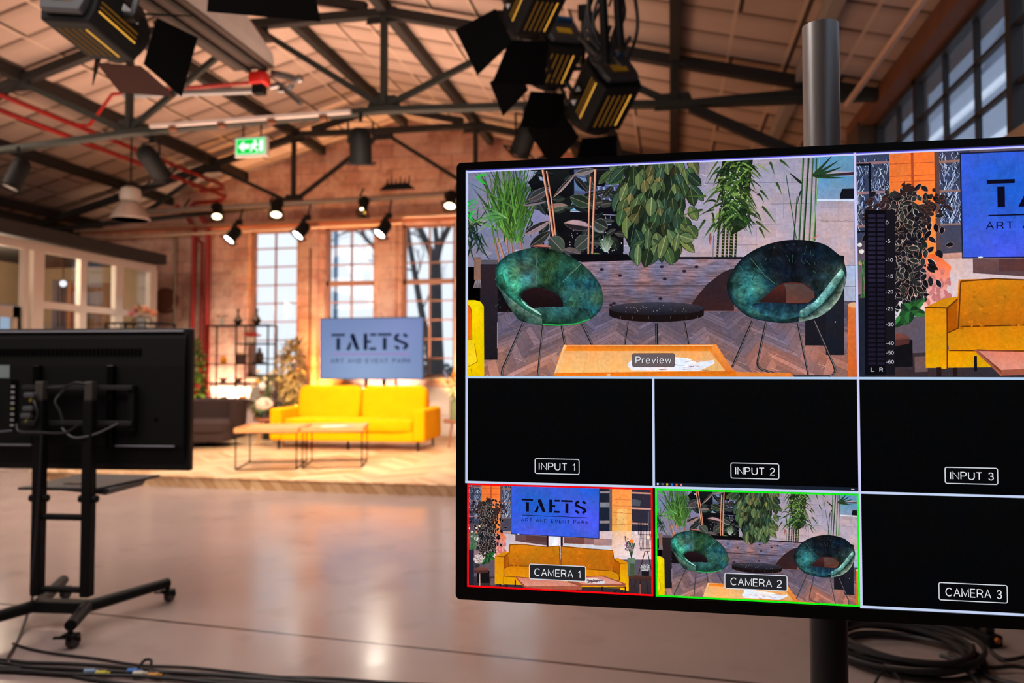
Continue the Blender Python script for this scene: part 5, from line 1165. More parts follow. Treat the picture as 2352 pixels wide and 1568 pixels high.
ds = thing('daylight_panel', 'pale blue glowing panel standing in for daylight in the door pane', 'screen', (p.x, p.y, p.z - .2)); MB().box((0, 0, .2), (.03, .30, .42)).build('frame', M['black_plastic'], ds); MB().box((.017, 0, .2), (.004, .28, .40)).build('display', emit('office_blue', (172, 192, 214), .8), ds)  # added glowing panel for the daylight showing in the door pane
# ================================================================== outside
def bark(): return pm('bark', (70, 72, 78), .9, var=.25, scale=4)
def tree(name, base, h, r, label, seed, spread=.5, lean=0):
    q = random.Random(seed); t = MB()
    def grow(p, d, l, rr, lv):
        pts = [p]; n = 4; dd = d.copy()
        for k in range(n):
            dd = (dd + Vector((q.uniform(-.13, .13), q.uniform(-.13, .13), .04))).normalized(); pts.append(pts[-1] + dd * l / n)
        t.tube(pts, rr, 6 if lv > 1 else 9, [rr * (1 - .42 * k / n) for k in range(n + 1)])
        if lv < 5:
            for k in range(2 if lv < 1 else 3):
                a = q.uniform(-1, 1); b_ = q.uniform(-1, 1)
                nd = (dd + Vector((a, b_, q.uniform(-.1, .5))) * spread * (1 + .25 * lv)).normalized()
                grow(pts[-1 if k < 2 else -2], nd, l * q.uniform(.62, .8), rr * .56, lv + 1)
    grow(Vector(base), Vector((lean, 0, 1)).normalized(), h * .36, r, 0)
    return solo(name, t, bark(), label, 'tree')
def btree(Y, limbs, label, seed, twigs=3):
    q = random.Random(seed); t = MB()
    def twig(p, dd, l, r, lv):
        pts = [p]
        for k in range(3): dd = (dd + Vector((q.uniform(-.25, .25), q.uniform(-.2, .2), .05))).normalized(); pts.append(pts[-1] + dd * l / 3)
        t.tube(pts, r, 5, [r, r * .8, r * .6, r * .4])
        if lv < 3:
            for k in range(3): twig(pts[q.choice((1, 2, 3))], (dd + Vector((q.uniform(-.9, .9), q.uniform(-.4, .4), q.uniform(-.3, .6)))).normalized(), l * .66, r * .55, lv + 1)
    for pp, r0, r1 in limbs:
        P = spline([at(x, y, Y + i * .02) for i, (x, y) in enumerate(pp)], 5); n = len(P); t.tube(P, r0, 9, [r0 + (r1 - r0) * i / (n - 1) for i in range(n)])
        if r1 < .12:
            for k in range(twigs): i = q.randrange(n // 3, n); twig(P[i], Vector((q.uniform(-1, 1), q.uniform(-.3, .3), q.uniform(.0, 1))).normalized(), q.uniform(.8, 1.6), r1 * .5, 0)
    return solo('bare_tree', t, bark(), label, 'tree')
gz = lambda x, Y: (x, 841 + 1.27 * F_PX / (Y * 1.02))
btree(16.5, [([gz(1006, 16.5), (1004, 860), (1001, 760), (1000, 640), (1000, 600)], .19, .13), ([(1000, 610), (986, 570), (962, 520), (940, 470), (925, 420)], .09, .05), ([(1000, 610), (1012, 560), (1036, 512), (1060, 460)], .09, .05), ([(1000, 620), (1003, 560), (998, 500), (1004, 430)], .08, .04)], 'thick bare tree outside, forking behind the third window', 5, 4)
btree(20.5, [([gz(1000, 20.5), (985, 800), (968, 715), (955, 640), (938, 540), (930, 460)], .12, .06)], 'leaning slimmer bare tree to the left of the thick trunk outside', 12, 5)
btree(27.0, [([gz(905, 27), (902, 800), (893, 690), (885, 620), (862, 572), (838, 545), (826, 510), (800, 480)], .12, .05), ([(885, 620), (880, 560), (870, 500)], .08, .04), ([(838, 545), (815, 530), (780, 540), (755, 560)], .05, .02)], 'distant bare tree with branches crossing the middle window', 21, 6)
lp = at(771, 600, 19); b = MB().cyl((lp.x, 19, 0), (lp.x, 19, 6.2), .07, .05, 10); s = thing('street_lamp', 'blue grey street lamp post outside behind the middle window', 'street lamp', (lp.x, 19, 0))
MB().cyl((0, 0, 0), (0, 0, 6.2), .075, .055, 10).build('post', pm('lamp_blue', (104, 140, 176), .5), s, smooth=True); MB().box((.3, 0, 6.2), (.7, .16, .08)).build('lamp_head', M['dark_grey'], s)
q = random.Random(8); hd = MB()
for k in range(2600):
    x = q.uniform(-16, 4); z = q.uniform(0, 1) ** .8 * (1.5 + .35 * math.sin(x * 2.1) + .2 * math.sin(x * 5)); hd.leaf((x, 34 + q.uniform(-.5, .5), z), (q.uniform(-1, 1), q.uniform(-1, 0), q.uniform(-.3, 1)), (0, 1, .3), .3, .22)
tag(hd.build('hedge', pm('hedge_green', (104, 116, 118), .9, var=.3)), 'low grey green hedge far outside the back windows', 'hedge', kind='stuff')
struct('ground_outside', MB().span((-40, 12.6, -.3), (30, 60, -.02)), pm('outdoor_ground', (150, 150, 146), .9))
# neighbouring hall outside the clerestory
nb = thing('outside_building', 'blue grey building with white bands outside the right clerestory', 'building', (5.2, 12, 0))
slate = pm('slate_blue', (196, 206, 222), .8)
MB().span((0, -16, 0), (.3, 26, 6.2)).build('wall', slate, nb)
bwm = pm('white_band_glow', (240, 244, 250), .6, emis=(240, 244, 250), es=.6)  # bands glow by themselves, standing in for stronger daylight on them
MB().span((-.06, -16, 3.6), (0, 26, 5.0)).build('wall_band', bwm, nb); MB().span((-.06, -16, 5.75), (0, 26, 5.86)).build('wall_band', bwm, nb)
MB().prism([(2.4, 6.2), (26, 6.2), (26, 12), (-1.2, 12), (-1.2, 8.0)], .02, .28, 'x').build('gable', pm('slate_grey', (150, 160, 176), .8), nb)
for k in range(8): MB().span((-.05, -12 + k * 4.2, 5.86), (0, -11.8 + k * 4.2, 6.2)).build('pilaster', pm('slate_dark', (92, 104, 122), .8), nb)
# ================================================================== stage
def chevron(fascia=False):
    m = pm('fascia_wood' if fascia else 'chevron_wood', (206, 160, 112), .38, var=.15, scale=10); nt = m.node_tree; N = nt.nodes; L = nt.links; b = N['Principled BSDF']
    tc = [n for n in N if n.type == 'TEX_COORD'][0]; sp = N.new('ShaderNodeSeparateXYZ'); L.new(tc.outputs['Object'], sp.inputs[0])
    def mt(op, a, b_=None, c=None):
        n = N.new('ShaderNodeMath'); n.operation = op
        for i, v in enumerate((a, b_, c)):
            if v is None: continue
            if isinstance(v, (int, float)): n.inputs[i].default_value = v
            else: L.new(v, n.inputs[i])
        return n.outputs[0]
    zz = mt('ADD', sp.outputs['Y'], mt('MULTIPLY', sp.outputs['Z'], -1.0))
    tri = mt('PINGPONG', sp.outputs['X'], .42); u = mt('ADD', zz, tri) if not fascia else mt('ADD', sp.outputs['X'], sp.outputs['Z'])
    pl = mt('FLOOR', mt('MULTIPLY', u, 9.0)); col = mt('FLOOR', mt('DIVIDE', sp.outputs['X'], .42))
    cv = N.new('ShaderNodeCombineXYZ'); L.new(pl, cv.inputs[0]); L.new(col, cv.inputs[1]); wn = N.new('ShaderNodeTexWhiteNoise'); L.new(cv.outputs[0], wn.inputs[0])
    mx = N.new('ShaderNodeMix'); mx.data_type = 'RGBA'; L.new(wn.outputs['Value'], mx.inputs[0]); mx.inputs[6].default_value = C(188, 144, 100); mx.inputs[7].default_value = C(232, 198, 156)
    gap = mt('LESS_THAN', mt('FRACT', mt('MULTIPLY', u, 9.0)), .05)
    m2 = N.new('ShaderNodeMix'); m2.data_type = 'RGBA'; L.new(gap, m2.inputs[0]); L.new(mx.outputs[2], m2.inputs[6]); m2.inputs[7].default_value = C(120, 84, 56); L.new(m2.outputs[2], b.inputs['Base Color']); return m
SZ = .12
st = thing('stage_platform', 'low wooden chevron parquet platform carrying the lounge furniture', 'stage', (-3.4, 9.6, 0))
MB().span((-3.5, -2.42, 0), (4.2, 2.56, SZ - .015)).build('fascia', chevron(True), st)
MB().span((-3.52, -2.44, SZ - .015), (4.2, 2.56, SZ)).build('deck', chevron(), st, bevel=.003)

# ================================================================== yellow sofa
def velvet(name, rgb, dark): 
    m = pm(name, rgb, .9, var=.12, scale=5, spec=.08); b = m.node_tree.nodes['Principled BSDF']; b.inputs['Sheen Weight'].default_value = .08; b.inputs['Sheen Tint'].default_value = C(*rgb); return m
Mv = velvet('yellow_velvet', (240, 158, 0), 0)
sofa = thing('sofa', 'long mustard yellow velvet sofa on thin dark legs in front of the screen', 'sofa', (-4.36, 9.78, SZ), rad(3.2))
W_ = 2.22; D_ = .96
MB().box((0, D_ / 2, .19), (W_ - .06, D_ - .06, .14)).build('base', Mv, sofa, bevel=.02, seg=3)
for s in (-1, 1): MB().box((s * (W_ / 2 - .085), D_ / 2 - .01, .345), (.17, D_, .44)).build('armrest', Mv, sofa, bevel=.035, seg=4)
MB().box((0, D_ - .07, .42), (W_ - .34, .14, .50)).build('backrest', Mv, sofa, bevel=.03, seg=3)
MB().sup((0, .42, .335), ((W_ - .34) / 2, .43, .095), .25, .18, 40, 14).build('seat_cushion', Mv, sofa, smooth=True)
for s in (-1, 1):
    b = MB(); m = Matrix.Rotation(rad(-15), 3, 'X'); b.sup((0, 0, 0), (.478, .13, .255), .32, .28, 36, 16)
    b.v = [m @ Vector((p.x, p.y, p.z + (.03 * (abs(p.x) / .5) ** 2 if p.z > 0.1 else 0))) + Vector((s * .485, .70, .60)) for p in b.v]
    b.build('back_cushion', Mv, sofa, smooth=True)
for x, y in ((-1.0, .07), (1.0, .07), (-1.0, .88), (1.0, .88), (0, .1)): MB().cyl((x, y, 0), (x, y, .125), .013, .02, 10).build('leg', M['black_metal'], sofa)

# ================================================================== dark armchair
Ma = velvet('brown_grey_velvet', (58, 44, 42), 0)
ac = thing('armchair', 'dark brown tub armchair half hidden by the television, left of the sofa', 'armchair', (-6.62, 10.05, SZ), rad(14))
sh = MB(); n = 26; R0, R1 = .52, .40
pr = []
for k in range(n + 1):
    a = rad(-28) + rad(236) * k / n; pr.append(a)
vs = []
for a in pr:
    ca, sa = math.cos(a), math.sin(a)
    for r, z in ((R0 - .02, .12), (R0, .40), (R0 + .01, .655), (R0 - .03, .67), (R1 + .03, .66), (R1, .63), (R1, .30), (R1, .12)): vs.append((r * ca, r * sa * .92, z))
fs = [(k * 8 + i, k * 8 + (i + 1) % 8, (k + 1) * 8 + (i + 1) % 8, (k + 1) * 8 + i) for k in range(n) for i in range(8)] + [tuple(range(7, -1, -1)), tuple(range(n * 8, n * 8 + 8))]
sh.add(vs, fs).build('shell', Ma, ac, smooth=True)
MB().sup((0, -.09, .29), (.41, .44, .09), .3, .4, 30, 12).build('seat_cushion', Ma, ac, smooth=True)
MB().sup((0, -.06, .18), (.42, .43, .10), .2, .4, 30, 8).build('base', Ma, ac, smooth=True)
MB().cyl((0, 0, .0), (0, 0, .13), .035, n=14).build('pedestal', M['black_metal'], ac); MB().lathe([(.30, 0), (.30, .012), (.05, .02)], n=28).build('foot_plate', M['black_metal'], ac)

# ================================================================== coffee tables
Mw = pm('oak_top', (206, 142, 88), .4, var=.2, scale=8)
def ctable(x, y, rz, label):
    t = thing('coffee_table', label, 'coffee table', (x, y, SZ), rz, 'wire framed coffee tables'); h, s = .34, .45
    MB().box((0, 0, s - .024), (2 * h, 2 * h, .02)).build('tabletop', Mw, t)
    r = MB()
    for a, b_ in (((-h, -h), (h, -h)), ((h, -h), (h, h)), ((h, h), (-h, h)), ((-h, h), (-h, -h))): r.bar((a[0], a[1], s - .012), (b_[0], b_[1], s - .012), .018, .05)
    r.build('tray_rim', Mw, t)
    for a in ((-h, -h), (h, -h), (h, h), (-h, h)): MB().bar((a[0] * .97, a[1] * .97, 0), (a[0] * .97, a[1] * .97, s - .036), .013).build('leg', M['black_metal'], t)
    for z in (.007, s - .042):
        f = MB()
        for a, b_ in (((-h, -h), (h, -h)), ((h, -h), (h, h)), ((h, h), (-h, h)), ((-h, h), (-h, -h))): f.bar((a[0] * .97, a[1] * .97, z), (b_[0] * .97, b_[1] * .97, z), .013)
        f.build('wire_frame', M['black_metal'], t)
    return t
TR_ = rad(17.5)
ctable(-4.51, 8.09, TR_, 'square oak tray coffee table on black wire frame, standing nearer the armchair')
ctable(-3.85, 8.37, TR_, 'square oak tray coffee table on black wire frame, carrying magazines')
for i, (dx, dy, dz, rz, c, lab) in enumerate(((0, .02, .438, .3, (236, 222, 214), 'open white magazine lying flat on the coffee table tray'), (.12, -.06, .438, -.2, (210, 130, 150), 'pink covered magazine beside the white one on the coffee table'))):
    b = MB().box((0, 0, .004), (.28, .2, .008)); b.box((.05, 0, .009), (.15, .19, .004), .1); o = tag(b.build('magazine', pm('mag%d' % i, c, .4)), lab, 'magazine', 'magazines on the coffee table'); o.location = (-3.88 + dx, 8.36 + dy, SZ + dz - .0); o.rotation_euler = (0, 0, rz)

# ================================================================== TAETS screen on a stand
p0 = at(735, 800, 11.35)
PTL, PTR_, = Vector((-5.51, 11.35, 0)), Vector((-3.765, 11.35, 0))
lt = thing('lounge_screen', 'large lit blue grey screen reading TAETS behind the yellow sofa', 'screen', (-5.51, 11.33, 1.06)); LW, LH = 1.745, .985
MB().span((0, .004, 0), (LW, .05, LH)).build('housing', M['black_plastic'], lt, bevel=.004)
L_ = Pic()
L_.grid(.008, .012, .992, .985, lambda x, y: mix(mix((116, 134, 180), (146, 168, 206), math.exp(-((x - .45) / .5) ** 2 - ((y - .1) / .6) ** 2)), (142, 152, 206), .5 * math.exp(-((x - .75) / .3) ** 2 - ((y - .75) / .3) ** 2)), 14, 9)
logo(L_, lambda a, b_: (a, b_), (16, 22, 48), (152, 136, 190))
o = L_.mesh('display', M['flat_tint'], lt, 0, 0, LW, LH, .0035, dy=-6e-6); o['label'] = 'display with stencil letters TAETS over ART AND EVENT PARK'
ls = thing('screen_stand', 'two post floor stand holding the blue TAETS screen', 'stand', (-4.58, 11.43, SZ))
for x in (-.17, .13): MB().span((x - .022, -.02, 0), (x + .022, .02, 1.5)).build('post', M['black_metal'], ls)
MB().span((-.4, -.3, 0), (.36, .3, .02)).build('base_plate', M['black_metal'], ls, bevel=.004); MB().span((-.3, -.045, 1.25), (.3, -.02, 1.4)).build('mounting_plate', M['black_metal'], ls)

# ================================================================== foliage helpers
def leafmat(n, c, v=.35): 
    m = pm(n, c, .5, var=v, scale=9); return m
def foliage(q, n, c, r, L, W, droop=.0):
    b = MB()
    for k in range(n):
        d = Vector((q.gauss(0, 1), q.gauss(0, 1), q.gauss(0, 1))).normalized(); rr = q.uniform(.35, 1) ** .5
        p = Vector((c[0] + d.x * r[0] * rr, c[1] + d.y * r[1] * rr, c[2] + d.z * r[2] * rr))
        dd = (d + Vector((q.gauss(0, .5), q.gauss(0, .5), q.gauss(0, .5) - droop))).normalized()
        b.leaf(p, dd, (q.uniform(-.4, .4), q.uniform(-.4, .4), 1), L * q.uniform(.7, 1.3), W * q.uniform(.7, 1.3))
    return b
Mpot = pm('dark_pot', (40, 38, 40), .5)
q = random.Random(31)
# ficus with variegated leaves
fx = at(672, 930, 11.35)
fc = thing('variegated_ficus', 'tall variegated ficus beside the orange lit pillar, left of the screen', 'plant', (-5.93, 11.2, SZ))
MB().lathe([(.13, 0), (.17, .02), (.2, .30), (.19, .32), (.17, .30), (.05, .29)], n=22).build('pot', Mpot, fc, smooth=True)
b = MB()
for k in range(3): b.tube(spline([(.02 * k, 0, .28), (.04 * k - .03, .03, .7), (.05 * k - .06, 0, 1.2)]), .015, 6)
b.build('stem', pm('stem_brown', (92, 70, 50), .8), fc)
foliage(q, 520, (0, 0, 1.05), (.20, .20, .52), .12, .055, .5).build('foliage', leafmat('ficus_leaf', (206, 172, 100)), fc)
foliage(q, 60, (.05, 0, 1.42), (.26, .16, .14), .12, .05, .2).build('foliage', leafmat('ficus_dark', (130, 104, 66)), fc)
foliage(q, 70, (.05, -.05, .45), (.2, .18, .18), .16, .09, .5).build('foliage', leafmat('ficus_low', (84, 104, 56)), fc)
# green column plant behind the armchair
gp = thing('climbing_plant', 'tall narrow green plant between red pipes and armchair', 'plant', (-7.86, 11.40, SZ))
MB().lathe([(.14, 0), (.19, .02), (.2, .32), (.19, .34), (.05, .3)], n=20).build('pot', Mpot, gp, smooth=True)
MB().cyl((0, 0, .3), (0, 0, 1.5), .03, .02, 8).build('stem', pm('stem_brown', (92, 70, 50), .8), gp)
foliage(q, 380, (0, 0, .95), (.20, .2, .66), .14, .07, .5).build('foliage', leafmat('leaf_green', (92, 118, 44)), gp)
foliage(q, 90, (.06, -.1, .70), (.24, .15, .3), .15, .08, .4).build('foliage', leafmat('leaf_lime', (132, 172, 50)), gp)
for k in range(3): MB().leaf((.14 + .03 * k, -.12, .80 + .05 * k), (.4, -.4, -.5), (0, 0, 1), .2, .1).build('red_leaf', leafmat('leaf_red', (176, 40, 30)), gp)

# ================================================================== black display rack and what stands on it
RK = thing('display_rack', 'black open wire display rack before the first window', 'rack', (-7.06, 11.62, SZ)); hx, hy = .56, .14
def rz_(py): return at(560, py, 11.62).z - SZ
for x in (-hx, -.02, hx):
    for y in (-hy, hy): MB().bar((x, y, 0), (x, y, rz_(747)), .022).build('post', M['black_metal'], RK)
def shelf(x0, x1, py):
    z = rz_(py); b = MB()
    for y in (-hy, hy): b.bar((x0, y, z), (x1, y, z), .022)
    for x in (x0, x1): b.bar((x, -hy, z), (x, hy, z), .022)
    b.span((x0, -hy, z - .004), (x1, hy, z + .006)); b.build('shelf', M['black_metal'], RK); return z + SZ + .0115
za = shelf(-hx, hx, 748); zb = shelf(-.02, hx, 790); zc = shelf(-hx, hx, 836); zd = shelf(-hx, .3, 879); ze = shelf(-hx, hx, 921)
def onshelf(px, z): 
    p = at(px, 800, 11.60); return (p.x, 11.60, z)
bz_ = pm('bronze_dark', (58, 40, 28), .35, .4, var=.3)
def bottle(px, z, label):
    t = thing('bottle_vase', label, 'vase', onshelf(px, z), 0, 'bronze vases on the rack')
    MB().lathe([(.035, 0), (.04, .01), (.075, .075), (.035, .14), (.018, .17), (.016, .235), (.032, .26)], n=18).build('body', bz_, t, smooth=True); MB().lathe([(.03, .255), (.036, .262), (.03, .268)], n=16).build('rim', pm('bronze_rim', (90, 64, 44), .3, .5), t)
bottle(546, za, 'dark bronze bottle vase on top of the rack before the brick pier'); bottle(589, za, 'dark bronze bottle vase on top of the rack before the window')
t = thing('pale_vase', 'pale glass vase with flat dark dried blooms on top of the rack', 'vase', onshelf(508, za))
MB().lathe([(.03, 0), (.034, .01), (.03, .1), (.034, .125)], n=16).build('body', pm('pale_glass', (190, 182, 170), .2), t, smooth=True)
b = MB()
for k in range(40):
    a = q.uniform(0, 2 * PI); r = q.uniform(0, .11); b.leaf((r * math.cos(a), r * math.sin(a) * .7, .135 + q.uniform(0, .03)), (math.cos(a), math.sin(a), .1), (0, 0, 1), .05, .03)
b.build('dried_bloom', pm('dried_dark', (66, 34, 34), .8), t)
t = thing('flower_pot', 'white pot of small red flowers on the middle rack shelf', 'plant', onshelf(579, zb))
MB().lathe([(.05, 0), (.055, .005), (.075, .10), (.07, .10)], n=18).build('pot', pm('white_glaze', (226, 196, 176), .3), t, smooth=True)
b = MB()
for k in range(34): b.sph((q.uniform(-.13, .13), q.uniform(-.06, .06), .125 + q.uniform(0, .045)), .02, 7)
b.build('blossoms', pm('red_petal', (186, 34, 20), .6), t, smooth=True)
t = thing('orange_jar', 'small amber egg shaped jar on the rack', 'jar', onshelf(514, zc)); MB().lathe([(.03, 0), (.05, .03), (.052, .07), (.035, .11), (.012, .13)], n=18).build('body', pm('amber', (222, 140, 16), .25), t, smooth=True); MB().lathe([(.014, .128), (.016, .14), (.008, .148)], n=12).build('lid', pm('amber_lid', (170, 100, 16), .3), t)
t = thing('dried_plant', 'dark square pot with spreading dried grass on the rack', 'plant', onshelf(555, zc)); MB().prism([(-.055, 0), (.055, 0), (.065, .13), (-.065, .13)], -.06, .06).build('pot', pm('brown_pot', (74, 48, 42), .6), t)
b = MB()
for k in range(90):
    a = q.uniform(0, 2 * PI); b.leaf((0, 0, .12), (math.cos(a) * q.uniform(.4, 1.3), math.sin(a) * .6, q.uniform(.15, .6)), (0, 0, 1), q.uniform(.1, .2), .012)
b.build('dried_stems', pm('dried_tan', (150, 112, 76), .8), t)
t = thing('statuette', 'dark bronze seated statuette on a plinth on the rack', 'statue', onshelf(596, zc)); MB().box((0, 0, .015), (.19, .1, .03)).build('plinth', bz_, t, bevel=.004)
b = MB(); b.sup((0, 0, .075), (.075, .045, .05), .7, .8); b.sup((0, 0, .15), (.048, .035, .06), .9, .9); b.sph((0, 0, .225), .033, 12); b.cyl((0, 0, .25), (0, 0, .28), .016, .004); b.sup((-.06, 0, .12), (.016, .016, .06), 1, 1, 10, 8); b.sup((.06, 0, .12), (.016, .016, .06), 1, 1, 10, 8); b.build('figure', bz_, t, smooth=True)
t = thing('storage_box', 'light grey storage box under the statuette on the rack', 'box', onshelf(599, ze)); MB().box((0, 0, .10), (.22, .2, .20)).build('body', pm('box_grey', (176, 164, 154), .7), t, bevel=.004); MB().box((0, 0, .212), (.23, .21, .025)).build('lid', pm('box_lid', (150, 140, 134), .7), t, bevel=.004)
for px, lab in ((514, 'low brown bowl on the lower rack shelf by the left posts'), (549, 'low brown bowl on the lower rack shelf nearer the middle posts')):
    t = thing('bowl', lab, 'bowl', onshelf(px, zd), 0, 'brown bowls on the rack'); MB().lathe([(.03, 0), (.035, .008), (.08, .065), (.074, .065), (.03, .015)], n=20).build('body', pm('bowl_brown', (110, 62, 44), .4), t, smooth=True); MB().lathe([(.076, .062), (.082, .068), (.074, .07)], n=20).build('rim', pm('bowl_rim', (80, 44, 34), .4), t)
t = thing('succulent', 'small green plant in a white pot low on the rack', 'plant', onshelf(517, ze)); MB().lathe([(.04, 0), (.055, .06), (.05, .06)], n=16).build('pot', pm('white_glaze', (226, 196, 176), .3), t, smooth=True); foliage(q, 60, (0, 0, .085), (.09, .06, .03), .06, .03).build('foliage', leafmat('leaf_deep', (70, 100, 46)), t)
t = thing('pumpkin', 'small orange pumpkin low on the rack behind the armchair', 'pumpkin', onshelf(558, ze)); b = MB()
for k in range(9): b.sup((.028 * math.cos(k * .698), .028 * math.sin(k * .698), .04), (.036, .036, .038), 1, 1, 10, 8)
b.build('body', pm('pumpkin_orange', (236, 138, 20), .5), t, smooth=True); MB().cyl((0, 0, .07), (.006, 0, .095), .008, .005, 8).build('stem', pm('stem_green', (90, 100, 50), .7), t)
# low white cabinet below the window
cab_ = thing('low_cabinet', 'low pinkish white cabinet against the back wall behind the rack', 'cabinet', (-6.65, 11.97, SZ)); MB().box((0, 0, .30), (1.3, .34, .60)).build('body', pm('cabinet_pink', (222, 190, 182), .6), cab_, bevel=.006)
for x in (-.32, .32): dd = MB().box((x, -.177, .30), (.60, .014, .54)).build('door', pm('cabinet_pink2', (226, 196, 188), .5), cab_, bevel=.003); MB().cyl((x + .22 * (-1 if x > 0 else 1), -.20, .32), (x + .22 * (-1 if x > 0 else 1), -.184, .32), .012).build('knob', M['black_metal'], dd)

# ================================================================== side tables with flowers
def stool(x, y, label, rz=0, wood=(150, 88, 54)):
    t = thing('side_table', label, 'side table', (x, y, SZ), rz, 'round wooden side tables'); m = pm('walnut', wood, .45, var=.2, scale=9)
    MB().lathe([(.0, .35), (.25, .35), (.262, .36), (.262, .382), (.255, .39), (.0, .39)], n=36).build('tabletop', m, t)
    for k in range(3):
        a = rad(90 + 120 * k + 20); MB().cyl((.16 * math.cos(a),  .16 * math.sin(a), .35), (.22 * math.cos(a), .22 * math.sin(a), 0), .018, .012, 10).build('leg', pm('leg_oak', (206, 146, 84), .5) if wood[0] > 140 else m, t)
    return SZ + .39
sx, sy = -5.78, 10.35
zt = stool(sx, sy, 'round wooden side table between the armchair and the sofa')
sx2, sy2 = -2.93, 10.55
zt2 = stool(sx2, sy2, 'round wooden side table at the sofa end next to the big monitor', 0, (112, 74, 54))
def hydrangea(x, y, z, label):
    t = thing('hydrangea', label, 'plant', (x, y, z), 0, 'white hydrangeas'); MB().lathe([(.06, 0), (.07, .01), (.075, .13), (.07, .125), (.03, .11)], n=20).build('pot', Mpot, t, smooth=True)
    b = MB()
    for k in range(170):
        d = Vector((q.gauss(0, 1), q.gauss(0, 1), q.gauss(0, 1))).normalized(); b.sup(Vector((0, 0, .195)) + Vector((d.x * .105, d.y * .105, d.z * .085)), (.024, .024, .02), 1, 1, 6, 4)
    b.build('flower_head', pm('cream_petal', (232, 206, 182), .7), t, smooth=True); foliage(q, 24, (0, 0, .15), (.10, .09, .03), .08, .05, .3).build('foliage', leafmat('leaf_deep', (70, 100, 46)), t)
p = at(609, 990, sy - .05); hydrangea(p.x, sy - .08, zt, 'round white hydrangea in a dark pot beside the sofa armrest')
hydrangea(sx2 + .16, sy2 - .02, zt2, 'white hydrangea in a dark pot partly hidden by the big monitor')
t = thing('small_potted_plant', 'small dark potted plant with yellow tips beside the white hydrangea', 'plant', (sx - .19, sy - .05, zt)); MB().lathe([(.04, 0), (.05, .08), (.045, .08)], n=16).build('pot', Mpot, t, smooth=True); foliage(q, 70, (0, 0, .15), (.07, .06, .09), .09, .035).build('foliage', leafmat('leaf_olive', (96, 96, 40)), t); MB().cyl((0, 0, .1), (-.01, 0, .30), .006, n=6).build('stem', pm('stem_brown', (92, 70, 50), .8), t)
# flower arrangement on the cabinet
t = thing('flower_arrangement', 'tall arrangement of cream and white flowers left of the ficus', 'flowers', (-6.22, 11.05, SZ)); 
MB().lathe([(.09, 0), (.10, .02), (.07, .3), (.06, .44), (.075, .46)], n=20).build('vase', pm('dark_vase', (34, 34, 38), .3), t, smooth=True)
b = MB(); heads = []
for px, py, r, c in ((590, 853, .030, 0), (604, 868, .032, 0), (614, 858, .026, 0), (625, 853, .032, 0), (588, 876, .035, 1), (598, 878, .028, 0), (611, 872, .030, 0), (606, 887, .062, 2), (596, 900, .045, 3), (580, 888, .03, 0), (617, 880, .028, 0)):
    p = at(px, py, 11.05); l = Vector((p.x + 6.22, q.uniform(-.08, .08), p.z - SZ)); heads.append((l, r, c)); b.tube([(0, 0, .44), (l.x * .5, l.y * .5, .46 + (l.z - .46) * .55), tuple(l)], .006, 5)
b.build('stem', pm('stem_fresh', (110, 134, 70), .6), t)
for l, r, c in heads:
    hb = MB(); hb.sph(tuple(l), r, 12)
    for k in range(14): d = Vector((q.gauss(0, 1), q.gauss(0, 1), q.gauss(0, 1))).normalized(); hb.sph(tuple(l + d * r * .8), r * .35, 6)
    hb.build('bloom', pm('bloom%d' % c, ((236, 214, 172), (244, 178, 60), (250, 236, 226), (206, 84, 96))[c], .7), t, smooth=True)
foliage(q, 90, (.0, 0, .58), (.17, .12, .13), .12, .04).build('foliage', leafmat('leaf_purple', (88, 70, 58)), t)
# glass vase on the right side table
t = thing('glass_vase', 'tall greenish glass vase on the side table right of the sofa', 'vase', (sx2 - .08, sy2 - .05, zt2))
MB().lathe([(.075, 0), (.08, .006), (.08, .27), (.076, .27), (.074, .015)], n=24).build('body', pm('green_glass', (128, 136, 96), .12, var=.05), t, smooth=True)
MB().lathe([(.07, .01), (.07, .15), (.0, .15)], n=20).build('water', pm('vase_water', (112, 122, 84), .1), t)
t2_ = thing('flower_bouquet', 'bouquet with an orange bloom standing in the greenish glass vase', 'flowers', (sx2 - .08, sy2 - .05, zt2 + .02)); b = MB()
for a in (-.9, -.5, 0, .4, .9): b.tube([(0, 0, 0), (a * .04, 0, .3), (a * .13, .02 * a, .55)], .006, 5)
b.build('stem', pm('stem_fresh2', (96, 124, 60), .6), t2_); foliage(q, 60, (0, 0, .44), (.09, .08, .12), .11, .045).build('foliage', leafmat('leaf_fresh', (88, 120, 52)), t2_)
for x, z, r, c in ((.0, .62, .045, (250, 150, 20)), (.13, .58, .03, (220, 170, 130)), (.16, .70, .03, (236, 214, 172)), (.1, .50, .03, (190, 130, 130))):
    hb = MB()
    for k in range(16): d = Vector((q.gauss(0, 1), q.gauss(0, 1), q.gauss(0, 1))).normalized(); hb.sph((x + d.x * r * .7, d.y * r * .7, z + d.z * r * .6), r * .5, 6)
    hb.build('bloom', pm('bq%d' % c[0], c, .7), t2_, smooth=True)
b = MB()
for k in range(12): b.sph((-.10 - .006 * k, .0, .50 + .016 * k), .014, 6)
b.build('blue_spike', pm('delphinium', (120, 130, 170), .7), t2_, smooth=True)

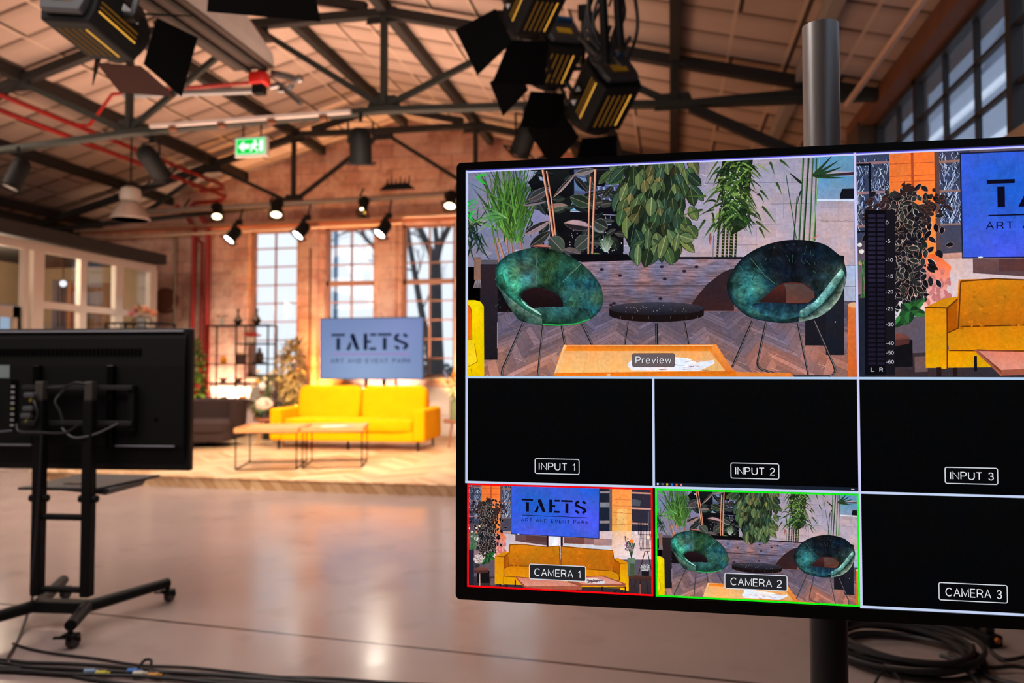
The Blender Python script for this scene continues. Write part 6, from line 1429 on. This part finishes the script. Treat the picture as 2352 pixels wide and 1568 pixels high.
# ================================================================== rack with bouquet behind the television
p1, p2 = at(266, 741, 9.85), at(381, 745, 9.85)
rk = thing('bar_rack', 'tall black metal rack whose top rail shows above the television', 'rack', ((p1.x + p2.x) / 2, 9.85, 0)); w = (p2.x - p1.x) / 2; zt_ = (p1.z + p2.z) / 2
for x in (-w, w):
    for y in (-.2, .2): MB().bar((x, y, 0), (x, y, zt_), .025).build('post', M['black_metal'], rk)
for z in (.4, .95, 1.5, zt_ - .09):
    b = MB(); b.span((-w, -.2, z), (w, .2, z + .018)); b.build('shelf', M['black_metal'], rk)
b = MB()
for y in (-.2, .2): b.bar((-w, y, zt_), (w, y, zt_), .022)
for x in (-w, w): b.bar((x, -.2, zt_), (x, .2, zt_), .022)
for x in (-w * .4, w * .1, w * .55): b.bar((x, -.2, zt_ - .09), (x, -.2, zt_), .014)
b.build('top_rail', M['black_metal'], rk)
fp = at(325, 742, 9.85); t = thing('pink_bouquet', 'bouquet of pink and cream flowers on the tall black rack', 'flowers', (fp.x, 9.85, zt_ - .072))
MB().lathe([(.05, 0), (.055, .01), (.06, .14), (.065, .15)], n=18).build('vase', pm('pale_blue_glass', (160, 162, 168), .2), t, smooth=True)
b = foliage(q, 26, (0, 0, .2), (.1, .1, .06), .16, .04); b.build('foliage', leafmat('leaf_sage', (120, 110, 80)), t)
for k in range(13):
    x = q.uniform(-.2, .2); z = .2 + q.uniform(-.03, .1) * (1 - abs(x) * 2); c = (222, 120, 130) if x < -.06 else (240, 196, 150) if k % 2 else (244, 168, 130)
    hb = MB()
    for j in range(12): d = Vector((q.gauss(0, 1), q.gauss(0, 1), abs(q.gauss(0, 1)))).normalized(); hb.leaf((x, q.uniform(-.04, .04), z), d, (0, 0, 1), .075, .035)
    hb.build('bloom', pm('pb%d' % c[1], c, .7), t)

# ================================================================== pipes on the back wall and ceiling
def pipe(pts, r, label, cat='pipe', m='red_pipe', group=None, n=10, sp=False, name='red_pipe'):
    return solo(name, MB().tube(spline(pts, 6) if sp else pts, r, n), M[m] if isinstance(m, str) else m, label, cat, group, smooth=True)
for px, lab, r in ((443, 'vertical red pipe on the back wall farthest from the windows', .04), (462, 'thin vertical red pipe between the two thicker red wall pipes', .026), (476, 'vertical red pipe on the back wall closest to the windows', .05)):
    p = at(px, 700, 12.1); pipe([(p.x, 12.1, .02), (p.x, 12.1, 3.75), (p.x - .12, 12.0, 3.98), (p.x - .25, 11.95, 4.12)] if r > .03 else [(p.x, 12.1, .02), (p.x, 12.1, 3.45), (p.x - .2, 12.1, 3.62)], r, lab, group='vertical red pipes')
pipe([(-7.55, 2.5, 4.40), (-7.55, 11.75, 4.40), (-7.65, 11.95, 4.39), (-8.1, 11.95, 4.36)], .032, 'upper of two long red sprinkler pipes running back under the left slope', group='long red ceiling pipes')
pipe([(-7.55, 2.5, 4.22), (-7.55, 11.85, 4.22), (-7.75, 12.05, 4.20), (-8.3, 12.05, 4.18)], .032, 'lower of two long red sprinkler pipes running back under the left slope', group='long red ceiling pipes')
a = at(570, 190, 8.2); b_ = at(258, 216, 8.2); c = at(205, 288, 8.4); pipe([(a.x, 8.2, a.z), (b_.x, 8.2, b_.z), (c.x, 8.4, c.z), (-7.55, 8.4, 4.40)], .022, 'thin red branch pipe crossing under the roof toward the hoist')
mp_ = pm('pale_pipe', (206, 170, 146), .4, .3)
pipe([at(160, 531, 12.05), at(1150, 488, 12.05)], .030, 'upper pale horizontal pipe above the back windows', m=mp_, name='wall_conduit')
pipe([at(190, 549, 12.02), at(925, 511, 12.02)], .028, 'lower pale horizontal pipe above the back windows', m=mp_, name='wall_conduit')
dp = at(376, 690, 12.1); b = MB().cyl((dp.x, 12.19, dp.z), (dp.x, 12.13, dp.z), .23, n=32); b.cyl((dp.x, 12.13, dp.z), (dp.x, 12.11, dp.z), .20, n=32); solo('wall_disc', b, pm('brown_disc', (92, 52, 40), .6), 'round brown disc on the back wall behind the office corner', 'wall disc', smooth=True)
pipe([(-8.72, 12.14, 0), (-8.72, 12.14, 3.66)], .022, 'thin grey conduit on the back wall next to the office', m=pm('grey_conduit', (120, 104, 92), .5), name='wall_conduit')
pipe([(-6.07, 12.10, .9), (-6.07, 12.10, 3.3)], .016, 'dark conduit up the orange lit pillar', m=pm('dark_conduit', (90, 60, 46), .5), name='wall_conduit')
pipe([atp(2140, -30, Vector((1.55, 0, 0)), Vector((1, 0, 0))), atp(1945, 240, Vector((1.55, 0, 0)), Vector((1, 0, 0)))], .028, 'pale grey tube running below the brown beam at the right wall', m=mp_, name='wall_conduit')
# ================================================================== film lights with barn doors
gold = emit('lamp_slot', (246, 176, 66), 1.1); gold_d = emit('lamp_slot_dim', (120, 78, 24), .8)  # emissive strips stand in for lamplight leaking and reflecting at the vents
M['flap_brown'] = pm('flap_brown', (58, 36, 31), .85, spec=.1)
Mlab = pm('label_white', (190, 196, 200), .5)
blue = pm('blue_latch', (24, 84, 130), .4)
def flap(b, ang, side, L=.28, w0=.30, w1=.40):
    """side: unit direction in the xz plane where the flap hinges"""
    s = Vector(side); t = Vector((-s.z, 0, s.x)); h = Vector((0, .21, 0)) + s * .165; d = Vector((0, math.cos(ang), 0)) + s * math.sin(ang)
    n = s * math.cos(ang) - Vector((0, math.sin(ang), 0)); th = n * .003
    P = [h - t * w0 / 2, h + t * w0 / 2, h + d * L + t * w1 / 2, h + d * L - t * w1 / 2]
    return b.add([p - th for p in P] + [p + th for p in P], [(0, 1, 2, 3), (7, 6, 5, 4), (0, 4, 5, 1), (1, 5, 6, 2), (2, 6, 7, 3), (3, 7, 4, 0)])
def fresnel(pos, aim, label, scale=1.0, roll=0.0, top=3.85, angs=(.5, .5, .6, .6), brown=False, light=600, FL=(.28, .30, .40)):
    f = (Vector(aim) - Vector(pos)).normalized(); qn = f.to_track_quat('Y', 'Z')
    if roll: qn = qn @ Matrix.Rotation(roll, 3, 'Y').to_quaternion()
    t = thing('film_light', label, 'stage light', pos, rot=qn, group='large black film lights'); t.scale = (scale,) * 3
    b = MB(); pr = [(-.15, -.17), (.15, -.17), (.17, -.10), (.17, .08), (.11, .17), (-.11, .17), (-.17, .08), (-.17, -.10)]; b.prism(pr, -.22, .16, 'y')
    b.build('housing', M['matte_black'], t, bevel=.012)
    MB().prism([(x * .8, z * .8) for x, z in pr], -.27, -.22, 'y').build('rear_cap', M['dark_grey'], t, bevel=.01)
    b = MB(); b.cyl((0, .16, 0), (0, .20, 0), .165, n=28); b.build('lens_ring', M['black_metal'], t); MB().cyl((0, .195, 0), (0, .204, 0), .14, n=28).build('lens', emit('fresnel_lens', (255, 214, 150), 3.0), t)
    for a, s in zip(angs, ((0, 0, 1), (0, 0, -1), (1, 0, 0), (-1, 0, 0))): flap(MB(), a, s, *FL).build('barn_door', M['flap_brown'] if (brown and s[2] < 0) else M['flap_black'], t)
    b = MB()
    for x in (-.215, .215): b.bar((x, -.02, 0), (x, -.02, .27), .03, .012)
    b.bar((-.22, -.02, .27), (.22, -.02, .27), .03, .012); b.build('yoke', M['dark_grey'], t)
    for x in (-1, 1): MB().cyl((x * .175, -.02, 0), (x * .25, -.02, 0), .028, n=14).build('knob', M['black_plastic'], t)
    for s in (-1, 1):
        for k in range(3):
            MB().span((s * .171 - .002, -.19, -.09 + .028 * k), (s * .171 + .002, .10, -.082 + .028 * k)).build('vent_slot', gold if k == 0 else gold_d, t)
        MB().span((s * .171 - .003, -.05, .02), (s * .171 + .003, .08, .06)).build('label_plate', Mlab, t)
    for k in range(5): MB().span((-.10 + k * .045, -.15, -.173), (-.092 + k * .045, .11, -.170)).build('vent_slot', gold if k == 4 else gold_d, t)
    MB().span((-.06, -.276, -.08), (.06, -.27, -.02)).build('warning_label', pm('warn_yellow', (196, 156, 24), .6), t)
    MB().span((-.03, -.30, .06), (.10, -.27, .09)).build('handle', blue, t)
    MB().span((.09, -.1, .165), (.11, .1, .185)).build('top_handle', blue, t)
    tp = Vector(pos) + qn @ Vector((0, -.02, .27)) * scale
    h = thing('light_hanger', 'black rod and clamp above the ' + ' '.join(label.split(',')[0].split()[:9]), 'hanger', tuple(tp), group='hangers of the film lights')
    MB().cyl((0, 0, 0), (0, 3.6 - tp.y if abs(3.6 - tp.y) < 1.2 else 0, top - tp.z), .016, n=10).build('rod', M['black_metal'], h, smooth=True); MB().box((0, (3.6 - tp.y if abs(3.6 - tp.y) < 1.2 else 0), top - tp.z), (.07, .07, .09)).build('clamp', M['black_metal'], h)
    if light: lamp('key_light', 'SPOT', Vector(pos) + f * .62 * scale, light, (1, .80, .58), aim, .10, 40, .6)
    return t
STG = (-4.6, 9.6, .4)
fresnel(at(232, 40, 3.3), at(1010, 720, 9.5), 'black film light at the upper left with brown lower flap', .9, .15, angs=(.6, .12, .30, .7), brown=True, light=0)
lamp('key_light', 'SPOT', at(400, 150, 3.9), 540, (1, .80, .58), STG, .10, 40, .6)
fresnel(at(1222, 8, 4.3), (-4.2, 9.0, .3), 'black film light nearest, at the top beside the cable bunch', .76, -.2, angs=(.5, .3, .5, .7), FL=(.36, .36, .50), light=440)
fresnel(at(1264, 130, 5.25), (-3.6, 9.6, .3), 'black film light just behind and below the nearest one', .9, -.1, light=330)
fresnel(at(1378, 222, 5.4), (-3.0, 9.4, .2), 'smaller looking black film light lowest in the cluster near the big monitor', 1.04, -.25, light=280)
fresnel(at(594, -345, 3.2), (-4.4, 9.0, -2.2), 'black film light whose square flap hangs over the top picture edge', 1.38, 0, angs=(.5, .12, .9, .9), light=0)
q = random.Random(77)
for k in range(9):
    a = at(1345 + 13 * k, -60, 4.75); b_ = at(1385 + q.uniform(-20, 60), 100 + q.uniform(0, 50), 4.8)
    m_ = a.lerp(b_, .5) + Vector((q.uniform(-.12, .12), q.uniform(-.1, .1), q.uniform(-.1, .06)))
    solo('hanging_lead', MB().tube(spline([a, m_, b_, b_ + Vector((q.uniform(-.15, .15), 0, .12))], 6), .012, 6), M['cable'], ('black lead hanging in the bunch right of the nearest film light', 'black lead near the middle of the bunch above the film lights', 'black lead at the right side of the bunch above the film lights')[k // 3], 'cable', 'leads hanging above the film lights', smooth=True)
dr = thing('hanging_mast', 'black vertical tube mast among the leads above the film lights', 'mast', at(1392, 150, 4.7)); MB().cyl((0, 0, 0), (-.06, 0, 1.35), .028, n=12).build('tube', M['black_metal'], dr, smooth=True); MB().cyl((.09, 0, .1), (.02, 0, 1.35), .028, n=12).build('tube', M['black_metal'], dr, smooth=True)
for k in range(5): MB().bar((.02, 0, .12 + .25 * k), (.06, 0, .24 + .25 * k), .012).build('strut', M['black_metal'], dr)
# ================================================================== par cans on the trusses
def par(p, qd, label, r=.085, glow=None, hang=None, name='par_can', cat='spotlight', group='par cans on the near truss', doors=True):
    """p rear end, qd front end"""
    p = Vector(p); qd = Vector(qd); L = (qd - p).length; qn = (qd - p).normalized().to_track_quat('Z', 'Y')
    t = thing(name, label, cat, tuple(p), rot=qn, group=group)
    MB().lathe([(.0, 0), (r * .55, .005), (r * .86, r * .35), (r, r * .9), (r, L), (r * .95, L), (r * .9, L - .03)], n=24).build('body', M['black_metal'], t, smooth=True)
    MB().cyl((0, 0, L - .03), (0, 0, L - .015), r * .92, n=24).build('lens', glow or pm('dark_lens', (60, 52, 48), .15), t)
    fr = MB(); s = r * 1.22
    for a, b_ in (((-s, -s), (s, -s)), ((s, -s), (s, s)), ((s, s), (-s, s)), ((-s, s), (-s, -s))): fr.bar((a[0], a[1], L - .004), (b_[0], b_[1], L - .004), .018, .014)
    fr.build('filter_frame', M['black_metal'], t)
    inv = qn.inverted(); y_ = inv @ Vector((0, 0, 1)); x_ = y_.cross(Vector((0, 0, 1))); x_ = x_.normalized() if x_.length > .05 else Vector((1, 0, 0))
    hh = (hang - p.z) if hang else .2; c = Vector((0, 0, L * .45)); topw = inv @ Vector((0, 0, max(.12, hh - .02 + .45 * (p.z - qd.z))))
    yk = MB()
    for sg in (-1, 1): yk.bar(tuple(c + x_ * sg * r * 1.1), tuple(c + x_ * sg * r * 1.1 + topw * .72), .02, .008)
    yk.bar(tuple(c + x_ * r * 1.1 + topw * .72), tuple(c - x_ * r * 1.1 + topw * .72), .02, .008); yk.bar(tuple(c + topw * .72), tuple(c + topw), .035, .035); yk.build('yoke', M['black_metal'], t)
    return t
par(at(325, 338, 7.25), at(372, 404, 7.55), 'black par can under the near truss, left of the exit sign', .105, hang=3.85)
par(at(57, 366, 7.3), at(22, 432, 7.2), 'black par can at the far left with pale front, under the near truss', .10, glow=pm('silver_lens', (220, 214, 206), .2, .2), hang=3.78)
par(at(827, 292, 7.3), at(829, 376, 7.42), 'black par can pointing straight down below the truss centre', .115, hang=3.92)
par(at(1219, 282, 7.3), at(1193, 352, 7.45), 'black par can just above the top edge of the big monitor', .105, hang=3.87)
warm = emit('lamp_warm', (255, 236, 190), 6.0); white = emit('lamp_white', (255, 255, 255), 9.0)
# pipe in front of the windows with its small spots
PY = 11.0
pp = [at(330, 487, PY), at(1130, 441, PY)]
lp_ = thing('lighting_pipe', 'long grey horizontal lighting pipe in front of the back windows', 'pipe', tuple(pp[0])); MB().cyl((0, 0, 0), tuple(pp[1] - pp[0]), .045, n=14).build('tube', pm('pipe_grey', (150, 134, 124), .35, .5), lp_, smooth=True)
for k in range(4):
    c = pp[0].lerp(pp[1], .12 + .26 * k) - pp[0]; MB().cyl(tuple(c), (c.x, .2, c.z + .22), .015, n=8).build('hanger', M['black_metal'], lp_)
def pz(px): 
    t_ = (px - 330) / 800; return pp[0].lerp(pp[1], t_)
for a, b_, lab, r in (((499, 468), (498, 498), 'small warm lit spot at the left end of the lighting pipe, by red pipes', .075), ((637, 458), (634, 494), 'small warm lit spot above the first window', .085), ((838, 452), (833, 492), 'narrow black spot with two small glints above the middle window', .07), ((1038, 440), (1033, 474), 'small warm lit spot at the left edge of the big monitor', .085)):
    A_ = at(a[0], a[1], PY - .02); B_ = at(b_[0], b_[1], PY - .16); par(A_, B_, lab, r, glow=warm if r > .07 else pm('dark_lens', (60, 52, 48), .15), hang=pz(a[0]).z, name='pipe_spot', group='warm spots on the lighting pipe')
g = at(831, 481, PY - .22); s_ = thing('work_lamp', 'tiny glowing twin lamp on the narrow black spot', 'lamp', tuple(g)); MB().sph((0, 0, 0), .026, 10).build('bulb', warm, s_, smooth=True); MB().sph((.05, 0, -.05), .017, 10).build('bulb', pm('amber_bulb', (240, 180, 80), .4, emis=(240, 180, 80), es=1.2), s_, smooth=True); MB().bar((0, .03, 0), (.05, .03, -.05), .03).build('bracket', M['black_metal'], s_)
for (px, py), lab in (((525, 551), 'bright white flood on a rod left of the first window'), ((683, 541), 'bright white flood on a rod between first and middle window'), ((871, 538), 'bright white flood on a rod between middle and third window')):
    B_ = at(px, py, PY - .25); A_ = B_ + Vector((.10, .13, .20)); par(A_, B_, lab, .092, glow=white, hang=A_.z + .10, name='white_flood', group='white floods below the lighting pipe')
    r_ = thing('drop_rod', 'thin dark rod holding the ' + lab.replace('bright ', '').replace(' on a rod', ''), 'rod', (A_.x, A_.y, A_.z + .1), group='rods below the lighting pipe'); MB().cyl((0, 0, 0), (0, PY - A_.y, pz(px).z - A_.z - .1), .014, n=8).build('tube', M['black_metal'], r_); MB().box((0, 0, 0), (.09, .06, .08)).build('clamp', M['black_metal'], r_)
# spiky cable comb on the pipe
c = at(913, 432, PY); cmb = thing('connector_bar', 'black bar of upright plugs on top of the lighting pipe', 'connector bar', tuple(c)); MB().prism([(-.28, -.02), (.28, -.02), (.17, .07), (-.17, .07)], -.03, .03).build('bar', M['matte_black'], cmb)
for k in range(6): MB().cyl((-.17 + .07 * k, 0, .05), (-.17 + .07 * k + .01, 0, .15 + .03 * (k % 2)), .018, .008, 8).build('plug', M['matte_black'], cmb)
# ================================================================== exit sign
e0 = at(543, 320, 7.3); e1 = at(609, 352, 7.3); ew = e1.x - e0.x; eh = e0.z - e1.z
ex = thing('exit_sign', 'green lit exit sign with white arrow under the near truss', 'sign', (e0.x, 7.3, e1.z)); 
MB().span((-.02, 0, -.025), (ew + .02, .05, eh + .02)).build('housing', pm('sign_grey', (170, 160, 150), .5), ex, bevel=.006)
MB().span((.02, .01, eh), (ew - .02, .03, 3.86 - e1.z)).build('bracket', pm('sign_grey', (170, 160, 150), .5), ex) if False else [MB().span((x, .02, eh), (x + .012, .032, 3.85 - e1.z)).build('hanger', M['black_metal'], ex) for x in (.06, ew - .07)]
S = Pic(); S.rect(0, 0, 1, 1, (150, 255, 190)); S.rect(.03, .06, .97, .94, (10, 200, 62))
wh = (246, 255, 250)
S.poly([(.08, .5), (.27, .86), (.27, .64), (.46, .64), (.46, .36), (.27, .36), (.27, .14)], wh)
S.rect(.80, .16, .93, .86, wh); S.ell(.655, .80, .05, .09, wh); S.poly([(.60, .68), (.70, .70), (.78, .52), (.74, .48), (.68, .56), (.66, .40), (.76, .26), (.74, .12), (.69, .13), (.69, .24), (.60, .36), (.52, .16), (.47, .20), (.57, .48), (.52, .50), (.53, .38), (.49, .40), (.50, .60)], wh)
S.mesh('face', tint_mat('exit_glow', 0, 1, 1.25), ex, 0, 0, ew, eh, -.004, dy=-4e-5)
# ================================================================== tube light, crane rail, hoist, pipes, high bay
a = at(345, 290, 7.33); b_ = at(806, 256, 7.33); tl = thing('tube_light', 'long white tube light lying along the near truss', 'tube light', (a.x, 7.33, a.z)); d = b_ - a
MB().bar((0, 0, 0), (d.x, 0, d.z), .035, .045).build('batten', pm('tube_white', (214, 200, 192), .5), tl, bevel=.006)
for k in range(4): p = d * (.12 + .25 * k); MB().box((p.x, 0, p.z - .045), (.08, .05, .05)).build('bracket', M['brown_wood'], tl)
cr = thing('crane_rail', 'brown steel crane rail with pale side sheet running back under the ridge', 'rail', (-4.12, 6.95, 4.28))
b = MB(); b.span((-.22, -8, -.0), (.22, 0, .03)); b.span((-.02, -8, .03), (.02, 0, .26)); b.span((-.22, -8, .26), (.22, 0, .29)); b.build('beam', pm('rail_brown', (50, 33, 26), .6), cr)
for x in (-.08, .10): MB().span((x, -8, -.03), (x + .05, 0, 0)).build('groove', M['rust'], cr)
b = MB(); b.add([(.225, 0, .01), (.225, -8, .01), (.25, -8, 1.0), (.25, -2.6, 1.0), (.235, -.05, .12)], [(0, 1, 2, 3, 4)]); b.build('side_sheet', pm('sheet_grey', (196, 190, 186), .45), cr)
for y in (-.9, -3.4): MB().span((-.015, y, .29), (.015, y + .03, 1.0)).build('hanger', M['black_metal'], cr)
h0 = at(596, 186, 6.95); hs = thing('hoist', 'small red and black hoist hanging at the end of the crane rail', 'hoist', tuple(h0))
MB().sup((0, 0, .02), (.10, .08, .07), .5, .5).build('motor', pm('hoist_red', (206, 30, 18), .4), hs, smooth=True); MB().box((.0, 0, -.09), (.12, .1, .10)).build('gearbox', M['matte_black'], hs, bevel=.01); MB().cyl((0, 0, .08), (0, 0, 4.28 - h0.z), .02, n=8).build('trolley', M['steel'], hs)
for k, pts in enumerate(([(625, 168), (660, 175), (688, 184), (684, 176)], [(622, 200), (645, 196), (662, 212), (692, 237)], [(640, 208), (662, 206), (672, 192)])):
    solo('flexible_hose', MB().tube(spline([at(x, y, 7.0) for x, y in pts], 6), .036 - .006 * k, 9), M['steel'], ('silver hose curving up right of the red hoist', 'silver hose sloping down right of the red hoist', 'short silver hose stub beside the red hoist')[k], 'hose', 'silver hoses by the hoist', smooth=True)
a = at(285, 219, 7.7); b_ = at(600, 207, 7.7); solo('silver_pipe', MB().cyl(a, b_, .04, n=12), M['grey_metal'], 'silver horizontal pipe under the roof left of the hoist', 'pipe', smooth=True)
hb = at(299, 505, 9.0); hbt = thing('pendant_lamp', 'grey bell shaped industrial lamp hanging above the office partition', 'pendant lamp', tuple(hb)); w = .245
MB().lathe([(w, 0), (w * 1.02, .012), (w * .92, .07), (w * .6, .20), (w * .42, .235), (w * .40, .24), (w * .36, .23), (w * .55, .19), (w * .88, .06), (w * .98, .0)], n=32).build('shade', pm('shade_grey', (164, 150, 142), .35, .4), hbt, smooth=True)
MB().lathe([(.09, .235), (.13, .26), (.14, .33), (.12, .42), (.07, .45)], n=22).build('ballast', pm('ballast_grey', (150, 140, 132), .5), hbt, smooth=True); MB().cyl((0, 0, .45), (0, 0, roof_z(hb.x) - hb.z - .02), .012, n=8).build('rod', M['black_metal'], hbt)
# floor uplights on the stage
def uplight(x, y, aim, rgb, e, label, ang=60, cl=(255, 170, 60)):
    t = thing('floor_uplight', label, 'uplight', (x, y, SZ), group='uplights on the stage'); MB().box((0, 0, .02), (.14, .14, .03)).build('base', M['black_metal'], t, bevel=.004); MB().cyl((0, 0, .03), (0, .03, .15), .05, .055, 16).build('head', M['black_metal'], t); MB().cyl((0, .0295, .148), (0, .0305, .152), .048, n=16).build('lens', emit('up_%d' % cl[2], cl, 2.0), t)
    lamp('uplight', 'SPOT', (x, y + .03, SZ + .18), e, rgb, aim, .04, ang, .7)
uplight(-5.92, 11.62, (-6.08, 12.2, 2.2), (1, .40, .06), 750, 'small floor uplight at the foot of the orange lit pillar', 75)
uplight(-4.62, 11.70, (-4.68, 12.2, 1.8), (1, .70, .56), 420, 'small floor uplight behind the TAETS screen stand', 90, (255, 220, 190))
uplight(-7.62, 11.85, (-7.52, 12.2, 1.6), (1, .72, .50), 330, 'small floor uplight behind the display rack', 95, (255, 210, 160))
uplight(-3.22, 11.66, (-3.27, 12.2, 2.0), (1, .50, .16), 500, 'small floor uplight near the third window', 80, (255, 190, 90))
# ================================================================== light from the lamps, added fills and the sky
lamp('pipe_spot_light', 'SPOT', at(498, 505, PY - .3), 110, (1, .80, .58), (-7.6, 11.9, 1.0), .08, 70, .6)
lamp('pipe_spot_light', 'SPOT', at(634, 500, PY - .3), 120, (1, .80, .58), (-6.0, 10.2, .3), .08, 70, .6)
lamp('pipe_spot_light', 'SPOT', at(1033, 480, PY - .3), 120, (1, .80, .58), (-3.4, 10.0, .3), .08, 70, .6)
for px, tx in ((525, -7.1), (683, -5.4), (871, -4.0)): lamp('flood_light', 'SPOT', at(px, 560, PY - .35), 150, (1, .88, .74), (tx, 9.0, .1), .08, 90, .6)
lamp('stage_fill', 'AREA', (-3.6, 6.0, 3.5), 70, (1, .82, .64), (-4.8, 10.4, .3), 3.0, size_y=.5, spread=80)  # added area fill towards the stage, no fixture hangs here
lamp('roof_fill', 'AREA', (-4.2, 8.0, 2.7), 150, (1, .67, .50), (-4.2, 7.9, 6), 6.0, size_y=3.0, spread=120)  # added upward fill imitating bounced light on the roof
lamp('roof_fill', 'AREA', (-4.0, 4.2, 1.75), 84, (1, .70, .56), (-4.0, 4.2, 6), 6.0, size_y=3.0)  # second added upward fill, for the nearer roof
lamp('hall_fill', 'AREA', (-3.0, 1.6, 4.3), 195, (1, .87, .82), (-3.6, 4.2, 0), 5.0, size_y=3.0)  # added overhead fill for the near floor, no real lamp
lamp('hall_fill', 'AREA', (-8.3, 6.0, 3.6), 90, (1, .78, .62), (-8.6, 9.0, 1), 2.0, size_y=2.0)  # added fill to brighten the office partition
lamp('floor_fill', 'AREA', (-3.6, 6.6, 3.68), 120, (1, .80, .70), (-3.6, 6.2, 0), 4.5, size_y=.6, spread=130)  # added downward fill brightening the floor before the stage
lamp('office_light', 'POINT', (-8.9, 8.3, 2.6), 120, (1, .80, .58), size=.2)
wd = bpy.data.worlds.new('overcast_sky'); SC.world = wd; wd.use_nodes = True; nt = wd.node_tree
bg = nt.nodes['Background']; tc = nt.nodes.new('ShaderNodeTexCoord'); sp = nt.nodes.new('ShaderNodeSeparateXYZ'); rmp = nt.nodes.new('ShaderNodeMapRange'); mx = nt.nodes.new('ShaderNodeMix'); mx.data_type = 'RGBA'
nt.links.new(tc.outputs['Generated'], sp.inputs[0]); nt.links.new(sp.outputs['Z'], rmp.inputs[0]); rmp.inputs[1].default_value = -.02; rmp.inputs[2].default_value = .35; nt.links.new(rmp.outputs[0], mx.inputs[0])
mx.inputs[6].default_value = C(226, 234, 244); mx.inputs[7].default_value = C(236, 242, 250); nt.links.new(mx.outputs[2], bg.inputs[0]); bg.inputs[1].default_value = 1.28
# ================================================================== camera
cd = bpy.data.cameras.new('camera'); cam = bpy.data.objects.new('camera', cd); COL.objects.link(cam)
cd.sensor_width = 36; cd.lens = 36 * F_PX / 2352; cd.clip_start = .02; cd.clip_end = 200
cam.matrix_world = Matrix(((RIGHT.x, UPV.x, -FWD.x, CAM.x), (RIGHT.y, UPV.y, -FWD.y, CAM.y), (RIGHT.z, UPV.z, -FWD.z, CAM.z), (0, 0, 0, 1)))
cd.dof.use_dof = True; cd.dof.focus_distance = 1.17; cd.dof.aperture_fstop = 4.0; cd.dof.aperture_blades = 8
SC.camera = cam
SC.view_settings.view_transform = 'Standard'; SC.view_settings.look = 'None'; SC.view_settings.exposure = 0; SC.view_settings.gamma = 1
SC.cycles.use_denoising = True
SC.cycles.sample_clamp_indirect = 4.0
